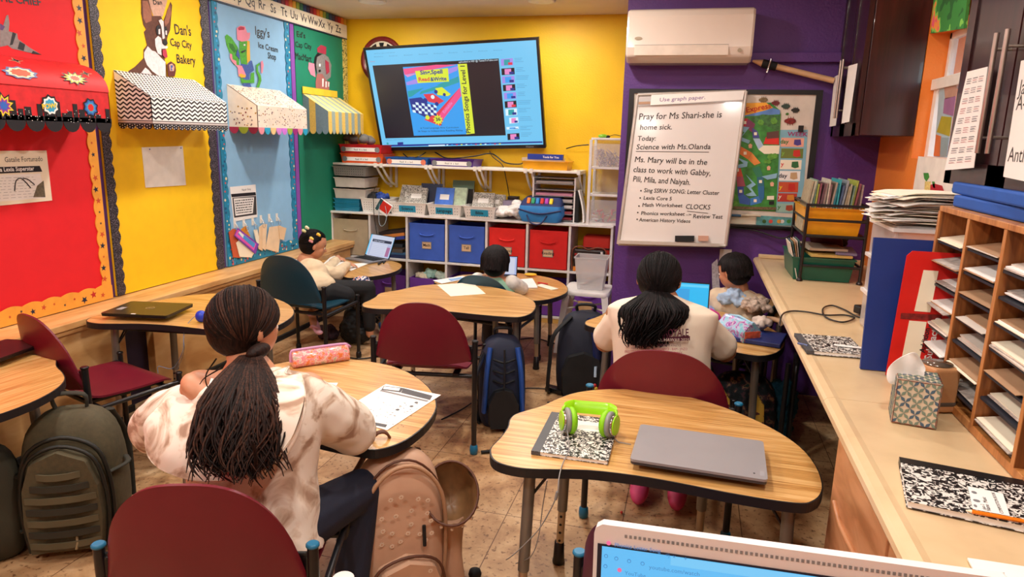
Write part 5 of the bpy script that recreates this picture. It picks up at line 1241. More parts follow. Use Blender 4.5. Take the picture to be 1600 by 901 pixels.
# ================================================================ COUNTER SIDE
M_ctr=noisecut('beige laminate',[(0.0,'#c9ab82'),(0.5,'#d9bd92'),(1.0,'#e0c69e')],12,4,.35,interp='LINEAR',coat=.1)
t=thing('countertop','long beige laminate countertop along the right wall','countertop',(.72,2.0,.82))
k=MB();g=[]
prof=[(1.03,.82),(.42,.82),(.408,.828),(.402,.84),(.404,.852),(.412,.86),(.43,.864),(.445,.861),(1.03,.861)]
for y0,y1 in((-.6,1.985),(1.987,4.468)):
 k=MB();k.rings([[Vector((x,y,z))for x,z in prof]for y in(y0,y1)],M_ctr,smooth=False);k.build('slab',t,world=True)
MB().box((.43,4.44,.862),(1.03,4.468,.885),M_ctr).build('backsplash_lip',t,world=True,bevel=.004)
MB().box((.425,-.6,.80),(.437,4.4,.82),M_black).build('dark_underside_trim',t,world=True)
t=thing('base_cabinet','honey coloured drawer cabinet under the near end of the counter','cabinet',(.74,1.4,0))
hw=woodmat('orange maple','#b0764a','#c68a5c','#d69c6e',(2,2,8),.35)
MB().box((.46,-.6,.06),(1.02,1.93,.79),hw).build('carcass',t,world=True)
for y0,y1 in((1.42,1.92),(.9,1.4),(.38,.88)):
 MB().box((.44,y0,.08),(.46,y1,.785),hw).build('door_panel',t,world=True,bevel=.003)
 for z in(.6,.45,.3,.15):
  MB().tube([(.437,y0+.06,z),(.437,y0+.16,z+.012),(.437,y1-.16,z-.004),(.437,y1-.06,z+.012)],.007,hw,8,curve=5).build('finger_pull',t,world=True)
MB().box((.98,1.95,0),(1.02,4.45,.8),M_dark).single('under_counter_shade','added black panel for the shade below the open far counter','panel')  # black sheet added as the shade under the open far counter
def ucab(label,y0,y1,z0,doors,z1=2.555,xf=.765):
 t=thing('wall_cabinet',label,'cabinet',((xf+1.03)/2,(y0+y1)/2,z0),0,'espresso wall cabinets')
 MB().box((xf+.02,y0,z0),(1.028,y1,z1),M_cab).build('carcass',t,world=True,bevel=.002)
 for a_,b_,side in doors:
  d=MB();F=Frame((xf+.018,0,0),(0,-1,0),(0,0,1));A,B=-b_,-a_
  d.rect(F,A,z0-.004,B,z1,0,.018,M_cab);dd=d.build('door',t,world=True,bevel=.002)
  fr=MB();w_=.055
  for q in((A,z0-.004,A+w_,z1),(B-w_,z0-.004,B,z1),(A,z0-.004,B,z0+.06)):fr.rect(F,*q,.018,.024,M_cab)
  fr.build('door_frame',dd,world=True,bevel=.002)
  if side:
   yh=(a_+.028)if side=='near' else(b_-.028);xh=xf-.045
   h_=MB().cyl((xh,yh,z0+.09),(xh,yh,z0+.39),.0065,mat('brushed nickel','#b5aaa0',.3,.9),12)
   for z in(z0+.13,z0+.35):h_.cyl((xh,yh,z),(xf-.004,yh,z),.004,MATS['brushed nickel'],8)
   h_.build('handle',dd,world=True)
 return t
ucab('espresso wall cabinet in the far right corner beside the purple wall',3.83,4.465,1.605,[(3.84,4.14,'far'),(4.15,4.46,'near')])
ucab('espresso wall cabinet in the near right corner hung with a calendar',.9,2.45,1.45,[(2.07,2.445,'near'),(1.6,2.06,'far'),(1.0,1.59,None)])
def sheetR(pts,X,name,lab,m=M_paper,th=.001,cat='paper'):
 k=MB();F=Frame((X,0,0),(0,-1,0),(0,0,1));k.prism([F.at(x,y)for x,y in pts],F,0,th,m);return k,F
k,F=sheetR([(1326,103),(1340,99),(1327,190),(1315,193)],.739,'notice','');k.single('notice_sheet','blank white sheet on the door of the far wall cabinet, right one','paper')
k,F=sheetR([(1304,120),(1317,113),(1306,196),(1296,198)],.739,'notice','');k.single('notice_sheet','narrow whitish sheet on the far wall cabinet door by the handle','paper')
k,F=sheetR([(1512,112),(1544,104),(1522,262),(1476,266)],.7385,'calendar','');k.single('wall_calendar','white printed calendar sheet taped on the near cabinet door','calendar')
k=MB();rr=random.Random(9)
for r_ in range(9):
 for c_ in range(3):
  t0=.08+r_*.1;
  def Q(s_,t_):
   a_=Vector((1512,112)).lerp(Vector((1544,104)),s_);b_=Vector((1476,266)).lerp(Vector((1522,262)),s_);return a_.lerp(b_,t_)
  for q in range(3):
   s0=.1+c_*.28;p=[Q(s0,t0+q*.022),Q(s0+.22*rr.uniform(.6,1),t0+q*.022),Q(s0+.22,t0+.01+q*.022),Q(s0,t0+.01+q*.022)]
   k.prism([F.at(*x)for x in p],F,.0012,.0016,random.choice((M_grey,mat('faded red ink','#c8a0a0'),mat('faded grey ink','#a8a4a8'))))
k.single('calendar_print','grey and faded red printing of the calendar on the near cabinet','print')
k,F=sheetR([(1596,95),(1640,85),(1610,285),(1568,276)],.739,'','');k.single('notice_sheet','large white handwritten sheet on the nearest cabinet door at the right edge','paper')
k=MB()
for s_,x,y in(('Ja',1592,148),('A-g',1588,172),('Anthym',1575,252)):
 u,v=F.at(x,y);k.text(F,s_,u,v,.05,gi,h=.0015)
k.single('handwritten_notes','handwriting on the large sheet at the right edge','print')
k,F=sheetR([(1466,-30),(1520,-30),(1511,44),(1459,52)],.99,'','',noisecut('leaf green curtain print',[(0,'#1f5a24'),(.42,'#2f7a30'),(.56,'#7ab84a'),(.62,'#e0863c'),(.68,'#d8506c')],9,2,.7),.012)
k.single('curtain_valance','green floral curtain strip above the window','curtain')
t=thing('map_print','coloured map leaning in the window below the middle rail','map',(1.08,3.3,1.5))
def onR(X,pts):
 F=Frame((X,0,0),(0,-1,0),(0,0,1));return F,[F.at(x,y)for x,y in pts]
Z8=(1440,0,3.006)
def zz(pts,X=1.085):return onR(X,[(1440+x/3.006,y/3.006)for x,y in pts])
for nm,m,pts in(('sheet',mat('map pale blue','#a8c0c8'),[(88,388),(172,370),(120,738),(60,735)]),('north_patch',mat('map tan','#b8907c'),[(108,390),(172,372),(165,450),(115,465)]),('purple_patch',mat('map mauve','#9a6c94'),[(112,462),(163,452),(152,545),(105,532)]),('olive_patch',mat('map olive','#a89c2c'),[(98,545),(145,550),(135,640),(75,620)]),('orange_patch',mat('map orange','#d0703c'),[(72,632),(95,640),(88,735),(60,732)]),('grey_patch',mat('map slate','#8aa0a4'),[(95,645),(133,645),(122,735),(90,735)])):
 F,p=zz(pts);h=0 if nm=='sheet' else .002;MB().prism(p,F,h,h+.002,m).build(nm,t,world=True)
k,F=sheetR([(1437,244),(1490,250),(1640,262),(1640,330),(1415,312),(1428,300)],1.022,'','',M_white,.006);
k.single('painted_tile_panel','white tile panel under the window with painted vegetables','tile panel')
def veg(pts,m,lab,X=1.0155,Zs=(1400,270,4.505)):
 F,p=onR(X,[(Zs[0]+x/Zs[2],Zs[1]+y/Zs[2])for x,y in pts]);MB().prism(p,F,.0,.0012,m).single('painted_vegetable',lab,'wall art')
gl_=mat('leaf enamel','#3a8a34');veg([(205,60),(245,60),(240,150),(200,150)],mat('corn enamel','#e0c878',var=.3,vs=90),'painted yellow corn cob on the white tile panel');veg([(195,0),(228,0),(235,30),(215,60),(200,40)],gl_,'painted green husk above the corn')
veg([(245,85),(270,75),(325,90),(345,148),(240,150)],mat('pepper red enamel','#b0202c'),'painted red pepper on the white tile panel');veg([(255,60),(272,62),(278,110),(262,100)],gl_,'painted green stalk of the red pepper');veg([(395,110),(415,90),(440,125),(440,145),(395,142)],gl_,'painted green pepper behind the blue pads');veg([(490,125),(550,120),(560,150),(490,145)],mat('bean enamel','#4a9a3c'),'painted green leaf behind the blue pads')
SX,SY1,SY0,SZ=.715,2.30,.9,1.385
t=thing('mail_sorter','dark oak mail sorter with many tilted paper slots on the counter','mail sorter',(.87,1.6,.863))
MB().box((SX,SY0,.863),(1.02,SY1,.885),M_oakf).build('base_board',t,world=True,bevel=.002)
MB().box((SX,SY0,SZ-.016),(1.02,SY1,SZ),M_oakf).build('top_board',t,world=True,bevel=.002)
MB().box((1.005,SY0,.885),(1.02,SY1,SZ-.016),M_oak).build('back_board',t,world=True)
dv=[2.292,2.062,1.832,1.60,1.37,1.14,.91]
for y in dv:MB().box((SX,y-.008,.885),(1.005,y+.008,SZ-.016),M_oakf if False else M_oak).box((SX-.0015,y-.008,.885),(SX,y+.008,SZ-.016),M_oakf).build('divider',t,world=True)
rr=random.Random(11);n=0
pm=[M_paper,M_cream,mat('greyed paper','#cfc4b8',.7),mat('printed paper','#b8aea6',.7,var=.3,vs=60),mat('brownish folder','#b08a68',.7)]
place={0:'first column from the window',1:'second column from the window',2:'third column from the window'}
for c in range(3):
 rows=7
 for r_ in range(rows):
  z=.925+r_*.0625+(0,.01,-.008)[c]
  if z>SZ-.05:continue
  y1,y0=dv[c]-.009,dv[c+1]+.009
  sl=.05
  k=MB();k.rings([[Vector((SX+.004,y,z-.022)),Vector((1.0,y,z+sl-.022)),Vector((1.0,y,z+sl-.017)),Vector((SX+.004,y,z-.016))]for y in(y0,y1)],mat('blue black shelf','#20242e',.5),smooth=False);k.build('slot_shelf',t,world=True)
  m=rr.choice(pm);out=rr.uniform(-.02,.012);th=rr.uniform(.004,.012);w_=(y1-y0)*rr.uniform(.82,.94);yc=(y0+y1)/2+rr.uniform(-.006,.006);a=math.atan2(sl,.281)
  k=MB()
  for q in range(3):
   R=RZ(rr.uniform(-.03,.03))@RY(-a);L=.24;cx0=SX-out+L/2+rr.uniform(-.012,.012)
   k.cbox((cx0,yc+rr.uniform(-.004,.004),z-.014+(cx0-SX)*sl/.285+th*(q+.5)/3+.002),(L,w_,th/3),m if q==2 else rr.choice(pm),R)
  k.single('paper_pile','%s in the mail sorter\'s %s, %s slot'%(('thick papers' if th>.008 else 'thin papers'),place[c],('lowest','second lowest','third lowest','fourth lowest','fifth lowest','sixth lowest','seventh lowest','topmost')[r_]),'papers','papers in the mail sorter')
slab('foam_pad','bright blue foam pad lying on the mail sorter, lower of the two','pad',(.88,1.98,SZ+.018),(.27,.6,.034),mat('blue foam','#1d56b0',.7,bump=.1),0.02,bevel=.006)
slab('foam_pad','bright blue foam pad on top, with a dark printed cover','pad',(.875,2.02,SZ+.053),(.27,.62,.034),mat('blue foam','#1d56b0',.7,bump=.1),-0.03,bevel=.006)
slab('printed_folder','dark patterned folder on the blue pads','folder',(.9,2.0,SZ+.075),(.22,.56,.006),mat('dark olive print','#3c3a2c',.6,var=.5,vs=40),0)
slab('note_pad','pale note pad on the sorter near the blue pads','note pad',(.77,1.6,SZ+.012),(.08,.16,.02),M_cream,.1)
A=onZ(1344,576,.864);
t=MB();c0=A;c1=onZ(1402,580,.864);tp=onY(1370,371,A.y+.05)
F=Frame(A,Vector((1,0,0)),(tp-A).normalized()if False else Vector((0,.05,.41)).normalized())
HB_=.415
MB().rect(F,0,0,.24,HB_,-.012,0,mat('royal blue card','#14327e',.45,var=.05)).single('folded_board','tall royal blue folded board standing on the counter','board',bevel=.002)
B0=onZ(1404,600,.864);F2=Frame((.615,2.312,.866),(1,0,0),(0,.03,1))
t=thing('math_chart','red wipe-off subtraction chart standing before the blue board','chart',(.66,2.27,.863))
F2=Frame((A.x+.062,A.y-.045,.866),(1,0,0),(0,.06,1))
cl=lambda pts,h=0:[F2.at(1400+x/4.505,270+y/4.505,h)for x,y in pts]
MB().prism([(0.0,0.0),(.16,0),(.16,.385),(.03,.385),(.016,.37)],F2,-.004,0,mat('scarlet card','#d41f1a',.35)).build('card',t,world=True)
k=MB();k.prism([(.035,.005),(.085,.005),(.092,.175),(.045,.175)],F2,.001,.0015,M_cream);k.prism([(.055,.205),(.098,.205),(.105,.33),(.065,.33)],F2,.001,.0015,M_cream);k.prism([(.02,.178),(.13,.182),(.13,.2),(.02,.196)],F2,.001,.0015,mat('dark chart print','#7a1a18',var=.5,vs=90));k.build('answer_windows',t,world=True)
k=MB();k.text(F2,'Subtraction',.118,.06,.028,M_paper,h=.002,rot=1.5,bold=.02);k.text(F2,'Addition',.098,.08,.022,M_ink,h=.002,rot=1.5,bold=.02);k.build('chart_lettering',t,world=True)
t=thing('clear_drawer_box','clear plastic drawer box under the heap of papers behind the blue board','drawer box',(.8,2.72,.863))
MB().box((.68,2.58,.864),(.99,2.9,1.29),M_clear2).build('shell',t,world=True,bevel=.01)
for z in(1.0,1.14,1.27):MB().box((.67,2.57,z),(.995,2.905,z+.012),M_wplast).build('drawer_rim',t,world=True)
rr=random.Random(5)
for i in range(26):
 z=1.294+i*.0045
 k=MB();w_,l_=rr.uniform(.2,.23),rr.uniform(.27,.31);cx0,cy0=.8+rr.uniform(-.035,.03),2.72+rr.uniform(-.03,.03);R=RZ(rr.uniform(-.35,.35));g=[]
 for a_ in range(7):
  g.append([Vector((cx0,cy0,z))+R@Vector(((a_/6-.5)*l_,(b_/4-.5)*w_,-.035*max(0,abs(a_/6-.5)*2-.55)**1.5*(1 if i>8 else .3)-.0003*i+.002*math.sin(b_+i)))for b_ in range(5)])
 k.sheet(g,rr.choice((M_paper,M_paper,M_cream,pm[2])),.0022);k.single('loose_sheets','loose sheets of paper in the untidy heap on the clear drawer box','papers','heap of papers')
RX0,RX1,RY0,RY1=.575,.86,3.76,4.2
t=thing('wire_rack','black two-tier metal rack on the counter holding booklets','rack',((RX0+RX1)/2,(RY0+RY1)/2,.863))
for x in(RX0,RX1):
 for y in(RY0,RY1):
  p=MB().tube([(x,y,.875),(x,y,1.262)],.0085,M_blackm,10).build('post',t,world=True)
  MB().lathe([(.011,.014),(.016,.004),(.016,0)],(x,y,.863),M_blackm,12).build('foot',t,world=True)
for z in(.945,1.1,1.18,1.255):
 k=MB();q=[(RX0,RY0,z),(RX1,RY0,z),(RX1,RY1,z),(RX0,RY1,z)]
 for i in range(4):k.tube([q[i],q[(i+1)%4]],.007,M_blackm,8)
 k.build('rail',t,world=True)
MB().box((RX0,RY0,1.09),(RX1,RY1,1.098),M_blackm).build('shelf_plate',t,world=True)
basket(((RX0+RX1)/2-.01,3.98,1.10),(.28,.38,.14),mat('amber yellow plastic','#eaa41a',.35),'yellow bin of upright booklets on the upper tier of the black rack',name='book_bin',holes=False,taper=.9)
basket(((RX0+RX1)/2-.035,3.97,.864),(.30,.4,.12),mat('bottle green plastic','#0e5a48',.35),'bottle green bin on the lower tier of the black rack',name='book_bin',holes=False,taper=.9)
cols2=['#a89c80','#b8b49c','#7c9a88','#a8b04c','#8a4c58','#6a4a50','#9c8c84','#c8c0b0','#8a6a6c','#a49484','#2c8a9c','#38a0a8','#4c5c7c','#8a949c']
x=RX0+.01;i=0
while x<RX1-.02:
 th=rr.uniform(.009,.015);hh=rr.uniform(.235,.27);R=RY(rr.uniform(.02,.12))
 MB().cbox((x,3.96+rr.uniform(-.01,.01),1.112+hh/2),(th*.7,.24,hh),mat('booklet '+cols2[i%14],cols2[i%14],.6,var=.2,vs=50),R).single('booklet',('thin %s booklet standing in the yellow bin'%('khaki','pale green','sage','lime','wine red','dark plum','taupe','cream','mauve','tan','teal','turquoise','navy','grey')[i%14]),'booklet','booklets in the yellow bin')
 x+=th;i+=1
for j,(c,lab)in enumerate((('#e8567a','pink tab card sticking up among the booklets'),('#2a6ac8','blue tab card sticking up among the booklets'))):
 MB().cbox((RX0+.1+j*.05,4.02,1.31),(.03,.004,.06),mat('tab '+c,c),RY(.5+j)).single('tab_card',lab,'card')
for j,(c,w_,rz,lab)in enumerate((('#e0c06c',.2,.05,'yellow workbook lying on the green bin'),('#8a84a8',.1,-.1,'lilac printed card on the green bin'),('#c8b8a0',.19,.12,'tan book lying on the green bin'),('#5c1a2c',.16,-.3,'dark red folder leaning in the lower tier'))):
 MB().cbox(((RX0+RX1)/2+(.0,.09,-.02,.0)[j],3.93+.02*j,.992+.014*j+(.03 if j==3 else 0)),(w_,.26,.012 if j<3 else .01),mat('cover '+c,c,.6),RZ(rz)@(RX(-.5)if j==3 else RX(0))).single('workbook',lab,'book')
for j in range(5):
 MB().cbox((RX0-.035+j*.011,3.86+.02*j,.96),(.004,.16,.2),mat('leaflet %d'%(j%3),('#d8cfc0','#4a6a6a','#c89a6c')[j%3],.6),RY(-.28+j*.03)).single('leaflet',('cream leaflet leaning outermost in the green bin','dark teal leaflet leaning in the green bin','tan leaflet leaning in the green bin','cream leaflet leaning innermost in the green bin','dark teal leaflet leaning deepest in the green bin')[j],'leaflet','leaflets in the green bin')
MB().cbox((RX0-.02,3.9,.93),(.01,.2,.13),M_clear2,RY(-.2)).single('clear_file','clear plastic file leaning outside the green bin','file')
lump(((RX0+RX1)/2+.07,4.1,1.0),(.12,.1,.09),M_dark,'cable_bundle','tangle of black cables at the back of the lower tier','cable',seed=21)
def comp_book(p,lab,th=.012,mark=True,spine='l',m=None,pencil=False,name='composition_notebook'):
 """p: four corners on the support TL,TR,BR,BL (z included); spine side"""
 P=[Vector(q)for q in p];c=(P[0]+P[2])/2;u=(P[1]-P[0]).normalized();v=(P[0]-P[3]);v=(v-u*v.dot(u)).normalized();w_=((P[1]-P[0]).length+(P[2]-P[3]).length)/2;h_=((P[0]-P[3]).length+(P[1]-P[2]).length)/2
 F=Frame(c-u*w_/2-v*h_/2,u,v);t=thing(name,lab,'notebook',tuple(c))
 MB().rect(F,0,0,w_,h_,.0002,.0012,m or M_marb).rect(F,0,0,w_,h_,th-.001,th,m or M_marb).build('cover',t,world=True,bevel=.0005)
 MB().rect(F,.002,.002,w_-.002,h_-.002,.0012,th-.001,M_paper).build('pages',t,world=True)
 sp={'l':(0,0,w_*.12,h_),'t':(0,h_*.86,w_,h_),'b':(0,0,w_,h_*.12)}[spine]
 MB().rect(F,*sp,0.0,th+.0006,mat('charcoal tape','#4a4c50',.5)if spine=='l' else M_black).build('spine_tape',t,world=True)
 return t,F,w_,h_
z=.8645
comp_book([tuple(onZ(x,y,z))for x,y in((1250,527),(1344,534),(1345,558),(1262,556))],'black marbled notebook on the counter beside the blue board',spine='l')
MB().cbox(tuple(onZ(1326,541,z+.015)),(.09,.02,.002),M_paper,RZ(-.1)).single('paper_strip','white paper strip on the marbled notebook by the blue board','paper')
MB().tube([tuple(onZ(1247,536,z+.008)),tuple(onZ(1262,540,z+.012))],.004,mat('slate blue plastic','#5a6a9a'),8).single('pen','blue pen end sticking out from the notebook by the counter edge','pen')
t,F,w_,h_=comp_book([tuple(onZ(x,y,z))for x,y in((1415,724),(1625,764),(1625,838),(1418,788))],'black and white marbled notebook with a paper label on the near counter',th=.014,spine='t')
k=MB();a0=F.at(1512,760,.015);
k.prism([F.at(x,y,.0148)for x,y in((1512,759),(1567,771),(1578,806),(1520,795))],F,.0146,.0152,M_paper);k.build('title_label',t,world=True)
k=MB()
for x,y,w2 in((1530,769,.02),(1534,782,.025),(1532,790,.012)):
 u,v=F.at(x-8,y,.0152);k.prism([(u+w2/2*math.cos(i*PI/4)*.5,v+.006*math.sin(i*PI/4))for i in range(8)],F,.0153,.0156,M_grey)
u,v=F.at(1541,797,.0152);k.text(F,'COMPOSITION BOOK',u+.028,v-.0,.009,M_ink,h=.0156,rot=PI/2);k.text(F,'Name  Music',u+.008,v,.011,M_ink,h=.0156,rot=PI/2);k.text(F,'class 2',u+.0,v-.0,.009,M_ink,h=.0156,rot=PI/2)
k.build('label_print',t,world=True)
A,B=onZ(1503,796,z+.019),onZ(1600+22,818,z+.019);d=(B-A)
t=thing('pencil','orange pencil lying on the near marbled notebook','pencil',tuple(A))
MB().tube([A+d*.13,B],.0038,mat('orange lacquer','#e8801c',.3),6,smooth=False).build('barrel',t,world=True)
MB().tube([A+d*.05,A+d*.13],(.0012,.0036),M_cream,6).build('sharpened_tip',t,world=True);MB().tube([A,A+d*.05],(.0002,.0012),M_dark,6).build('lead',t,world=True)
A=onZ(1511,874,z);B=onZ(1600,868,z);k=MB();F=FT(z)
k.prism([(A.x,A.y),(onZ(1520,901,z).x,onZ(1520,901,z).y-.08),(A.x+.25,A.y-.16),(A.x+.26,A.y+.0)],F,.001,.004,M_paper);k.single('paper_sheet','white sheet at the near right edge of the counter','paper')
z=.868
wire([tuple(onZ(x,y,z))for x,y in((1218,510),(1222,492),(1235,486),(1260,487),(1290,492),(1320,492),(1335,497),(1315,503),(1290,495),(1286,482),(1300,477),(1320,484),(1338,494),(1350,496))],.0035,M_black,'power_cable','black cable looping over the middle of the counter')
c=onZ(1348,490,z);MB().cbox((c.x,c.y,z+.018),(.06,.05,.035),M_black,RZ(.4)).single('power_adapter','small black plug adapter on the counter by the clear box','adapter',bevel=.006)
z=.8635;P=[onZ(x,y,z)for x,y in((1393,657),(1463,671),(1475,605),(1408,592))]
P[0]=onZ(1392,659,z);P[1]=onZ(1462,671,z);u=(P[1]-P[0]);w_=u.length;u.normalize();v=Vector((-u.y,u.x,0));hT=.118
t=thing('tissue_box','cube tissue box with a green lattice pattern and a tissue pulled out','tissue box',tuple(P[0]+u*w_/2+v*w_/2))
k=MB();o=P[0];k.add([o,o+u*w_,o+u*w_+v*w_,o+v*w_]+[q+Vector((0,0,hT))for q in(o,o+u*w_,o+u*w_+v*w_,o+v*w_)],[(0,3,2,1),(4,5,6,7),(0,1,5,4),(1,2,6,5),(2,3,7,6),(3,0,4,7)],mat('tissue box cream','#d8c8b0',.5));k.build('carton',t,world=True,bevel=.001)
k=MB();m1,m2,m3=mat('sage leaf ink','#7a8c7c'),mat('slate leaf ink','#4a6478'),mat('brown line ink','#7c3a2c')
for F,dd in((Frame(o,u,(0,0,1)),0),(Frame(o+u*w_,v,(0,0,1)),1),(Frame(o+Vector((0,0,hT)),u,v),2),(Frame(o+v*w_,-v,(0,0,1)),3)):
 H_=hT if dd!=2 else w_;n=4;c=w_/n;c2=H_/n
 for q in((.001,.001,w_-.001,.003),(.001,H_-.003,w_-.001,H_-.001),(.001,.003,.003,H_-.003),(w_-.003,.003,w_-.001,H_-.003)):k.rect(F,*q,.0006,.001,m3)
 for i in range(n+1):
  for j in range(n+1):
   for s_ in((1,1),(1,-1),(-1,1),(-1,-1)):
    a_=(i*c,j*c2);b_=((i+.5*s_[0])*c,(j+.5*s_[1])*c2)
    if not(0<=b_[0]<=w_ and 0<=b_[1]<=H_):continue
    dx,dy=b_[0]-a_[0],b_[1]-a_[1];L_=math.hypot(dx,dy);nx,ny=-dy/L_*.0042,dx/L_*.0042
    k.prism([a_,(a_[0]+dx*.5+nx,a_[1]+dy*.5+ny),b_,(a_[0]+dx*.5-nx,a_[1]+dy*.5-ny)],F,.0006,.001,m2 if(i+j)%3==0 else m1)
k.build('lattice_print',t,world=True)
g=[];ct=o+u*w_/2+v*w_/2
G_=[[(1412,603),(1422,604),(1432,603),(1441,600)],[(1400,600),(1416,594),(1433,588),(1446,582)],[(1387,601),(1407,586),(1428,570),(1442,570)],[(1384,577),(1399,562),(1418,553),(1430,549)]]
for i,row in enumerate(G_):g.append([onY(x,y,ct.y+(.014 if(i+j)%2 else-.012))for j,(x,y)in enumerate(row)])
g2=[[p+Vector((.01,.025,-.004))for p in r_]for r_ in g[::-1]]
tm=mat('tissue paper','#f0ede8',.8,var=.01)
MB().sheet(g,tm,.002).sheet(g2[:3],tm,.002).build('tissue',t,world=True,sub=2)
P0=onZ(1478,640,.8635)
t=thing('kraft_canister','brown kraft box with a clear lid behind the tissue box','canister',(.685,1.985,.8635))
MB().cbox((.672,1.99,.8635+.062),(.075,.09,.122),mat('kraft card','#c08a5c',.6),RZ(.35)).build('box_body',t,world=True,bevel=.008,seg=3)
MB().cbox((.672,1.99,.8635+.025),(.077,.092,.02),mat('grey band','#5a5048',.6),RZ(.35)).build('band',t,world=True,bevel=.008,seg=3)
MB().lathe([(.0005,0),(.036,0),(.037,.004),(.0005,.007)],(.672,1.99,.9865),mat('smoked lid','#6a5c50',.15,.3),24).build('lid',t,world=True)
# ================================================================ DESK-TOP THINGS
TZ=H+.0012
def laptop_closed(P,label,m,th=.018,extra=None):
 P=[Vector(p)for p in P];u=(P[1]-P[0]).normalized();v=(P[0]-P[3]);v=(v-u*v.dot(u)).normalized()
 w_=((P[1]-P[0]).length+(P[2]-P[3]).length)/2;h_=((P[0]-P[3]).length+(P[1]-P[2]).length)/2;c=sum(P,Vector((0,0,0)))/4
 F=Frame(c-u*w_/2-v*h_/2,u,v);t=thing('closed_laptop',label,'laptop',tuple(c))
 def rr_(o,r=.012):
  out=[]
  for cx0,cy0,a0 in((w_-r-o,r+o,-PI/2),(w_-r-o,h_-r-o,0),(r+o,h_-r-o,PI/2),(r+o,r+o,PI)):
   for i in range(5):q=a0+PI/2*i/4;out.append((cx0+r*math.cos(q),cy0+r*math.sin(q)))
  return out
 MB().prism(rr_(.001),F,.002,th*.52,m[1]).build('base',t,world=True,bevel=.001)
 MB().prism(rr_(0),F,th*.58,th,m[0]).build('lid',t,world=True,bevel=.0015)
 MB().rect(F,w_*.12,h_-.004,w_*.22,h_+.003,th*.3,th*.8,M_dark).rect(F,w_*.78,h_-.004,w_*.88,h_+.003,th*.3,th*.8,M_dark).rect(F,.004,.004,w_-.004,h_-.004,th*.5,th*.6,M_dark).build('hinge',t,world=True)
 return t,F,w_,h_
t,F,w_,h_=laptop_closed([onZ(x,y,TZ+.018)for x,y in((1001,670),(1191,697),(1200,762),(984,723))],'closed silver-grey laptop on the front desk',(mat('silver grey lid','#9b989b',.35,.15,var=.02),mat('dark silver base','#4c4a4e',.4,.4)))
MB().disc(F,w_-.035,.03,.003,.018,.0184,M_dark,10).rect(F,w_-.02,.02,w_-.008,.05,.018,.0183,mat('pale sticker','#9a989c')).build('lid_marks',t,world=True)
t,F,w_,h_=laptop_closed([onZ(x,y,TZ+.018)for x,y in((204,475),(301,479),(262,499),(160,494))],'closed black laptop with a round emblem on the desk by the left wall',(mat('black olive lid','#2b2820',.3,.2,var=.05),M_black))
MB().disc(F,w_*.52,h_*.52,.022,.0182,.0187,mat('emblem silver','#a8a49c',.3,.7),24).disc(F,w_*.52,h_*.52,.017,.0187,.0189,mat('black olive lid','#2b2820')).text(F,'hp',w_*.52,h_*.52-.008,.026,MATS['emblem silver'],h=.019,align='CENTER',shear=.2).rect(F,.03,h_*.3,.06,h_*.5,.0182,.0186,M_clear2).rect(F,w_*.45,.004,w_*.52,.014,.0182,.0186,M_paper).build('emblem',t,world=True)
t,F,w_,h_=laptop_closed([onZ(x,y,TZ+.02)for x,y in((-30,536),(42,541),(30,562),(-50,574))],'dark closed laptop on the desk at the left edge',(mat('dark maroon brown lid','#241418',.4),M_black))
t,F,w_,h_=comp_book([tuple(onZ(x,y,TZ))for x,y in((856,648),(962,661),(956,726),(836,713))],'marbled notebook with grey spine under the green headphones',th=.012,spine='l')
MB().rect(F,w_*.42,h_*.62,w_*.82,h_*.85,.0122,.0128,M_paper).build('title_label',t,world=True)
hz=TZ+.0135
lime=mat('lime green plastic','#9adf0c',.3);limec=mat('lime green cushion','#8ad408',.55);ggr=mat('warm grey plastic','#8a8a88',.4)
cL,cR=onZ(888,676,hz),onZ(950,682,hz);cL.z=cR.z=hz+.043
t=thing('headphones','lime green and grey headphones lying on the marbled notebook','headphones',tuple((cL+cR)/2-Vector((0,0,.037))))
ax=(cR-cL).normalized();up=Vector((-.0,.25,.97)).normalized()
for s_,c in((-1,cL),(1,cR)):
 n=(ax*s_+Vector((0,-.35,0.05))).normalized();R=n.to_track_quat('Z','Y').to_matrix()
 MB().lathe([(.012,-.02),(.034,-.021),(.043,-.013),(.043,-.003),(.035,.0),(.012,.0)],c,limec,30,axis=R).build('ear_cushion',t,world=True)
 k=MB().lathe([(.0005,-.001),(.04,-.001),(.042,.007),(.038,.013),(.0005,.013)],c,ggr,30,axis=R);k.build('ear_cup',t,world=True)
 k=MB().lathe([(.0005,.012),(.033,.012),(.033,.022),(.0005,.023)],c,M_chrome,30,axis=R).lathe([(.027,.0225),(.032,.0225),(.032,.026),(.027,.026)],c,lime,30,axis=R).lathe([(.0005,.024),(.026,.024),(.022,.0255),(.0005,.0255)],c,mat('bronze badge','#b8945a',.3,.6),24,axis=R);k.build('cup_cap',t,world=True)
 for i in range(24):
  pass
mid=(cL+cR)/2+Vector((0,.075,.0));mid.z=hz+.06
pts=[cL+Vector((-.022,.012,.022)),cL+Vector((-.018,.055,.03)),mid+ax*-.025,mid+ax*.025,cR+Vector((.018,.05,.028)),cR+Vector((.022,.012,.02))]
pts=[cL-ax*.02+Vector((0,0,.02)),cL-ax*.02+Vector((0,.012,.034)),cL+ax*.003+Vector((0,.03,.038)),cL+ax*.02+Vector((0,.036,.036)),cR-ax*.02+Vector((0,.036,.036)),cR-ax*.003+Vector((0,.03,.038)),cR+ax*.02+Vector((0,.012,.034)),cR+ax*.02+Vector((0,0,.02))]
g=[]
for p in spline(pts,5):g.append([p+Vector((0,.014,.016)),p+Vector((0,.004,.010)),p+Vector((0,-.003,-.008)),p+Vector((0,-.006,-.020))])
MB().sheet(g,lime,.005).build('headband',t,world=True)
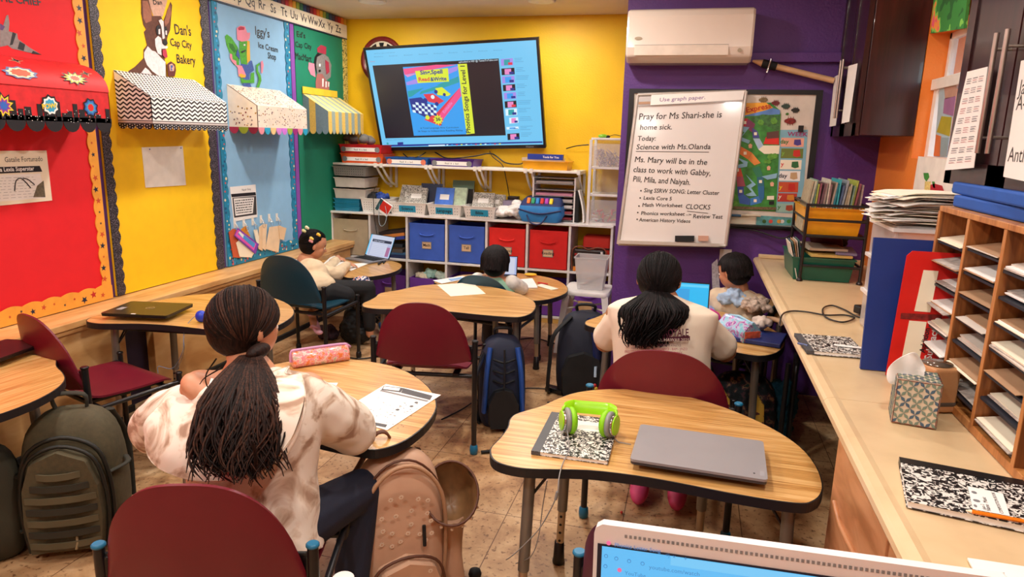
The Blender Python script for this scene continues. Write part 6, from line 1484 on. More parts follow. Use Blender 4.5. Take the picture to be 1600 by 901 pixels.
k=MB().tube([cL+Vector((0,-.02,-.02)),onZ(889,700,hz+.01),onZ(880,722,TZ+.004),onZ(876,737,TZ+.003),onZ(874,745,TZ-.01),onZ(872,760,TZ-.09)],.0018,mat('grey cord','#8c8a88',.5),6,curve=5)
Q=[onY(872,762,1.76),onY(870,772,1.76),onY(862,792,1.77),onY(850,815,1.8),onY(825,845,1.8),onY(800,868,1.82)]
k=MB().tube([cL+Vector((0,-.025,-.02)),onZ(889,700,hz+.012),onZ(880,722,TZ+.005),onZ(876,734,TZ+.003),Vector((onZ(875,741,TZ).x,1.775,TZ-.008)),onY(872,765,1.76),onY(869,776,1.76),onY(860,796,1.765),onY(843,825,1.775),onY(820,850,1.79),onY(800,868,1.8),onY(791,874,1.83)],.0018,mat('grey cord','#8c8a88',.5),6,curve=6)
k.build('cord',t,world=True);MB().tube([onY(871,768,1.76),onY(868,780,1.76)],.0045,ggr,8).build('volume_control',t,world=True)
MB().tube([onY(855,750,1.8),onY(848,790,1.85),onY(842,835,1.85),onY(830,868,1.85),onY(806,880,1.9)],.0017,MATS['grey cord'],6,curve=6).build('second_cord',t,world=True)
MB().tube([onZ(958,682,TZ+.012),onZ(966,690,TZ+.003),onZ(975,692,TZ+.003),onZ(986,694,TZ+.006)],.0018,MATS['grey cord'],6,curve=5).single('short_cord','short grey cord from the headphones to the silver laptop','cord')
A=onY(929,817,.62);B=onY(1475,891,.62);dl=(B-A).normalized();Wl=.36
nrm=Vector((0,-1,0));vv=Vector((0.02,.10,1));vv=(vv-dl*vv.dot(dl)).normalized()
F=Frame(A-vv*.23,dl,vv)
t=thing('open_laptop','open silver computer showing a light blue web page, cut by the bottom edge in front','laptop',(.08,.62,.9))
sil=mat('pale silver aluminium','#d6d2d2',.4,0,var=.01)
MB().prism([(0,0),(Wl,0),(Wl,.23),(.008,.23),(.002,.226),(0,.22)],F,-.012,.0,sil).build('lid',t,world=True,bevel=.002)
MB().prism([(.004,.0),(Wl-.004,.0),(Wl-.004,.21),(.004,.21)],F,.0,.0012,mat('navy black bezel','#10142c',.3)).build('bezel',t,world=True)
MB().prism([(.0085,.004),(Wl-.008,.004),(Wl-.008,.2082),(.0085,.2082)],F,.0013,.0018,glow('page blue','#5cbcf4')).build('screen',t,world=True)
k=MB()
for i in range(72):k.rect(F,.03+i*.0045,.2195,.0325+i*.0045,.2225,.0,.0006,M_grey)
k.build('speaker_slots',t,world=True,stuff=False)
k=MB();gt=glow('text blue','#3c84c4');gp=glow('tab pink','#f06a9c')
def st(s_,x,y,hh,m,sx=1):
 u,v=F.at(x,y,.002);k.text(F,s_,u,v,hh,m,h=.0022,sx=sx)
for x,y in((951,848),(968,890)):k.disc(F,*F.at(x,y,.002),.0022,.002,.0024,gp,12)
st('Phonics Letter Song',960,853,.0055,gt);st('<)  x',1039,869,.005,gt);st('+',1068,875,.006,gt);st('youtube.com/watch',1014,888,.006,gt);st('YouTube',976,897,.0055,gt)
for x,y in((947,868),(963,872),(983,876),(1004,880),(946,884)):k.disc(F,*F.at(x,y,.002),.002,.002,.0023,gt,10);k.disc(F,*F.at(x,y,.002),.0013,.0023,.0026,MATS['lit page blue'],10)
k.prism([(.075,.199),(Wl-.009,.199),(Wl-.009,.208),(.075,.208)],F,.0014,.0019,glow('tab blue','#74c8f6'));k.build('web_page',t,world=True)
o=F(0,0,0);MB().box((-.07,.36,.862),(.33,.66,.88),sil).build('keyboard_base',t,world=True,bevel=.003)
t=thing('teacher_desk','desk below the picture carrying the open silver computer','desk',(.05,.45,0))
MB().box((-.3,.2,.83),(.385,.72,.86),M_lam).build('desktop',t,world=True)
for x in(-.27,.36):
 for y in(.23,.69):MB().box((x-.015,y-.015,0),(x+.015,y+.015,.83),M_blackm).build('leg',t,world=True)
A,B=onZ(459,576,TZ),onZ(547,563,TZ);d=(B-A).normalized();v=Vector((-d.y,d.x,0));L_=(B-A).length
pc=thing('pencil_case','pink floral pencil case with a mauve zip on the desk before the ponytailed girl','pencil case',tuple((A+B)/2+v*.03))
flo=noisecut('pink flower print',[(0,'#e0642c'),(.38,'#e8804a'),(.44,'#e8b0a0'),(.52,'#e2788c'),(.6,'#edd0c4'),(.68,'#b8ac9c')],55,2,.25,coat=.5,interp='LINEAR')
prof=[(0,.004),(-.004,.02),(.0,.045),(.012,.06),(.03,.066),(.048,.06),(.06,.045),(.064,.02),(.06,.004)]
k=MB();k.rings([[A+d*s_*L_+v*(.03+(p[0]-.03)*q)+Vector((0,0,p[1]*q+.0))for p in prof]for s_,q in((0,.9),(.02,1),(.98,1),(1,.9))],flo);k.build('body',pc,world=True)
MB().tube([A+v*.03+Vector((0,0,.02))-d*.004,A+v*.03+Vector((0,0,.062)),A+d*.03+v*.03+Vector((0,0,.068)),B-d*.03+v*.03+Vector((0,0,.068)),B+v*.03+Vector((0,0,.06)),B+d*.012+v*.035+Vector((0,0,.05))],.006,mat('mauve trim','#c490b8',.5),8,curve=3).build('zip',pc,world=True)
def sheet4(pts,z,name,lab,m,cat='paper',bend=0.0):
 k=MB();F=FT(z);k.prism([F.at(x,y)for x,y in pts],F,0,.0012,m);return k,F
k,F=sheet4([(603,600),(689,617),(605,672),(520,650)],TZ,'','',M_paper)
k.single('worksheet','clock worksheet hanging over the round corner of the hoodie girl\'s desk','worksheet')
k=MB();h=.0015;zz_=(400,520,3.753)
def wq(pts,m,hh=.0016):k.prism([F.at(400+x/3.753,520+y/3.753)for x,y in pts],F,hh,hh+.0003,m)
dg=mat('printed grey','#4c4a4c');wq([(750,312),(865,325),(848,350),(735,335)],dg);wq([(752,316),(845,327),(838,342),(745,331)],M_paper,.002)
wq([(865,325),(1035,370),(1020,395),(850,352)],dg);wq([(735,335),(1015,400),(1000,405),(725,342)],mat('printed mid grey','#85817f'));wq([(690,525),(770,540),(760,556),(680,540)],dg)
rr=random.Random(3)
for i in range(46):
 s_,q=rr.random(),rr.random();x=730+s_*250-q*120;y=350+s_*60+q*160;u,v=F.at(400+x/3.753,520+y/3.753);a=rr.random()*3
 k.tube([F(u,v,.002),F(u+.007*math.cos(a),v+.007*math.sin(a),.002)],.0006,dg,4)
for x,y in((940,410),(912,432),(830,452)):u,v=F.at(400+x/3.753,520+y/3.753);k.disc(F,u,v,.007,.0016,.002,dg,14)
k.single('worksheet_print','grey headings and clock drawings printed on the worksheet','print')
k,F=sheet4([(470,598),(528,598),(520,614),(480,622)],TZ,'','',M_paper);k.single('worksheet','blue headed sheet under the girl\'s sleeve','worksheet')
k,F=sheet4([(472,599),(517,600),(504,611),(480,618)],TZ+.0015,'','',mat('blue heading','#4a8ad8'));k.single('sheet_heading','blue printed block on the sheet by the girl\'s sleeve','print')
k,F=sheet4([(683,445),(738,441),(759,459),(704,463)],TZ,'','',M_cream);k.single('paper_sheet','blank cream sheet on the middle desk','paper')
k,F=sheet4([(676,438),(722,431),(736,434),(690,443)],.5035,'','',M_paper);k.single('worksheet','printed blue and white sheet on the far boy\'s desk, left','worksheet')
k,F=sheet4([(700,436),(720,433),(726,435),(705,439)],.5055,'','',mat('pale blue print','#8ab0d8'));k.single('sheet_print','pale blue printing of the sheet left of the far boy','print')
def flat(pts,z,m,name,lab,cat,th=.0012):
 k=MB();F=FT(z);k.prism([F.at(x,y)for x,y in pts],F,0,th,m);return k.single(name,lab,cat)
flat([(808,438),(832,436),(840,450),(810,451)],.5015,M_paper,'open_workbook','open white workbook on the far boy\'s desk','book',.008)
flat([(846,443),(873,451),(862,453),(838,446)],.5015,M_cream,'paper_sheet','small cream sheet at the right of the far boy\'s desk','paper')
flat([(840,441),(856,443),(856,444),(840,442)],.505,mat('red pencil','#c8302c'),'red_pencil','red pencil on the far boy\'s workbook','pencil',.004)
k=MB();c=onZ(828,431,.505);k.ell(c+Vector((0,0,.012)),(.045,.025,.012),mat('banana yellow','#e8b820',.4));k.ell(c+Vector((.03,0,.014)),(.025,.014,.01),MATS['banana yellow']);k.single('yellow_pouch','small yellow pouch on the far boy\'s desk','pouch')
def open_laptop(c,rz,w_,d_,tilt,label,img,lz):
 t=thing('open_laptop',label,'laptop',(c[0],c[1],lz),rz)
 MB().box((-w_/2,-d_/2,0),(w_/2,d_/2,.014),mat('silver grey shell','#8c8a8e',.35,.4)).build('keyboard_base',t,bevel=.003)
 k=MB()
 for i in range(5):
  for j in range(12):k.box((-w_*.42+j*w_*.07,d_*.32-i*d_*.12,.0142),(-w_*.42+j*w_*.07+w_*.058,d_*.32-i*d_*.12+d_*.09,.0162),M_dark)
 k.build('keys',t)
 F=Frame((-w_/2,d_/2,.012),(1,0,0),(0,math.sin(tilt),math.cos(tilt)))
 hh=d_*.95;MB().rect(F,0,0,w_,hh,-.006,0,M_black).build('lid',t,bevel=.002)
 k=MB().rect(F,.006,.01,w_-.006,hh-.006,.0005,.001,img[0])
 for m,q in img[1]:k.rect(F,w_*q[0],hh*q[1],w_*q[2],hh*q[3],.0012+.0001*img[1].index((m,q)),.0014+.0001*img[1].index((m,q)),m)
 k.build('screen',t);return t,F,hh
pw,plv,dk=glow('page white','#c9cde0'),glow('page lilac','#b0b6d8'),glow('banner dark','#2a2c44')
lp=onZ(548,413,.525)
t,F,hh=open_laptop((onZ(573,404,.525).x,onZ(573,404,.525).y),-.42,.31,.21,.42,'open laptop showing a white worksheet page by the girl in the teal chair',(g_cy,[(pw,(.07,.03,.97,.97)),(dk,(.14,.66,.92,.78)),(plv,(.12,.06,.95,.62)),(pw,(.17,.08,.8,.6)),(glow('photo rose','#a86a94'),(.8,.1,.93,.5))]),.512)
k=MB()
for i in range(6):k.rect(F,.31*.2,hh*(.12+i*.075),.31*(.7+.03*(i%3)),hh*(.13+i*.075),.002,.0022,plv)
k.text(F,'Lexia Superstar',.31*.2,hh*.685,.022,pw,h=.0025);k.build('page_print',t)
flat([(520,398),(548,412),(580,410),(548,423),(505,412)],.5125,M_paper,'worksheet','white and blue worksheet in front of the far girl','worksheet')
flat([(598,411),(602,406),(604,407),(600,412)],.512,M_dark,'crayon','short dark crayon on the far girl\'s desk, left one','crayon',.008);flat([(590,413),(598,407),(600,408),(592,414)],.512,M_dark,'crayon','short dark crayon on the far girl\'s desk, middle one','crayon',.008)
t,F,hh=open_laptop((onZ(779,440,.5).x,onZ(800,438,.5).y+.02),.1,.2,.16,.15,'small upright laptop in front of the far boy, seen past his right shoulder',(glow('pale lilac page','#a8b4e0'),[(pw,(.1,.1,.9,.9))]),.5015)
yl_=3.74
A,B,Cc,D_=onY(1066,410,yl_+.05),onY(1117,409,yl_+.05),onY(1109,476,yl_),onY(1062,474,yl_)
cx_l=(onY(1040,476,yl_).x+Cc.x)/2;wl=Cc.x-onY(1030,474,yl_).x
t,F,hh=open_laptop((Cc.x-wl/2,yl_-.10),0.03,wl,.2,.2,'open laptop with a bright cyan page on the whiteboard desk',(glow('vivid cyan','#18b8f0'),[(glow('deep cyan','#2aa0e0'),(.05,.3,.6,.8)),(glow('top cyan','#5cd0f8'),(0.03,.86,.97,.93)),(pw,(.3,.1,.75,.3))]),TZ)
k=MB();c=onZ(1085,492,TZ+.02)
slab('notebook_stack','navy blue folded tablet case under the clutter on the whiteboard desk','case',(.36,3.46,TZ+.012),(.26,.22,.022),mat('navy case','#1c2c6c',.5),-.25,bevel=.004)
slab('keyboard_case','black keyboard case on the whiteboard desk by the crumpled cloth','case',(.2,3.66,TZ+.012),(.28,.16,.02),mat('black blue key case','#1a1e30',.5,var=.5,vs=90),-.2,bevel=.004)
slab('kraft_card','brown card in the clutter of the whiteboard desk','card',(.19,3.52,TZ+.03),(.14,.1,.03),mat('kraft brown','#a07c5c',.7),.2)
slab('small_box','dark woven box left in the clutter of the whiteboard desk','box',(.13,3.58,TZ+.035),(.06,.12,.06),mat('dark weave','#4a3c34',.8,var=.4,vs=120),.1)
lump(tuple(onZ(1150,478,TZ+.03)),(.17,.13,.11),mat('pale blue cloth','#a8c0dc',.9),'crumpled_cloth','pale blue crumpled cloth on the whiteboard desk','cloth',seed=31,disp=.03)
lump(tuple(onZ(1180,485,TZ+.03)),(.14,.12,.07),mat('beige plaid cloth','#b8a494',.9,var=.4,vs=60),'crumpled_cloth','beige plaid crumpled cloth right of the blue one','cloth',seed=32,disp=.03)
lump(tuple(onZ(1188,512,TZ+.03)),(.09,.1,.06),mat('cream scarf cloth','#cdbcae',.9,var=.2,vs=40),'crumpled_cloth','small cream cloth behind the holographic pouch','cloth',seed=33,disp=.03)
c=onZ(1205,508,TZ+.03);k=MB();k.tube([c+Vector((.045*math.cos(a),.045*math.sin(a)*1.3,.02))for a in[-.4+i*.35 for i in range(12)]],.013,mat('tan foam','#c09a78',.6),10);k.single('foam_ring','tan curved foam ring at the right of the whiteboard desk','ring')
c=onZ(1174,535,TZ);holo=noisecut('holographic vinyl',[(0,'#3c8cc0'),(.4,'#9adcf0'),(.5,'#d8c8f0'),(.58,'#a83ca8'),(.68,'#e8e0e8')],22,1,.15,interp='LINEAR',dist=2,metal=.4)
t=thing('holographic_pouch','shiny holographic pencil pouch on the whiteboard desk','pencil case',tuple(c));k=MB()
ax_=Vector((-.12,.16,0));sd_=Vector((.045,.03,0));k.rings([[c+ax_*s_+sd_*a_+Vector((0,0,b_*q))for a_,b_ in((-1,.002),(-1.05,.05),(-.3,.1),(.3,.1),(1.05,.05),(1,.002))]for s_,q in((0,.9),(.05,1),(.95,1),(1,.8))],holo,smooth=False);k.build('body',t,world=True,bevel=.008)
MB().tube([c+Vector((0,-.004,.095)),c+ax_*.5+Vector((0,0,.107)),c+ax_+Vector((0,0,.09))],.006,mat('pale blue zip','#9ac8e0'),8).build('zip',t,world=True)
MB().cbox(c+Vector((.0,-.0,.03)),(.085,.01,.05),mat('coral lining','#c8583c',.5,var=.4,vs=50),RZ(.55)).build('end_panel',t,world=True)
MB().tube([onZ(1108,485,TZ+.08),onZ(1120,492,TZ+.06),onZ(1124,500,TZ+.03)],.016,mat('magenta plastic','#d83c94',.4),10).single('pink_marker','bright pink chunky marker beside the cyan laptop','marker')
flat([(1086,478),(1112,476),(1118,486),(1090,488)],TZ+.001,mat('blue printed card','#8498c8',.5,var=.3,vs=70),'printed_card','blue and white printed card before the cyan laptop','card',.004)
P0=onY(1112,405,4.2);MB().prism([FP.at(x,y,.08)for x,y in((1112,412),(1121,404),(1125,452),(1113,455))],FP,.08,.083,mat('grey printed leaflet','#b4b0b8',.6,var=.3,vs=70)).single('leaflet','grey printed leaflet standing between the cyan laptop and the boy','leaflet')
flat([(1190,474),(1197,471),(1206,484),(1198,486)],TZ+.001,M_paper,'photo_card','small black and white picture card on the desk behind the boy','card',.003)
c=onZ(315,503,TZ);k=MB();t=thing('blue_ball','small royal blue ball with a cord on the desk by the left wall','ball',(c.x,c.y,TZ))
MB().ell((c.x,c.y,TZ+.03),(.028,.028,.03),mat('royal blue rubber','#1c3cc0',.4)).build('ball_body',t,world=True)
MB().tube([(c.x-.027,c.y,TZ+.03),onZ(301,497,TZ+.02),onZ(289,512,TZ-.02),onY(287,530,c.y-.1),onY(285,550,c.y-.1),onY(270,575,c.y-.05),onY(248,572,c.y-.05),onY(247,583,c.y-.05)],.0018,mat('pale grey blue cord','#7c90a8'),6,curve=6).build('cord',t,world=True)
MB().tube([onY(287,530,c.y-.1),onY(288,545,c.y-.1),onY(284,560,c.y),onY(275,580,c.y)],.0015,M_grey,6,curve=6).build('second_cord',t,world=True)
wire([tuple(onZ(x,y,.008))for x,y in((690,655),(720,640),(745,625),(780,612),(830,606),(870,610),(880,618),(872,628),(855,628))],.004,M_black,'power_cable','black cable looping over the floor to the adapter brick')
c=onZ(868,608,.02);MB().cbox((c.x,c.y,.018),(.12,.06,.032),M_black,RZ(-.35)).single('power_adapter','black laptop adapter brick lying on the tiled floor','adapter',bevel=.005)
wire([tuple(onZ(x,y,.008))for x,y in((490,545),(520,553),(560,560),(600,556),(640,560),(700,561),(740,566))],.005,M_black,'power_cable','black cable on the floor behind the pink pencil case')
wire([tuple(onZ(x,y,.008))for x,y in((745,540),(790,534),(830,528),(862,535),(890,545))],.005,M_black,'power_cable','black cable on the floor by the white stool')
c=onZ(971,802,0);MB().ell((c.x,c.y,.006),(.006,.006,.006),mat('red bead plastic','#d8342c')).single('red_bead','tiny red bead on the tiled floor below the front desk','bead')
c=onZ(742,900,.0);MB().lathe([(.02,0),(.024,.01),(.02,.025),(.0005,.03)],(c.x,c.y,0),M_dark,16).single('rubber_stop','dark rubber knob on the floor at the bottom edge','knob')
c=onY(536,897,1.4);MB().lathe([(.0005,0),(.02,0),(.028,.07),(.026,.072),(.0005,.074)],(c.x,c.y,c.z-.08),M_paper,20).single('paper_cup','white cup top at the bottom edge right of the near chair','cup')
# ================================================================ PEOPLE
def cap(k,a,b,r0,r1,m,n=12):
 a,b=Vector(a),Vector(b);k.tube([a,b],(r0,r1),m,n);k.ell(a,(r0,)*3,m,nu=n,nv=8);k.ell(b,(r1,)*3,m,nu=n,nv=8)
def limb(k,pts,rs,m):
 for i in range(len(pts)-1):cap(k,pts[i],pts[i+1],rs[i],rs[i+1],m)
def hand(k,w,d,nrm,side,m,s=1.0,curl=.5):
 """w wrist, d direction to the fingertips, nrm back-of-hand normal, side +1 thumb towards d x nrm"""
 w=Vector(w);d=Vector(d).normalized();nrm=Vector(nrm);nrm=(nrm-d*nrm.dot(d)).normalized();t=d.cross(nrm)*side
 for q in(-1,-.35,.35,1):cap(k,w+t*q*.012*s,w+d*.055*s+t*q*.022*s,.011*s,.0095*s,m,8)
 for i,(q,L_)in enumerate(((1,.055),(.35,.062),(-.35,.058),(-1,.046))):
  p=w+d*.055*s+t*q*.024*s;a=.25
  for j,f in enumerate((.45,.32,.25)):
   a+=curl*.7;dd=d*math.cos(a*.8)-nrm*math.sin(a*.8);e=p+dd*L_*f*s;cap(k,p,e,(.0085-.001*j)*s,(.0075-.001*j)*s,m,8);p=e
 p=w+t*.016*s+d*.012*s;e=p+(t*.8+d*.7-nrm*.2).normalized()*.028*s;cap(k,p,e,.011*s,.009*s,m,8);cap(k,e,e+(d*.9+t*.25-nrm*.25).normalized()*.026*s,.009*s,.0075*s,m,8)
def torso(k,hip,nk,hw,dp,rt,m,prof=((0,.92,1.0),(.12,1.0,1.08),(.35,.95,1.0),(.6,.98,1.02),(.78,1.03,.95),(.88,.93,.8),(.95,.62,.6),(1.0,.34,.46),(1.05,.27,.4))):
 hip,nk,rt=Vector(hip),Vector(nk),Vector(rt).normalized();ax=nk-hip;fw=ax.cross(rt).normalized();rs=[]
 for t,a,b in prof:
  c=hip+ax*t;rs.append([c+rt*(math.copysign(abs(math.cos(q))**.8,math.cos(q))*hw*a)+fw*(math.sin(q)*dp*b)for q in[2*PI*i/28 for i in range(28)]])
 k.rings(rs,m)
class Head:
 def __init__(s,c,f,up=(0,0,1),w=.075):
  s.c=Vector(c);s.f=Vector(f).normalized();u=Vector(up);s.u=(u-s.f*u.dot(s.f)).normalized();s.r=s.f.cross(s.u);s.w=w
 def __call__(s,x,y,z):return s.c+(s.r*x+s.f*y+s.u*z)*s.w
 def R(s):return Matrix((s.r,s.f,s.u)).transposed()
def headmesh(k,h,neck,nr,m):
 R=h.R();w=h.w
 k.ell(h(0,-.08,.22),(w*1.0,w*1.18,w*1.12),m,R);k.ell(h(0,.28,-.35),(w*.82,w*.85,w*.85),m,R);k.ell(h(0,.5,-.82),(w*.45,w*.42,w*.36),m,R)
 k.ell(h(.48,.62,-.3),(w*.34,w*.3,w*.34),m,R,10,8);k.ell(h(-.48,.62,-.3),(w*.34,w*.3,w*.34),m,R,10,8)
 cap(k,h(0,1.02,.02),h(0,1.2,-.26),w*.1,w*.15,m,8);k.ell(h(.1,1.1,-.3),(w*.1,)*3,m,None,8,6);k.ell(h(-.1,1.1,-.3),(w*.1,)*3,m,None,8,6)
 for s in(-1,1):
  k.ell(h(s*1.0,-.05,-.1),(w*.1,w*.2,w*.32),m,h.R()@RZ(s*.4),10,8)
 cap(k,h(0,-.25,-.5),neck,nr,nr*1.1,m)
def facebits(h,t):
 R=h.R();w=h.w
 for s in(-1,1):
  e=MB();e.ell(h(s*.38,.92,-.02),(w*.15,w*.1,w*.1),M_paper,R,12,8);e.ell(h(s*.38,1.0,-.02),(w*.07,w*.035,w*.07),mat('dark brown iris','#2a1810'),R,10,6);e.build('eye',t,world=True)
  MB().tube([h(s*.2,1.0,.2),h(s*.4,.98,.26),h(s*.6,.86,.2)],w*.035,mat('brow','#2a1a14'),6,curve=3).build('eyebrow',t,world=True)
 MB().tube([h(-.25,.93,-.62),h(0,1.0,-.64),h(.25,.93,-.62)],w*.055,mat('lips','#a8564c'),8,curve=3,flat=.6).build('mouth',t,world=True)
def hairmat(name,c1,c2):
 m,nt,b=newmat(name);x=coords(nt,(60,60,6));n1=N(nt,'ShaderNodeTexNoise');n1.inputs['Scale'].default_value=3;n1.inputs['Detail'].default_value=5;nt.links.new(x,n1.inputs[0])
 nt.links.new(ramp(nt,n1.outputs[0],[(.35,c1),(.65,c2)]),b.inputs['Base Color']);b.inputs['Roughness'].default_value=.55;b.inputs['Specular IOR Level'].default_value=.15;addbump(nt,b,n1.outputs[0],.6,.004);MATS[name]=m;return m
M_hair=[hairmat('dark brown hair','#140b09','#2c1a14'),hairmat('lighter brown hair','#22140f','#4a2e22'),hairmat('deep brown hair','#0e0807','#1c110e')]  # brown strands mix these close tones
M_hairb=[hairmat('black hair','#0a0808','#1a1516'),hairmat('lighter black hair','#141011','#2e2627'),hairmat('jet hair','#070606','#110e0f')]  # black tones, mixed strand by strand
def haircap(k,h,ms,tie=None,n=90,ext=1.12,low=-.75,seed=0,r=.055):
 """skull hair: shell behind the hairline plus strands running back to the tie (or down)"""
 R=h.R();w=h.w;rr=random.Random(seed)
 def f(d):
  front=d.y;q=1.0
  if front>.35 and d.z<.62:q=.82
  elif front>.12 and d.z<.25:q=.86
  if d.z<-.55:q=min(q,.86)
  return d*q
 k.ell(h(0,-.1,.2),(w*1.07,w*1.24,w*1.18),ms[0],R,32,22,fn=f)
 k.ell(h(0,-.35,-.15),(w*.98,w*.92,w*.92),ms[0],R,24,16)
 A=(1.075,1.245,1.185);n=n*3;O=h(0,-.1,.2);Rt=R.transposed()
 for i in range(n):
  if tie is not None:
   td=Rt@(Vector(tie)-O)/w;td=Vector((td.x/A[0],td.y/A[1],td.z/A[2])).normalized()
   while True:
    st=Vector((rr.gauss(0,1),rr.gauss(0,1),rr.gauss(0,1))).normalized()
    if st.z>-.35 and not(st.y>.3 and st.z<.6)and not(st.y>.1 and st.z<.1):break
   e=rr.uniform(1.0,1.025);pts=[];ang=max(.05,math.acos(max(-1,min(1,st.dot(td)))));m_=max(4,int(ang*5))
   for j in range(m_+1):
    q=j/m_;d=(st*math.sin((1-q)*ang)+td*math.sin(q*ang))/math.sin(ang)if ang<3.05 else st
    pts.append(O+R@Vector((d.x*w*A[0]*e,d.y*w*A[1]*e,d.z*w*A[2]*e)))
   k.tube(pts,(w*.012,w*.036),rr.choice(ms),4)
  else:
   th=rr.uniform(-PI*.5,PI*1.5);pts=[];endz=rr.uniform(low,low+.25)
   sx,sy=math.cos(th),math.sin(th)
   if sy>.35:endz=rr.uniform(.35,.55)
   elif sy>0:endz=rr.uniform(-.1,.3)
   for j in range(8):
    z=.98+(endz-.98)*(j/7);rad=math.sqrt(max(0,1-min(.999,abs(z))**2))if z>-.2 else .98;sw=.25*math.sin(j*.5+i)
    pts.append(h(0,-.1,.2)+R@Vector(((sx*rad+.03*sw)*w*1.1,(sy*rad)*w*1.27,z*w*1.2)))
   k.tube(pts,(w*.05,w*.03),rr.choice(ms),4)
def ponytail(k,path,width,ms,n=120,seed=0,wave=.012,r=.0035,ends=.05):
 rr=random.Random(seed);P=spline([Vector(p)for p in path],5);m_=len(P)
 side=Vector((.95,.3,0)).normalized();dep=Vector((-.25,.9,0)).normalized()
 for i in range(n):
  a=rr.uniform(0,2*PI);q=math.sqrt(rr.random());ph=rr.uniform(0,6);fr_=rr.uniform(.5,1.0);end=int(m_*rr.uniform(.72,1.0));pts=[]
  for j in range(max(4,end)):
   t=j/(m_-1);w_=width(t)*q;wv=wave*t*math.sin(t*9*fr_+ph)
   pts.append(P[j]+side*(math.cos(a)*w_+wv)+dep*(math.sin(a)*w_*.5+wv*.4))
  k.tube(pts,lambda t,r=r:r*(1.0-.75*t**3),ms[i%3],4)
def ribbon_wave(k,pts,m,r=.003):k.tube(pts,(r,r*.3),m,5,curve=6)
t=thing('person','person with a long dark ponytail in a cream tie-dye hoodie seated at the near desk','person',(-1.1,1.5,0))
h=Head(onY(383,508,1.6),(.38,.92,-.16),w=.081)
nk=Vector((-1.13,1.55,.89));shL=Vector((-1.30,1.56,.835));shR=Vector((-.985,1.6,.85));hip=Vector((-1.09,1.47,.5))
elL=onY(245,662,1.6);elR=onZ(548,668,.685);hdL=onZ(400,625,.655)+Vector((-.12,.06,0));hdR=onZ(455,612,.65)
k=MB();headmesh(k,h,nk,.04,M_skin)
limb(k,[nk,Vector((-1.12,1.54,.74)),hip],[.075,.1,.12],M_skin);limb(k,[nk-Vector((0,0,.03)),shL],[.05,.055],M_skin);limb(k,[nk-Vector((0,0,.03)),shR],[.05,.055],M_skin)
k.ell(Vector((-1.245,1.50,.865)),(.06,.05,.035),M_skin,RY(.5))
limb(k,[shL,elL,hdL],[.045,.036,.024],M_skin);limb(k,[shR,elR,hdR],[.045,.036,.024],M_skin)
hand(k,hdL,(.6,.7,-.05),(0,0,1),1,M_skin,.8,.35);hand(k,hdR,(-.7,.6,-.05),(0,0,1),-1,M_skin,.8,.35)
kn=[(Vector((-.98,1.5,.49)),Vector((-.925,1.78,.47)),Vector((-.92,1.67,.09))),(Vector((-1.18,1.52,.49)),Vector((-1.26,1.86,.47)),Vector((-1.27,1.8,.09)))]
for a,b_,c in kn:
 limb(k,[a,b_,c],[.07,.052,.034],M_skin);limb(k,[c,c+Vector((0,.12,-.05))],[.034,.026],M_skin)
k.build('body',t,world=True,remesh=.006,smoothit=3)
facebits(h,t)
M_hood=noisecut('cream tie-dye fleece',[(0,'#7c5c4a'),(.36,'#a88a74'),(.43,'#d0bba6'),(.5,'#eadfd0'),(1,'#f3ebe0')],7,9,.85,dist=2.2,interp='LINEAR',bump=.5)
k=MB();m=M_hood
torso(k,Vector((-1.08,1.46,.45)),Vector((-1.12,1.555,.90)),.18,.125,(.96,.1,0),m,((0,1.08,1.15),(.12,1.03,1.2),(.35,.98,1.1),(.6,1.0,1.0),(.8,1.03,.9),(.9,.95,.75),(.96,.62,.55)))
limb(k,[Vector((-1.04,1.545,.885)),shR+Vector((0,-.01,-.01)),shR.lerp(elR,.4)],[.05,.065,.07],m)
limb(k,[shL+Vector((.0,.0,-.05)),(shL+elL)/2+Vector((-.01,-.02,-.03)),elL+Vector((0,0,-.01)),(elL+hdL)/2,hdL+(elL-hdL)*.15],[.075,.088,.082,.068,.04],m)
limb(k,[shR+Vector((.0,-.01,-.03)),(shR+elR)/2+Vector((.0,-.01,-.01)),elR,(elR+hdR)/2+Vector((0,0,.01)),hdR+(elR-hdR)*.15],[.075,.085,.08,.066,.04],m)
k.ell((-.98,1.5,.6),(.06,.09,.15),m)
k.build('hoodie',t,world=True,remesh=.008,smoothit=8,disp=(.016,.11))
k=MB();A=[onY(470,592,1.52),onY(474,640,1.42),onY(450,700,1.37),onY(405,738,1.335),onY(350,748,1.33),onY(290,742,1.34),onY(245,715,1.38),onY(238,670,1.43)]
top=[onY(455,580,1.55),onY(425,590,1.50),onY(400,600,1.48),onY(375,606,1.47),onY(350,612,1.47),onY(325,628,1.47),onY(300,632,1.47),onY(272,625,1.5)]
A_,T_=spline(A,4),spline(top,4);g=[]
for a,b_ in zip(A_,T_):
 row=[]
 for j in range(9):
  q=j/8;p=b_.lerp(a,q);row.append(p+Vector((0,-.035*math.sin(PI*q),0)))
 g.append(row)
k.sheet(g,m,.02);k.tube(A_,.008,m,8);k.build('hood',t,world=True,sub=1,disp=(.012,.08))
k=MB();k.tube([onY(332,592,1.49),onY(328,610,1.465),onY(330,630,1.44)],.0055,M_paper,6,curve=4);k.build('strap',t,world=True)
k=MB();jm=mat('dark navy denim','#141a2e',.8,bump=.2)
for a,b_,c in kn:limb(k,[a,b_,c+Vector((0,0,.01))],[.082,.064,.05],jm)
k.ell(hip+Vector((0,.02,-.01)),(.15,.12,.075),jm);k.build('trousers',t,world=True,remesh=.008,smoothit=3)
for a,b_,c in kn:
 k=MB();k.ell(c+Vector((0,.05,-.055)),(.04,.1,.034),M_paper,nu=16,nv=10);k.build('shoe',t,world=True)
tie=onY(384,568,1.49)
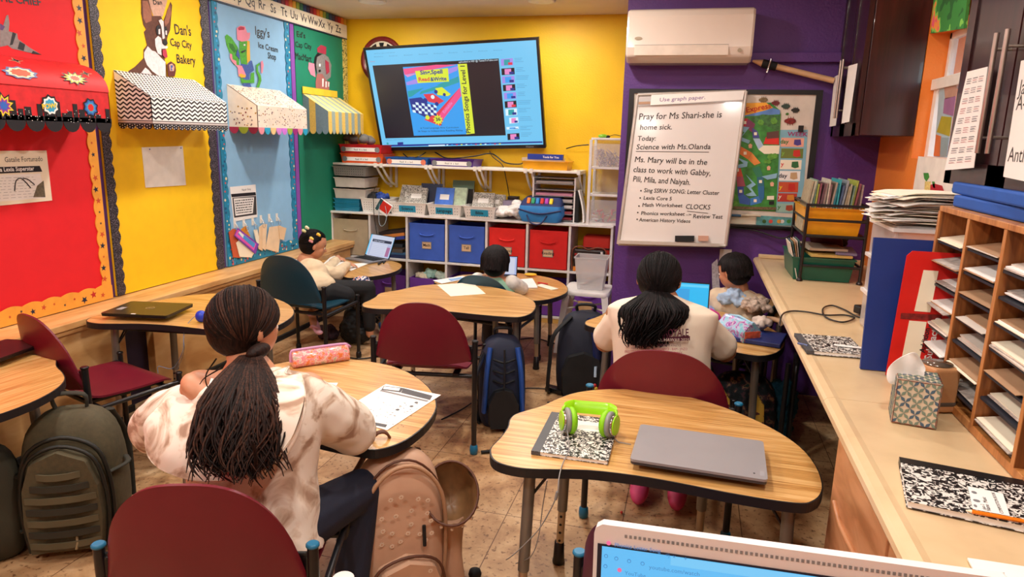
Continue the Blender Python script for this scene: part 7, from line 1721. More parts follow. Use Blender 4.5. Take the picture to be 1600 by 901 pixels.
k=MB();k.ell(tie+Vector((.005,.05,.02)),(.022,.045,.02),M_hair[0]);haircap(k,h,M_hair,tie,150,seed=2,r=.07)
ponytail(k,[tie+Vector((0,.02,.012)),onY(382,600,1.42),onY(376,650,1.36),onY(370,700,1.315),onY(377,752,1.28)],lambda s:.03+.085*min(1,s*2.4)*(1-.35*s),M_hair,950,3,.034,.0043)
ponytail(k,[tie+Vector((0,.02,.005)),onY(380,600,1.43),onY(374,650,1.37),onY(369,700,1.33)],lambda s:.015+.065*min(1,s*1.9),M_hair,120,33,.01,.012)
for pts in([(340,690),(325,705),(322,725),(335,742),(350,738)],[(345,715),(335,730),(350,745),(362,752)],[(395,690),(400,720),(398,745),(408,760)],[(385,710),(395,735),(390,758)],[(338,560),(322,585),(325,605),(340,612)],[(345,575),(320,590),(312,600)],[(405,600),(412,650),(408,690)]):
 for dx in((-2,0,2)if pts[0][1]>650 else(0,)):k.tube([onY(x+dx,y+dx,1.285 if y>650 else 1.44)for x,y in pts],(.0022,.001),M_hair[0],5,curve=5)
k.build('hair',t,world=True)
k=MB();k.lathe([(.012,-.006),(.019,-.005),(.019,.005),(.012,.006)],tie+Vector((0,.012,.004)),M_hair[0],16,axis=RX(.9));k.build('hair_tie',t,world=True)
t=thing('person','person with a thick black ponytail in a cream printed T-shirt facing the cyan laptop','person',(-.06,2.98,0))
h=Head(onY(1030,436,3.04),(.12,.98,-.22),w=.088)
nk=Vector((-.09,3.0,.86));sL,sR=Vector((-.27,3.0,.79)),Vector((.09,3.0,.79));hip=Vector((-.05,2.93,.5))
eL,eR=Vector((-.335,3.1,.63)),onZ(1143,560,.64);eR.y=3.1;eR.x=.2;hL,hR=Vector((-.2,3.38,.645)),Vector((.1,3.38,.645))
k=MB();headmesh(k,h,nk,.048,M_skin2)
limb(k,[nk,Vector((-.08,2.98,.7)),hip],[.08,.12,.14],M_skin2)
for s,e,hd_ in((sL,eL,hL),(sR,eR,hR)):limb(k,[nk-Vector((0,0,.04)),s,e,hd_],[.06,.062,.05,.027],M_skin2)
hand(k,hL,(.3,.9,0),(0,0,1),1,M_skin2,.9,.4);hand(k,hR,(-.3,.9,0),(0,0,1),-1,M_skin2,.9,.4)
lg=[(Vector((-.15,2.95,.49)),Vector((-.2,3.28,.47)),Vector((-.14,2.98,.13))),(Vector((.05,2.95,.49)),Vector((.1,3.28,.47)),Vector((.06,2.96,.13)))]
for a,b_,c in lg:limb(k,[a,b_,c],[.08,.06,.038],M_skin2);limb(k,[c,c+Vector((0,-.02,-.06))],[.036,.03],M_skin2)
k.build('body',t,world=True,remesh=.006,smoothit=3);facebits(h,t)
cts=mat('cream jersey','#eee0cb',.85,var=.03,bump=.1,bs=60);k=MB()
torso(k,Vector((-.06,2.92,.44)),Vector((-.09,2.99,.885)),.215,.135,(1,0,0),cts,((0,.92,1.0),(.12,1.0,1.08),(.35,.97,1.0),(.6,1.0,1.02),(.78,1.08,.98),(.88,1.1,.85),(.95,.85,.68),(1.0,.5,.5),(1.04,.3,.4)))
limb(k,[sL,nk+Vector((0,-.01,-.03)),sR],[.062,.07,.062],cts)
for s,e in((sL,eL),(sR,eR)):limb(k,[s+Vector((0,0,-.02)),s.lerp(e,.78)],[.068,.072],cts)
k.build('t_shirt',t,world=True,remesh=.008,smoothit=6,disp=(.012,.14))
def onback(x,y):
 p=onY(x,y,2.9);dz=p.z;xx=p.x+.08;yb=2.955-.138*math.sqrt(max(0.05,1-(xx/.24)**2));q=onY(x,y,yb-.02);return q
k=MB();pi_=mat('plum shirt ink','#5a2038',.7);ri=mat('red shirt ink','#c0505a',.7)
def btext(s_,x0,y0,x1,hh,m,box=None):
 v,f=textmesh(s_,.018 if len(s_)<9 else 0.0,'LEFT');wd=max(q[0]for q in v);k.add([onback(x0+(x1-x0)*q[0]/wd,y0-q[1]*hh/.72)for q in v],f,m)
btext('KROYALE',1030,525,1076,12,pi_)
k.add([onback(x,y)+Vector((0,.002,0))for x,y in((1016,527),(1078,525),(1078,532),(1016,534))],[(0,1,2,3)],pi_);btext('HILO, HAWAII 2025',1018,533,1077,5,cts)
for v_ in range(14):
 a=PI*v_/13;a2=a+.05;c=(985,527);k.add([onback(c[0]+math.cos(q)*r_,c[1]-math.sin(q)*r_*.8)for q,r_ in((a-.03,13),(a+.03,13),(a,22))],[(0,1,2)],mat('magenta shirt ink','#a8285c',.7))
btext('1ST IMPRESSION',986,545,1020,4,pi_);btext('FREESTYLE - BEATZ CREW',976,551,1030,4,ri);btext('HAWAIIAN STEEZ',984,557,1024,4,ri);btext('MIDNIGHT RYDAZ - PARTY FOXX',968,563,1030,4,ri)
btext('POWERED BY ATHLETICS',1028,541,1064,4,pi_);btext('RIVERDANCE - BAM - JINZO',1020,547,1074,4,ri);btext('TEACH - 2 SPARKY',1030,553,1066,4,ri);btext('SUPERFLEX',1036,558,1058,4,ri)
btext('HI',984,569,990,4,pi_);btext('SPECIAL ATHLETE HALF STARS',1020,567,1072,4,pi_)
k.build('shirt_print',t,world=True)
k=MB();sm_=mat('charcoal cloth','#20222a',.8)
for a,b_,c in lg:limb(k,[a,b_,c+Vector((0,0,.03))],[.092,.072,.05],sm_)
k.ell(hip,(.17,.13,.08),sm_);k.build('trousers',t,world=True,remesh=.008,smoothit=3)
for i,(x,y)in enumerate(((998,767),(1058,776))):
 c=onZ(x,y,.07);k=MB();k.ell(c+Vector((0,.06,-.015)),(.042,.1,.036),mat('hot pink slipper','#d8487c',.6),RX(.25),18,12);k.build('slipper',t,world=True)
tie=onY(1025,458,2.93)
k=MB();haircap(k,h,M_hairb,tie,150,seed=5,r=.07)
ponytail(k,[tie+Vector((0,.03,.01)),onY(1024,475,2.86),onY(1020,500,2.825),onY(1010,522,2.81),onY(1013,545,2.81)],lambda s:.03+.11*min(1,s*3.2)*(1-1.25*max(0,s-.42)),M_hairb,800,6,.036,.0045)
ponytail(k,[tie+Vector((0,.03,.0)),onY(1024,478,2.86),onY(1020,500,2.835),onY(1018,522,2.83)],lambda s:.02+.07*min(1,s*3)*(1-.6*max(0,s-.5)),M_hairb,120,66,.01,.014)
for pts in([(985,488),(972,492),(966,502),(972,514)],[(985,490),(968,495),(967,508)]):k.tube([onY(x,y,2.88)for x,y in pts],(.004,.0015),M_hairb[0],5,curve=5)
k.build('hair',t,world=True)
t=thing('person','boy with short black hair in a beige shirt seated beside the counter, looking left','person',(.3,4.08,0))
h=Head(onY(1147,424,4.06),(-.78,.55,-.3),w=.078)
nk=Vector((.30,4.08,.735));hip=Vector((.3,4.08,.44));sL,sR=Vector((.2,4.2,.68)),Vector((.40,3.99,.68))
eL,eR=Vector((.1,4.22,.54)),Vector((.33,3.98,.52));hL,hR=Vector((-.02,4.15,.55)),Vector((.12,3.99,.55))
sL,sR=Vector((.19,4.13,.665)),Vector((.415,4.03,.665))
k=MB();headmesh(k,h,nk,.037,M_skin);limb(k,[nk,Vector((.3,4.08,.6)),hip],[.06,.085,.1],M_skin)
for s,e,q in((sL,eL,hL),(sR,eR,hR)):limb(k,[nk-Vector((0,0,.03)),s,e,q],[.045,.045,.033,.022],M_skin)
hand(k,hL,(-.9,-.1,-.1),(0,0,1),-1,M_skin,.72,.4);hand(k,hR,(-.9,.1,-.1),(0,0,1),1,M_skin,.72,.4)
lg=[(Vector((.28,4.16,.43)),Vector((.02,4.2,.42)),Vector((.05,4.2,.09))),(Vector((.28,4.0,.43)),Vector((.03,4.04,.42)),Vector((.06,4.04,.09)))]
for a,b_,c in lg:limb(k,[a,b_,c],[.06,.045,.03],M_skin);limb(k,[c,c+Vector((-.09,0,-.05))],[.03,.024],M_skin)
k.build('body',t,world=True,remesh=.005,smoothit=3);facebits(h,t)
bs_=mat('beige shirt cloth','#d8c4a8',.85,var=.04,bump=.1,bs=60);k=MB();torso(k,(.3,4.08,.42),nk,.15,.1,(.88,-.45,0),bs_)
for s,e in((sL,eL),(sR,eR)):limb(k,[s,s.lerp(e,.8)],[.055,.055],bs_)
limb(k,[nk-Vector((0,0,.0)),nk-Vector((0,0,.05))],[.046,.075],bs_)
k.build('shirt',t,world=True,remesh=.007,smoothit=3,disp=(.015,.06))
k=MB();
for a,b_,c in lg:limb(k,[a,b_,c+Vector((0,0,.03))],[.07,.056,.045],mat('grey trousers','#3a3a44',.8))
k.build('trousers',t,world=True,remesh=.008,smoothit=3)
for a,b_,c in lg:MB().ell(c+Vector((-.04,0,-.055)),(.09,.036,.033),M_black,nu=16,nv=10).build('shoe',t,world=True)
k=MB();haircap(k,h,M_hairb,None,260,low=-.62,seed=8);k.build('hair',t,world=True)
t=thing('person','boy with short black hair seen from behind at the low desk before the red bins','person',(-1.22,4.4,0))
h=Head(onY(774,411,4.42),(-.05,.97,-.22),w=.088)
nk=h.c+Vector((0,-.01,-.125));hip=Vector((nk.x,4.4,.42));sL,sR=nk+Vector((-.12,0,-.0)),nk+Vector((.12,0,-.0))
k=MB();headmesh(k,h,nk,.036,M_skin);limb(k,[nk,hip],[.06,.1],M_skin)
for s,sx_ in((sL,-1),(sR,1)):
 e=s+Vector((sx_*.05,.08,-.06));q=Vector((s.x+sx_*.0,4.62,.53));limb(k,[nk,s,e,q],[.04,.042,.033,.022],M_skin);hand(k,q,(-sx_*.4,.9,-.1),(0,0,1),-sx_,M_skin,.7,.4)
lg=[(hip+Vector((sx_*.07,0,-.01)),hip+Vector((sx_*.09,.25,-.02)),Vector((hip.x+sx_*.1,4.6,.09)))for sx_ in(-1,1)]
for a,b_,c in lg:limb(k,[a,b_,c],[.06,.045,.03],M_skin)
k.build('body',t,world=True,remesh=.005,smoothit=3);facebits(h,t)
mt_=mat('mint cloth shirt','#8fbfa4',.85);wt_=noisecut('white patterned sleeve',[(0,'#9aa0a0'),(.4,'#dcd8d0'),(.7,'#efe9df')],30,3,.8,interp='LINEAR')
k=MB();k.ell((nk.x,nk.y,nk.z-.05),(.15,.085,.06),mt_);k.ell((nk.x,nk.y-.01,(nk.z+hip.z)/2),(.14,.1,.13),mt_);k.ell(hip,(.145,.12,.07),mt_);k.build('shirt',t,world=True,remesh=.007,smoothit=3)
k=MB()
for s,sx_ in((sL,-1),(sR,1)):e=s+Vector((sx_*.05,.08,-.05));limb(k,[s,e,Vector((s.x,4.58,.54))],[.055,.05,.035],wt_)
k.ell(nk+Vector((0,.0,-.025)),(.12,.07,.04),wt_);k.build('sleeves',t,world=True,remesh=.007,smoothit=3)
k=MB()
for a,b_,c in lg:limb(k,[a,b_,c+Vector((0,0,.03))],[.07,.056,.045],MATS['grey trousers'])
k.build('trousers',t,world=True,remesh=.008,smoothit=3)
for a,b_,c in lg:MB().ell(c+Vector((0,.04,-.055)),(.036,.09,.033),M_black,nu=16,nv=10).build('shoe',t,world=True)
k=MB();haircap(k,h,M_hairb,None,260,low=-.7,seed=9);k.build('hair',t,world=True)
t=thing('person','girl with black hair and flower clips in a beige sweater reaching to her desk','person',(-2.55,4.4,0))
h=Head(onY(490,382,4.45),(.72,.6,-.34),w=.08)
nk=h.c+Vector((-.05,-.03,-.12));hip=Vector((-2.5,4.22,.46));sL,sR=nk+Vector((-.08,.05,-.05)),nk+Vector((.06,-.08,-.05))
eR=onY(527,428,4.5);hR=onZ(545,412,.545);eL=sL+Vector((.08,.2,-.1));hL=onZ(528,402,.545)
k=MB();headmesh(k,h,nk,.038,M_skin);limb(k,[nk,hip],[.065,.1],M_skin)
limb(k,[nk,sR,eR,hR],[.045,.045,.034,.022],M_skin);limb(k,[nk,sL,eL,hL],[.045,.045,.034,.022],M_skin)
hand(k,hR,(.8,.5,-.2),(0,0,1),1,M_skin,.75,.4);hand(k,hL,(.8,.2,-.2),(0,0,1),1,M_skin,.75,.4)
an=onY(487,488,4.12);knR=onY(540,462,4.3);
limb(k,[hip+Vector((.06,0,0)),knR],[.06,.05],M_skin);limb(k,[onY(506,470,4.2),an],[.04,.026],M_skin);limb(k,[an,onY(491,510,4.08)],[.028,.024],M_skin)
limb(k,[hip+Vector((0,.08,0)),hip+Vector((.25,.3,-.02)),hip+Vector((.27,.28,-.36))],[.06,.045,.028],M_skin)
k.build('body',t,world=True,remesh=.005,smoothit=3);facebits(h,t)
sw_=mat('beige sweater knit','#d9c3a2',.9,var=.05,bump=.15,bs=90);k=MB()
mid_=nk.lerp(hip,.55);k.ell(nk-Vector((0,0,.05)),(.12,.1,.055),sw_);k.ell(mid_,(.135,.115,.14),sw_);k.ell(hip+Vector((0,0,.06)),(.14,.12,.08),sw_)
limb(k,[sR,eR,hR.lerp(eR,.2)],[.06,.052,.036],sw_);limb(k,[sL,eL,hL.lerp(eL,.2)],[.06,.052,.036],sw_);limb(k,[nk+Vector((0,0,.005)),nk-Vector((0,0,.04))],[.045,.075],sw_)
k.build('sweater',t,world=True,remesh=.007,smoothit=3,disp=(.015,.06))
k=MB();bt_=mat('black leggings','#0c0c10',.8)
limb(k,[hip,hip+Vector((.1,0,-.0)),knR],[.09,.085,.068],bt_);limb(k,[knR,onY(508,474,4.2)],[.062,.045],bt_);limb(k,[hip+Vector((0,.08,0)),hip+Vector((.25,.3,-.02)),hip+Vector((.27,.28,-.3))],[.075,.06,.045],bt_);k.build('leggings',t,world=True,remesh=.008,smoothit=3)
pk_=mat('pale pink jelly','#d8a0b0',.3);k=MB();ft=onY(492,510,4.08)
R=(onY(499,520,4.05)-an).normalized().to_track_quat('Y','Z').to_matrix()
k.ell((an+onY(500,521,4.05))/2+Vector((-.003,-.0,-.018)),(.03,.078,.014),pk_,R);k.build('sandal',t,world=True)
MB().tube([ft+Vector((-.035,0,-.01)),ft+Vector((0,-.03,.012)),ft+Vector((.035,0,-.01))],.008,pk_,8,curve=4).tube([an+Vector((-.03,-.01,-.01)),an+Vector((0,-.035,-.01)),an+Vector((.03,-.01,-.01))],.007,pk_,8,curve=4).ell(onY(499,519,4.03),(.025,.02,.016),pk_).build('sandal_strap',t,world=True)
k=MB();haircap(k,h,M_hairb,h(0,-1.2,-.35),170,seed=11,r=.07)
k.build('hair',t,world=True)
for(x,y,c,lab)in((486,372,'#f0d060','a'),(497,366,'#e8c040','b'),(485,376,'#e8a0a8','c'),(474,360,'#d8d8a0','d'),(479,355,'#e8e0c0','e')):
 p=onY(x,y,4.34);MB().ell(p,(.014,.01,.012),mat('clip '+c,c,.4),nu=8,nv=6).ell(p+Vector((.012,0,-.006)),(.01,.008,.01),mat('clip '+c,c),nu=8,nv=6).build('hair_clip',t,world=True)
 # ================================================================ BAGS ON THE FLOOR
def pack(name,label,base,rz,lean,w_,d_,h_,m,parts,belly=.5,cat='backpack'):
 """backpack: rounded tapered body standing at base, leaning about x by lean; local -y is the front pocket side"""
 t=thing(name,label,cat,base,rz)
 R=RX(lean)
 def Pn(x,y,z):return R@Vector((x,y,z))
 def ring(s,z,dd=1.0,bulge=0.0):
  out=[]
  for i in range(24):
   a=2*PI*i/24;c,q=math.cos(a),math.sin(a)
   x=math.copysign(abs(c)**.55,c)*w_/2*s;y=math.copysign(abs(q)**.6,q)*d_/2*dd-(bulge if q<0 else 0);out.append(Pn(x,y,z))
  return out
 k=MB();k.rings([ring(.75,.0,.8),ring(.95,.02,1.0),ring(1.0,h_*.25,1.05,d_*.1),ring(1.0,h_*.55,1.0,d_*.05),ring(.93,h_*.8,.85),ring(.75,h_*.93,.65),ring(.45,h_*.99,.4),ring(.2,h_,.2)],m)
 k.build('main_body',t,sub=1,disp=(.02,.06))
 parts(t,Pn,w_,d_,h_,ring);return t
def od(t,P,w_,d_,h_,ring):
 m=MATS['olive nylon'];m2=mat('dark olive webbing','#2c2a20',.8);zp=mat('black olive zip','#17160f',.6)
 fy=-d_*.62
 arch=[(-.36,.06),(-.4,.3),(-.38,.55),(-.28,.74),(0,.82),(.28,.74),(.38,.55),(.4,.3),(.36,.06)]
 k=MB();g1=[P(x*w_,fy+.03,z*h_)for x,z in arch];g2=[P(x*w_*.92,fy-.035,z*h_*.97+.01)for x,z in arch]
 k.rings([g1,g2],m,smooth=False);k.build('front_pocket',t,bevel=.012,seg=3)
 for i in range(7):
  z=.14+i*.085;hw=.33 if i<5 else .27 if i==5 else .2
  pts=[P(-hw*w_,fy-.032,z*h_),P(-hw*w_*.5,fy-.047,z*h_),P(0,fy-.05,z*h_),P(hw*w_*.5,fy-.047,z*h_),P(hw*w_,fy-.032,z*h_)]
  k=MB();g=[[p+P(0,0,-.012),p+P(0,0,.012)]for p in pts];k.sheet(g,m2 if i%2 else mat('olive webbing','#57503a',.8),.005);k.build('webbing_strap',t)
 MB().tube([P(x*w_*1.02,fy-.005,z*h_*1.02)for x,z in arch],.007,zp,6,curve=4).tube([P(x*w_*1.1,fy+.025,z*h_*1.07)for x,z in arch],.008,zp,6,curve=4).build('zip',t)
 MB().tube([P(-.05,.02,h_*.96),P(-.05,.0,h_*1.1),P(.05,.0,h_*1.1),P(.05,.02,h_*.96)],.012,m2,8,curve=4,flat=.5).build('carry_handle',t)
 for s in(-1,1):
  MB().tube([P(s*w_*.5,0,h_*.2),P(s*w_*.56,-d_*.25,h_*.2),P(s*w_*.42,fy,h_*.22)],.011,m2,6,curve=4,flat=.4).cbox(P(s*w_*.5,-d_*.35,h_*.21),(.035,.02,.03),m2).build('side_buckle',t,bevel=.003)
  MB().tube([P(s*w_*.5,0,h_*.6),P(s*w_*.56,-d_*.25,h_*.6),P(s*w_*.42,fy+.04,h_*.58)],.011,m2,6,curve=4,flat=.4).build('side_strap',t)
  MB().tube([P(s*w_*.3,d_*.45,h_*.9),P(s*w_*.38,d_*.75,h_*.6),P(s*w_*.42,d_*.55,h_*.15)],.02,m2,8,curve=5,flat=.4).build('shoulder_strap',t)
 MB().tube([P(.1*w_,fy-.03,h_*.2),P(.12*w_,fy-.05,h_*.15),P(.1*w_,fy-.05,h_*.1)],.005,mat('tan pull cord','#8a7a5a'),6).build('zip_pull',t)
mat('olive nylon','#4a422c',.8,var=.15,vs=60,bump=.2)
pack('backpack','large olive tactical backpack with webbing rows standing beside the left edge desk',(-2.19,1.93,0),math.radians(30),-.0,.34,.24,.52,MATS['olive nylon'],od)
pack('backpack','second olive bag half hidden behind the large tactical backpack at the left edge',(-2.43,1.72,0),math.radians(50),0,.3,.24,.42,mat('deep olive nylon','#332f20',.85,bump=.2),lambda t,P,w_,d_,h_,r:MB().tube([P(-.05,.02,h_*.96),P(-.05,.0,h_*1.1),P(.05,.0,h_*1.1),P(.05,.02,h_*.96)],.012,M_dark,8,curve=4).build('carry_handle',t))
tn=mat('tan vinyl','#c8a084',.5,var=.06);tnd=mat('dark tan lining','#7c5a38',.45,var=.15,vs=30);lb=mat('brown strap','#5a3422',.6)
def daisies(F,k,n,u0,u1,v0,v1,h,seed=0):
 rr=random.Random(seed);out=[]
 for _ in range(n):
  u,v=rr.uniform(u0,u1),rr.uniform(v0,v1)
  if any(abs(u-a)+abs(v-b_)<.035 for a,b_ in out):continue
  out.append((u,v));k.prism(star(u,v,.009,8,.65),F,h,h+.0006,mat('daisy white','#e0cdb8'));k.disc(F,u,v,.003,h+.0006,h+.001,MATS['tan vinyl'],8)
def pinkbag(t,P,w_,d_,h_,ring):
 fy=-d_*.62;arch=[(-.38,.05),(-.4,.28),(-.3,.42),(0,.47),(.3,.42),(.4,.28),(.38,.05)]
 k=MB();k.rings([[P(x*w_,fy+.04,z*h_)for x,z in arch],[P(x*w_*.9,fy-.045,z*h_*.95+.01)for x,z in arch]],tn,smooth=False);k.build('front_pocket',t,bevel=.015,seg=3)
 MB().tube([P(x*w_,fy-.02,z*h_*1.02)for x,z in arch],.005,lb,6,curve=4).build('pocket_piping',t)
 a2=[(-.42,.08),(-.46,.5),(-.4,.8),(-.15,.97),(.15,.97),(.4,.8),(.46,.5),(.42,.08)]
 MB().tube([P(x*w_,fy+.03,z*h_)for x,z in a2],.007,mat('tan piping','#b48c6c',.5),6,curve=4).tube([P(x*w_*1.03,fy+.06,z*h_*1.01)for x,z in a2],.004,lb,6,curve=4).build('body_piping',t)
 k=MB();o=P(0,0,0);F=Frame(P(0,fy-.046,0),P(1,0,0),P(0,0,1));daisies(F,k,40,-.3*w_,.3*w_,.03,h_*.4,0,3)
 F=Frame(P(0,-d_*.56,0),P(1,0,0),P(0,0,1));daisies(F,k,60,-.28*w_,.28*w_,h_*.5,h_*.85,0.004,4)
 k.build('daisy_print',t)
 MB().tube([P(-.1,.02,h_*.97),P(-.07,-.0,h_*1.12),P(-.03,0,h_*1.12),P(-.0,.02,h_*.97)],.009,lb,8,curve=4,flat=.5).build('carry_handle',t)
 for s in(-1,1):MB().tube([P(s*w_*.3,d_*.4,h_*.92),P(s*w_*.45,d_*.85,h_*.6),P(s*w_*.5,d_*.6,h_*.18)],.013,lb,8,curve=5,flat=.5).build('shoulder_strap',t)
 MB().tube([P(.2*w_,-d_*.55,h_*.62),P(.2*w_,-d_*.6,h_*.5)],.006,M_dark,6).build('zip_pull',t)
B0=onZ(630,905,0)
pack('backpack','tan backpack with white daisy print standing on the floor between the two near desks',(-.86,1.9,0),math.radians(38),.03,.3,.2,.56,tn,pinkbag)
c=onY(705,772,1.95)
t=thing('lunch_pouch','open tan lunch pouch with daisy print rim leaning on the daisy backpack','pouch',(c.x,c.y,0))
ax3=Vector((.25,-.62,.74)).normalized();R=ax3.to_track_quat('Z','X').to_matrix()
k=MB();base=Vector((c.x-.03,c.y+.02,0));P_=[base+Vector((0,0,.0)),base+Vector((0,0,.03)),base+Vector((0,0,.16)),c-ax3*.08,c-ax3*.03,c,c+ax3*.015]
rad=[.06,.075,.06,.07,.098,.108,.106]
def circ(p,r_,nrm):Rm=nrm.to_track_quat('Z','X').to_matrix();return[p+Rm@Vector((r_*1.0*math.cos(2*PI*i/28),r_*.82*math.sin(2*PI*i/28),0))for i in range(28)]
nn=[Vector((0,0,1))]*3+[ax3.lerp(Vector((0,0,1)),.4).normalized(),ax3,ax3,ax3]
k.rings([circ(p,r_,n_)for p,r_,n_ in zip(P_,rad,nn)],tn,cap=False);k.build('pouch_body',t,world=True,disp=(.012,.04))
k=MB();k.rings([circ(c+ax3*.014,.105,ax3),circ(c-ax3*.02,.096,ax3),circ(c-ax3*.07,.07,ax3),circ(c-ax3*.1,.03,ax3),circ(c-ax3*.1,.001,ax3)],tnd,cap=False);k.build('lining',t,world=True,disp=(.02,.03))
MB().tube(circ(c+ax3*.016,.107,ax3)+[circ(c+ax3*.016,.107,ax3)[0]],.0045,lb,6).build('rim_zip',t,world=True)
k=MB()
for i in range(16):
 a=2*PI*i/16;Rm=ax3.to_track_quat('Z','X').to_matrix();p=c-ax3*.012+Rm@Vector((.109*math.cos(a),.09*math.sin(a),0));n_=(p-c).normalized();k.ell(p,(.006,.006,.006),MATS['daisy white'],nu=8,nv=6)
k.build('daisy_print',t,world=True)
MB().sheet([[c+ax3*.0+Vector((-.12,.0,-.02+.05*q)),c+Vector((-.09,-.04,-.05+.03*q))]for q in(0,.5,1)],mat('baby blue card','#7ab4dc'),.004).build('blue_lining_edge',t,world=True)
def blu(t,P,w_,d_,h_,ring):
 nb=mat('royal blue nylon','#1c4a9c',.6,bump=.15);bk_=mat('black nylon','#0c0d12',.7,bump=.15);fy=-d_*.58
 for s in(-1,1):MB().tube([P(s*w_*.28,fy+.02,h_*.9),P(s*w_*.36,fy-.01,h_*.6),P(s*w_*.4,fy+.0,h_*.2)],.028,nb,8,curve=5,flat=.5).build('side_panel',t)
 k=MB();arch=[(-.3,.04),(-.34,.3),(-.2,.44),(0,.47),(.2,.44),(.34,.3),(.3,.04)];k.rings([[P(x*w_,fy+.03,z*h_)for x,z in arch],[P(x*w_*.9,fy-.05,z*h_)for x,z in arch]],bk_,smooth=False);k.build('front_pocket',t,bevel=.012,seg=3)
 for z in(.55,.66,.78):MB().tube([P(-.22*w_,fy-.0,z*h_),P(0,fy-.03,z*h_-.01),P(.22*w_,fy-.0,z*h_)],.006,bk_,6,curve=3).build('bungee_cord',t)
 MB().tube([P(0,fy-.03,h_*.9),P(0,fy-.045,h_*.5)],.014,bk_,6,flat=.4).build('centre_strap',t)
 MB().tube([P(-.04,.02,h_*.97),P(-.04,-.01,h_*1.07),P(.04,-.01,h_*1.07),P(.04,.02,h_*.97)],.009,bk_,8,curve=4).build('carry_handle',t)
 for s in(-1,1):MB().tube([P(s*w_*.25,d_*.4,h_*.92),P(s*w_*.42,d_*.85,h_*.6),P(s*w_*.45,d_*.5,h_*.12),P(s*w_*.5,-d_*.2,.012)],.014,bk_,8,curve=5,flat=.5).build('shoulder_strap',t)
c=onZ(797,648,0)
pack('backpack','blue and black backpack leaning against the right leg of the middle desk',(-.93,3.47,0),math.radians(20),-.05,.26,.2,.5,mat('blue black nylon','#101a34',.7,bump=.2),blu)
wire([tuple(onZ(x,y,.012))for x,y in((752,640),(762,655),(785,668),(790,690),(770,703),(752,706))],.008,M_dark,'loose_strap','black strap trailing from the blue backpack over the floor','strap')
def nav(t,P,w_,d_,h_,ring):
 nb=mat('navy nylon','#16245a',.6,bump=.15);bk_=MATS['black nylon'];fy=-d_*.58
 k=MB();arch=[(-.36,.04),(-.4,.3),(-.3,.5),(0,.56),(.3,.5),(.4,.3),(.36,.04)];k.rings([[P(x*w_,fy+.03,z*h_)for x,z in arch],[P(x*w_*.9,fy-.05,z*h_)for x,z in arch]],bk_,smooth=False);k.build('front_pocket',t,bevel=.012,seg=3)
 MB().tube([P(.1*w_,fy-.0,h_*.97),P(.2*w_,fy-.02,h_*.75),P(.24*w_,fy-.0,h_*.5)],.045,nb,10,curve=5,flat=.6).build('blue_panel',t)
 MB().tube([P(-.05,.02,h_*.97),P(-.05,-.01,h_*1.07),P(.05,-.01,h_*1.07),P(.05,.02,h_*.97)],.01,bk_,8,curve=4).build('carry_handle',t)
 MB().tube([P(-w_*.25,-d_*.3,h_*.95),P(-w_*.55,-d_*.5,h_*.72),P(-w_*.6,-d_*.5,h_*.4),P(-w_*.62,-d_*.5,h_*.1),P(-w_*.6,-d_*.2,.01)],.02,bk_,8,curve=5,flat=.45).build('shoulder_strap',t)
 MB().tube([P(.22*w_,fy-.055,h_*.42),P(.22*w_,fy-.06,h_*.3)],.009,mat('pale blue pen','#b8d0e8',.3),8).build('pen',t)
 k=MB();
 for i,c_ in enumerate(('#c8302c','#e0c040','#2c8a50','#e8e0d8')):k.ell(P(.22*w_+.008*(i%2),fy-.06,h_*(.2-.035*i)),(.012,.008,.012),mat('charm '+c_,c_,.4),nu=8,nv=6)
 k.build('beaded_charm',t)
pack('backpack','navy and black backpack on the floor left of the person in the printed shirt',(-.57,4.07,0),math.radians(8),-.06,.34,.22,.52,mat('ink nylon','#0f1428',.7,bump=.2),nav)
def cart(t,P,w_,d_,h_,ring):
 k=MB();fy=-d_*.62
 for s in(-1,1):
  F=Frame(P(0,fy-.01,0),P(1,0,0),P(0,0,1));k.prism([(s*.08-.05,.02),(s*.08+.06,.02),(s*.08+.035,h_*.75),(s*.08-.01,h_*.9)],F,0,.012,noisecut('yellow doodle cloth',[(0,'#6a3a3c'),(.36,'#6a3a3c'),(.4,'#e0b848'),(.7,'#ecc860'),(.74,'#b0485c')],45,2,.8)if 'yellow doodle cloth' not in MATS else MATS['yellow doodle cloth'])
 k.build('yellow_panels',t)
 MB().tube([P(-.15,fy,h_*.9),P(-.2,fy-.05,h_*.5),P(-.25,fy-.03,.03)],.016,M_dark,8,curve=5,flat=.4).tube([P(-.1,fy,h_*.9),P(-.13,fy-.07,h_*.5),P(-.2,fy-.05,.03)],.014,M_dark,8,curve=5,flat=.4).build('shoulder_strap',t)
pack('backpack','dark flowered backpack with yellow doodled panels under the whiteboard desk',(.33,3.5,0),math.radians(-10),0,.34,.2,.42,noisecut('dark floral cloth',[(0,'#101a20'),(.45,'#18262c'),(.53,'#4a3038'),(.6,'#8a6a50'),(.66,'#24403c')],26,3,.8),cart)
lump((.5,3.62,.0),(.2,.2,.42),mat('teal blue cloth','#1c5a74',.8),'teal_bag','teal blue cloth bag under the right end of the whiteboard desk','bag',seed=41,disp=.03)
lump((-2.28,4.62,.16),(.22,.2,.26),mat('glossy black vinyl','#141418',.2),'black_bag','shiny black bag hanging under the far girl\'s desk','bag',seed=42,disp=.03)
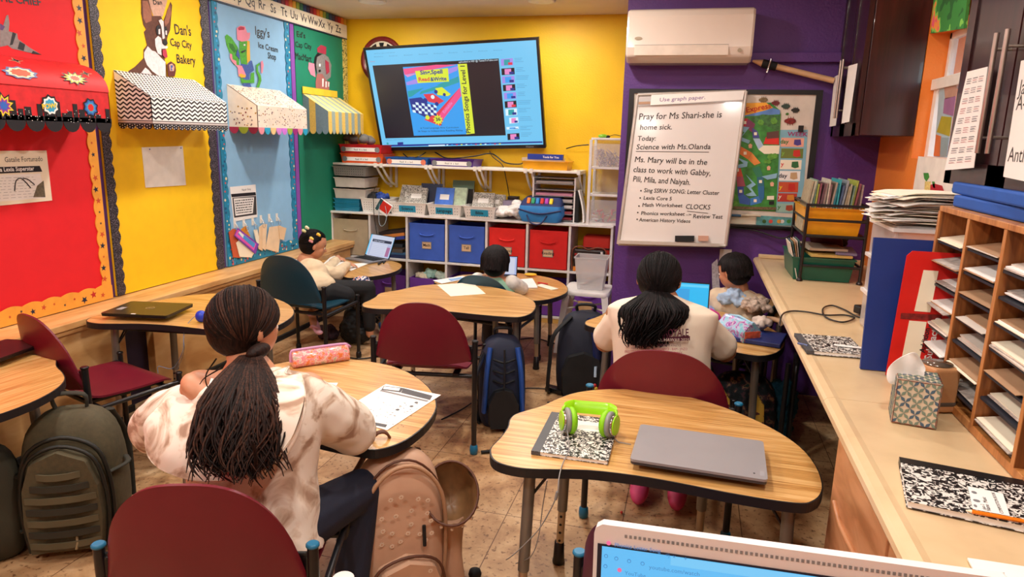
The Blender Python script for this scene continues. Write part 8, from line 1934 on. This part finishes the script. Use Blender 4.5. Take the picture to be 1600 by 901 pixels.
lump((-2.36,4.55,.0),(.26,.22,.3),M_dark,'black_bag','dull black bag on the floor below the shiny one','bag',seed=43,disp=.02)
k=MB();c=onY(565,440,4.5)
lump((c.x-.02,4.55,c.z-.06),(.16,.1,.1),noisecut('red white comic cloth',[(0,'#1c2440'),(.42,'#2c4a8c'),(.48,'#e8e0dc'),(.56,'#d8482c'),(.62,'#f0e8e0')],40,2,.6),'printed_bag','red, white and blue printed bag under the far girl\'s desk','bag',seed=44,disp=.02)
lump((onZ(565,525,.05).x,onZ(565,525,.05).y,0),(.16,.12,.11),mat('crumpled cream cloth','#b8a58c',.9),'crumpled_cloth','crumpled cream cloth on the floor behind the empty maroon chair','cloth',seed=45,disp=.03)
c=onZ(598,500,.1);R=RZ(.5)@RX(.45)
t=thing('sneaker','blue and white sneaker on its side under the middle desk\'s left end','shoe',(c.x,c.y,.03))
MB().ell((c.x,c.y,.09),(.04,.11,.035),mat('blue canvas','#2860b4',.7),R,18,12).build('upper',t,world=True);MB().ell((c.x,c.y,.065),(.045,.115,.014),M_paper,R,18,10).build('sole',t,world=True)
MB().tube([(c.x-.03,c.y-.03,.13),(c.x+.03,c.y+.02,.13)],.006,M_paper,6).tube([(c.x-.03,c.y+.0,.13),(c.x+.03,c.y+.05,.12)],.006,M_paper,6).build('laces',t,world=True)
lump((onZ(605,505,.0).x,onZ(605,505,.0).y+.1,0),(.14,.12,.08),mat('plum cloth','#4a2c48',.9),'plum_cloth','plum cloth on the floor behind the sneaker','cloth',seed=46)
lump((onZ(515,520,.05).x,onZ(515,520,.05).y,0),(.14,.14,.12),mat('dusky purple cloth','#3c2630',.9),'purple_bundle','dusky purple bundle under the far girl\'s chair','bundle',seed=47)
c=onZ(1235,640,0);k=MB()
k.tube([(.56,3.45,.012),(.56,3.45,.44),(.57,3.5,.5),(.58,3.62,.5),(.59,3.68,.44),(.6,3.7,.012)],.012,M_blackm,10,curve=4);k.tube([(.5,3.3,.012),(.5,3.3,.55)],.012,M_blackm,10)
k.single('tube_frame','black bent tube frame standing between the whiteboard desk and the counter','frame')
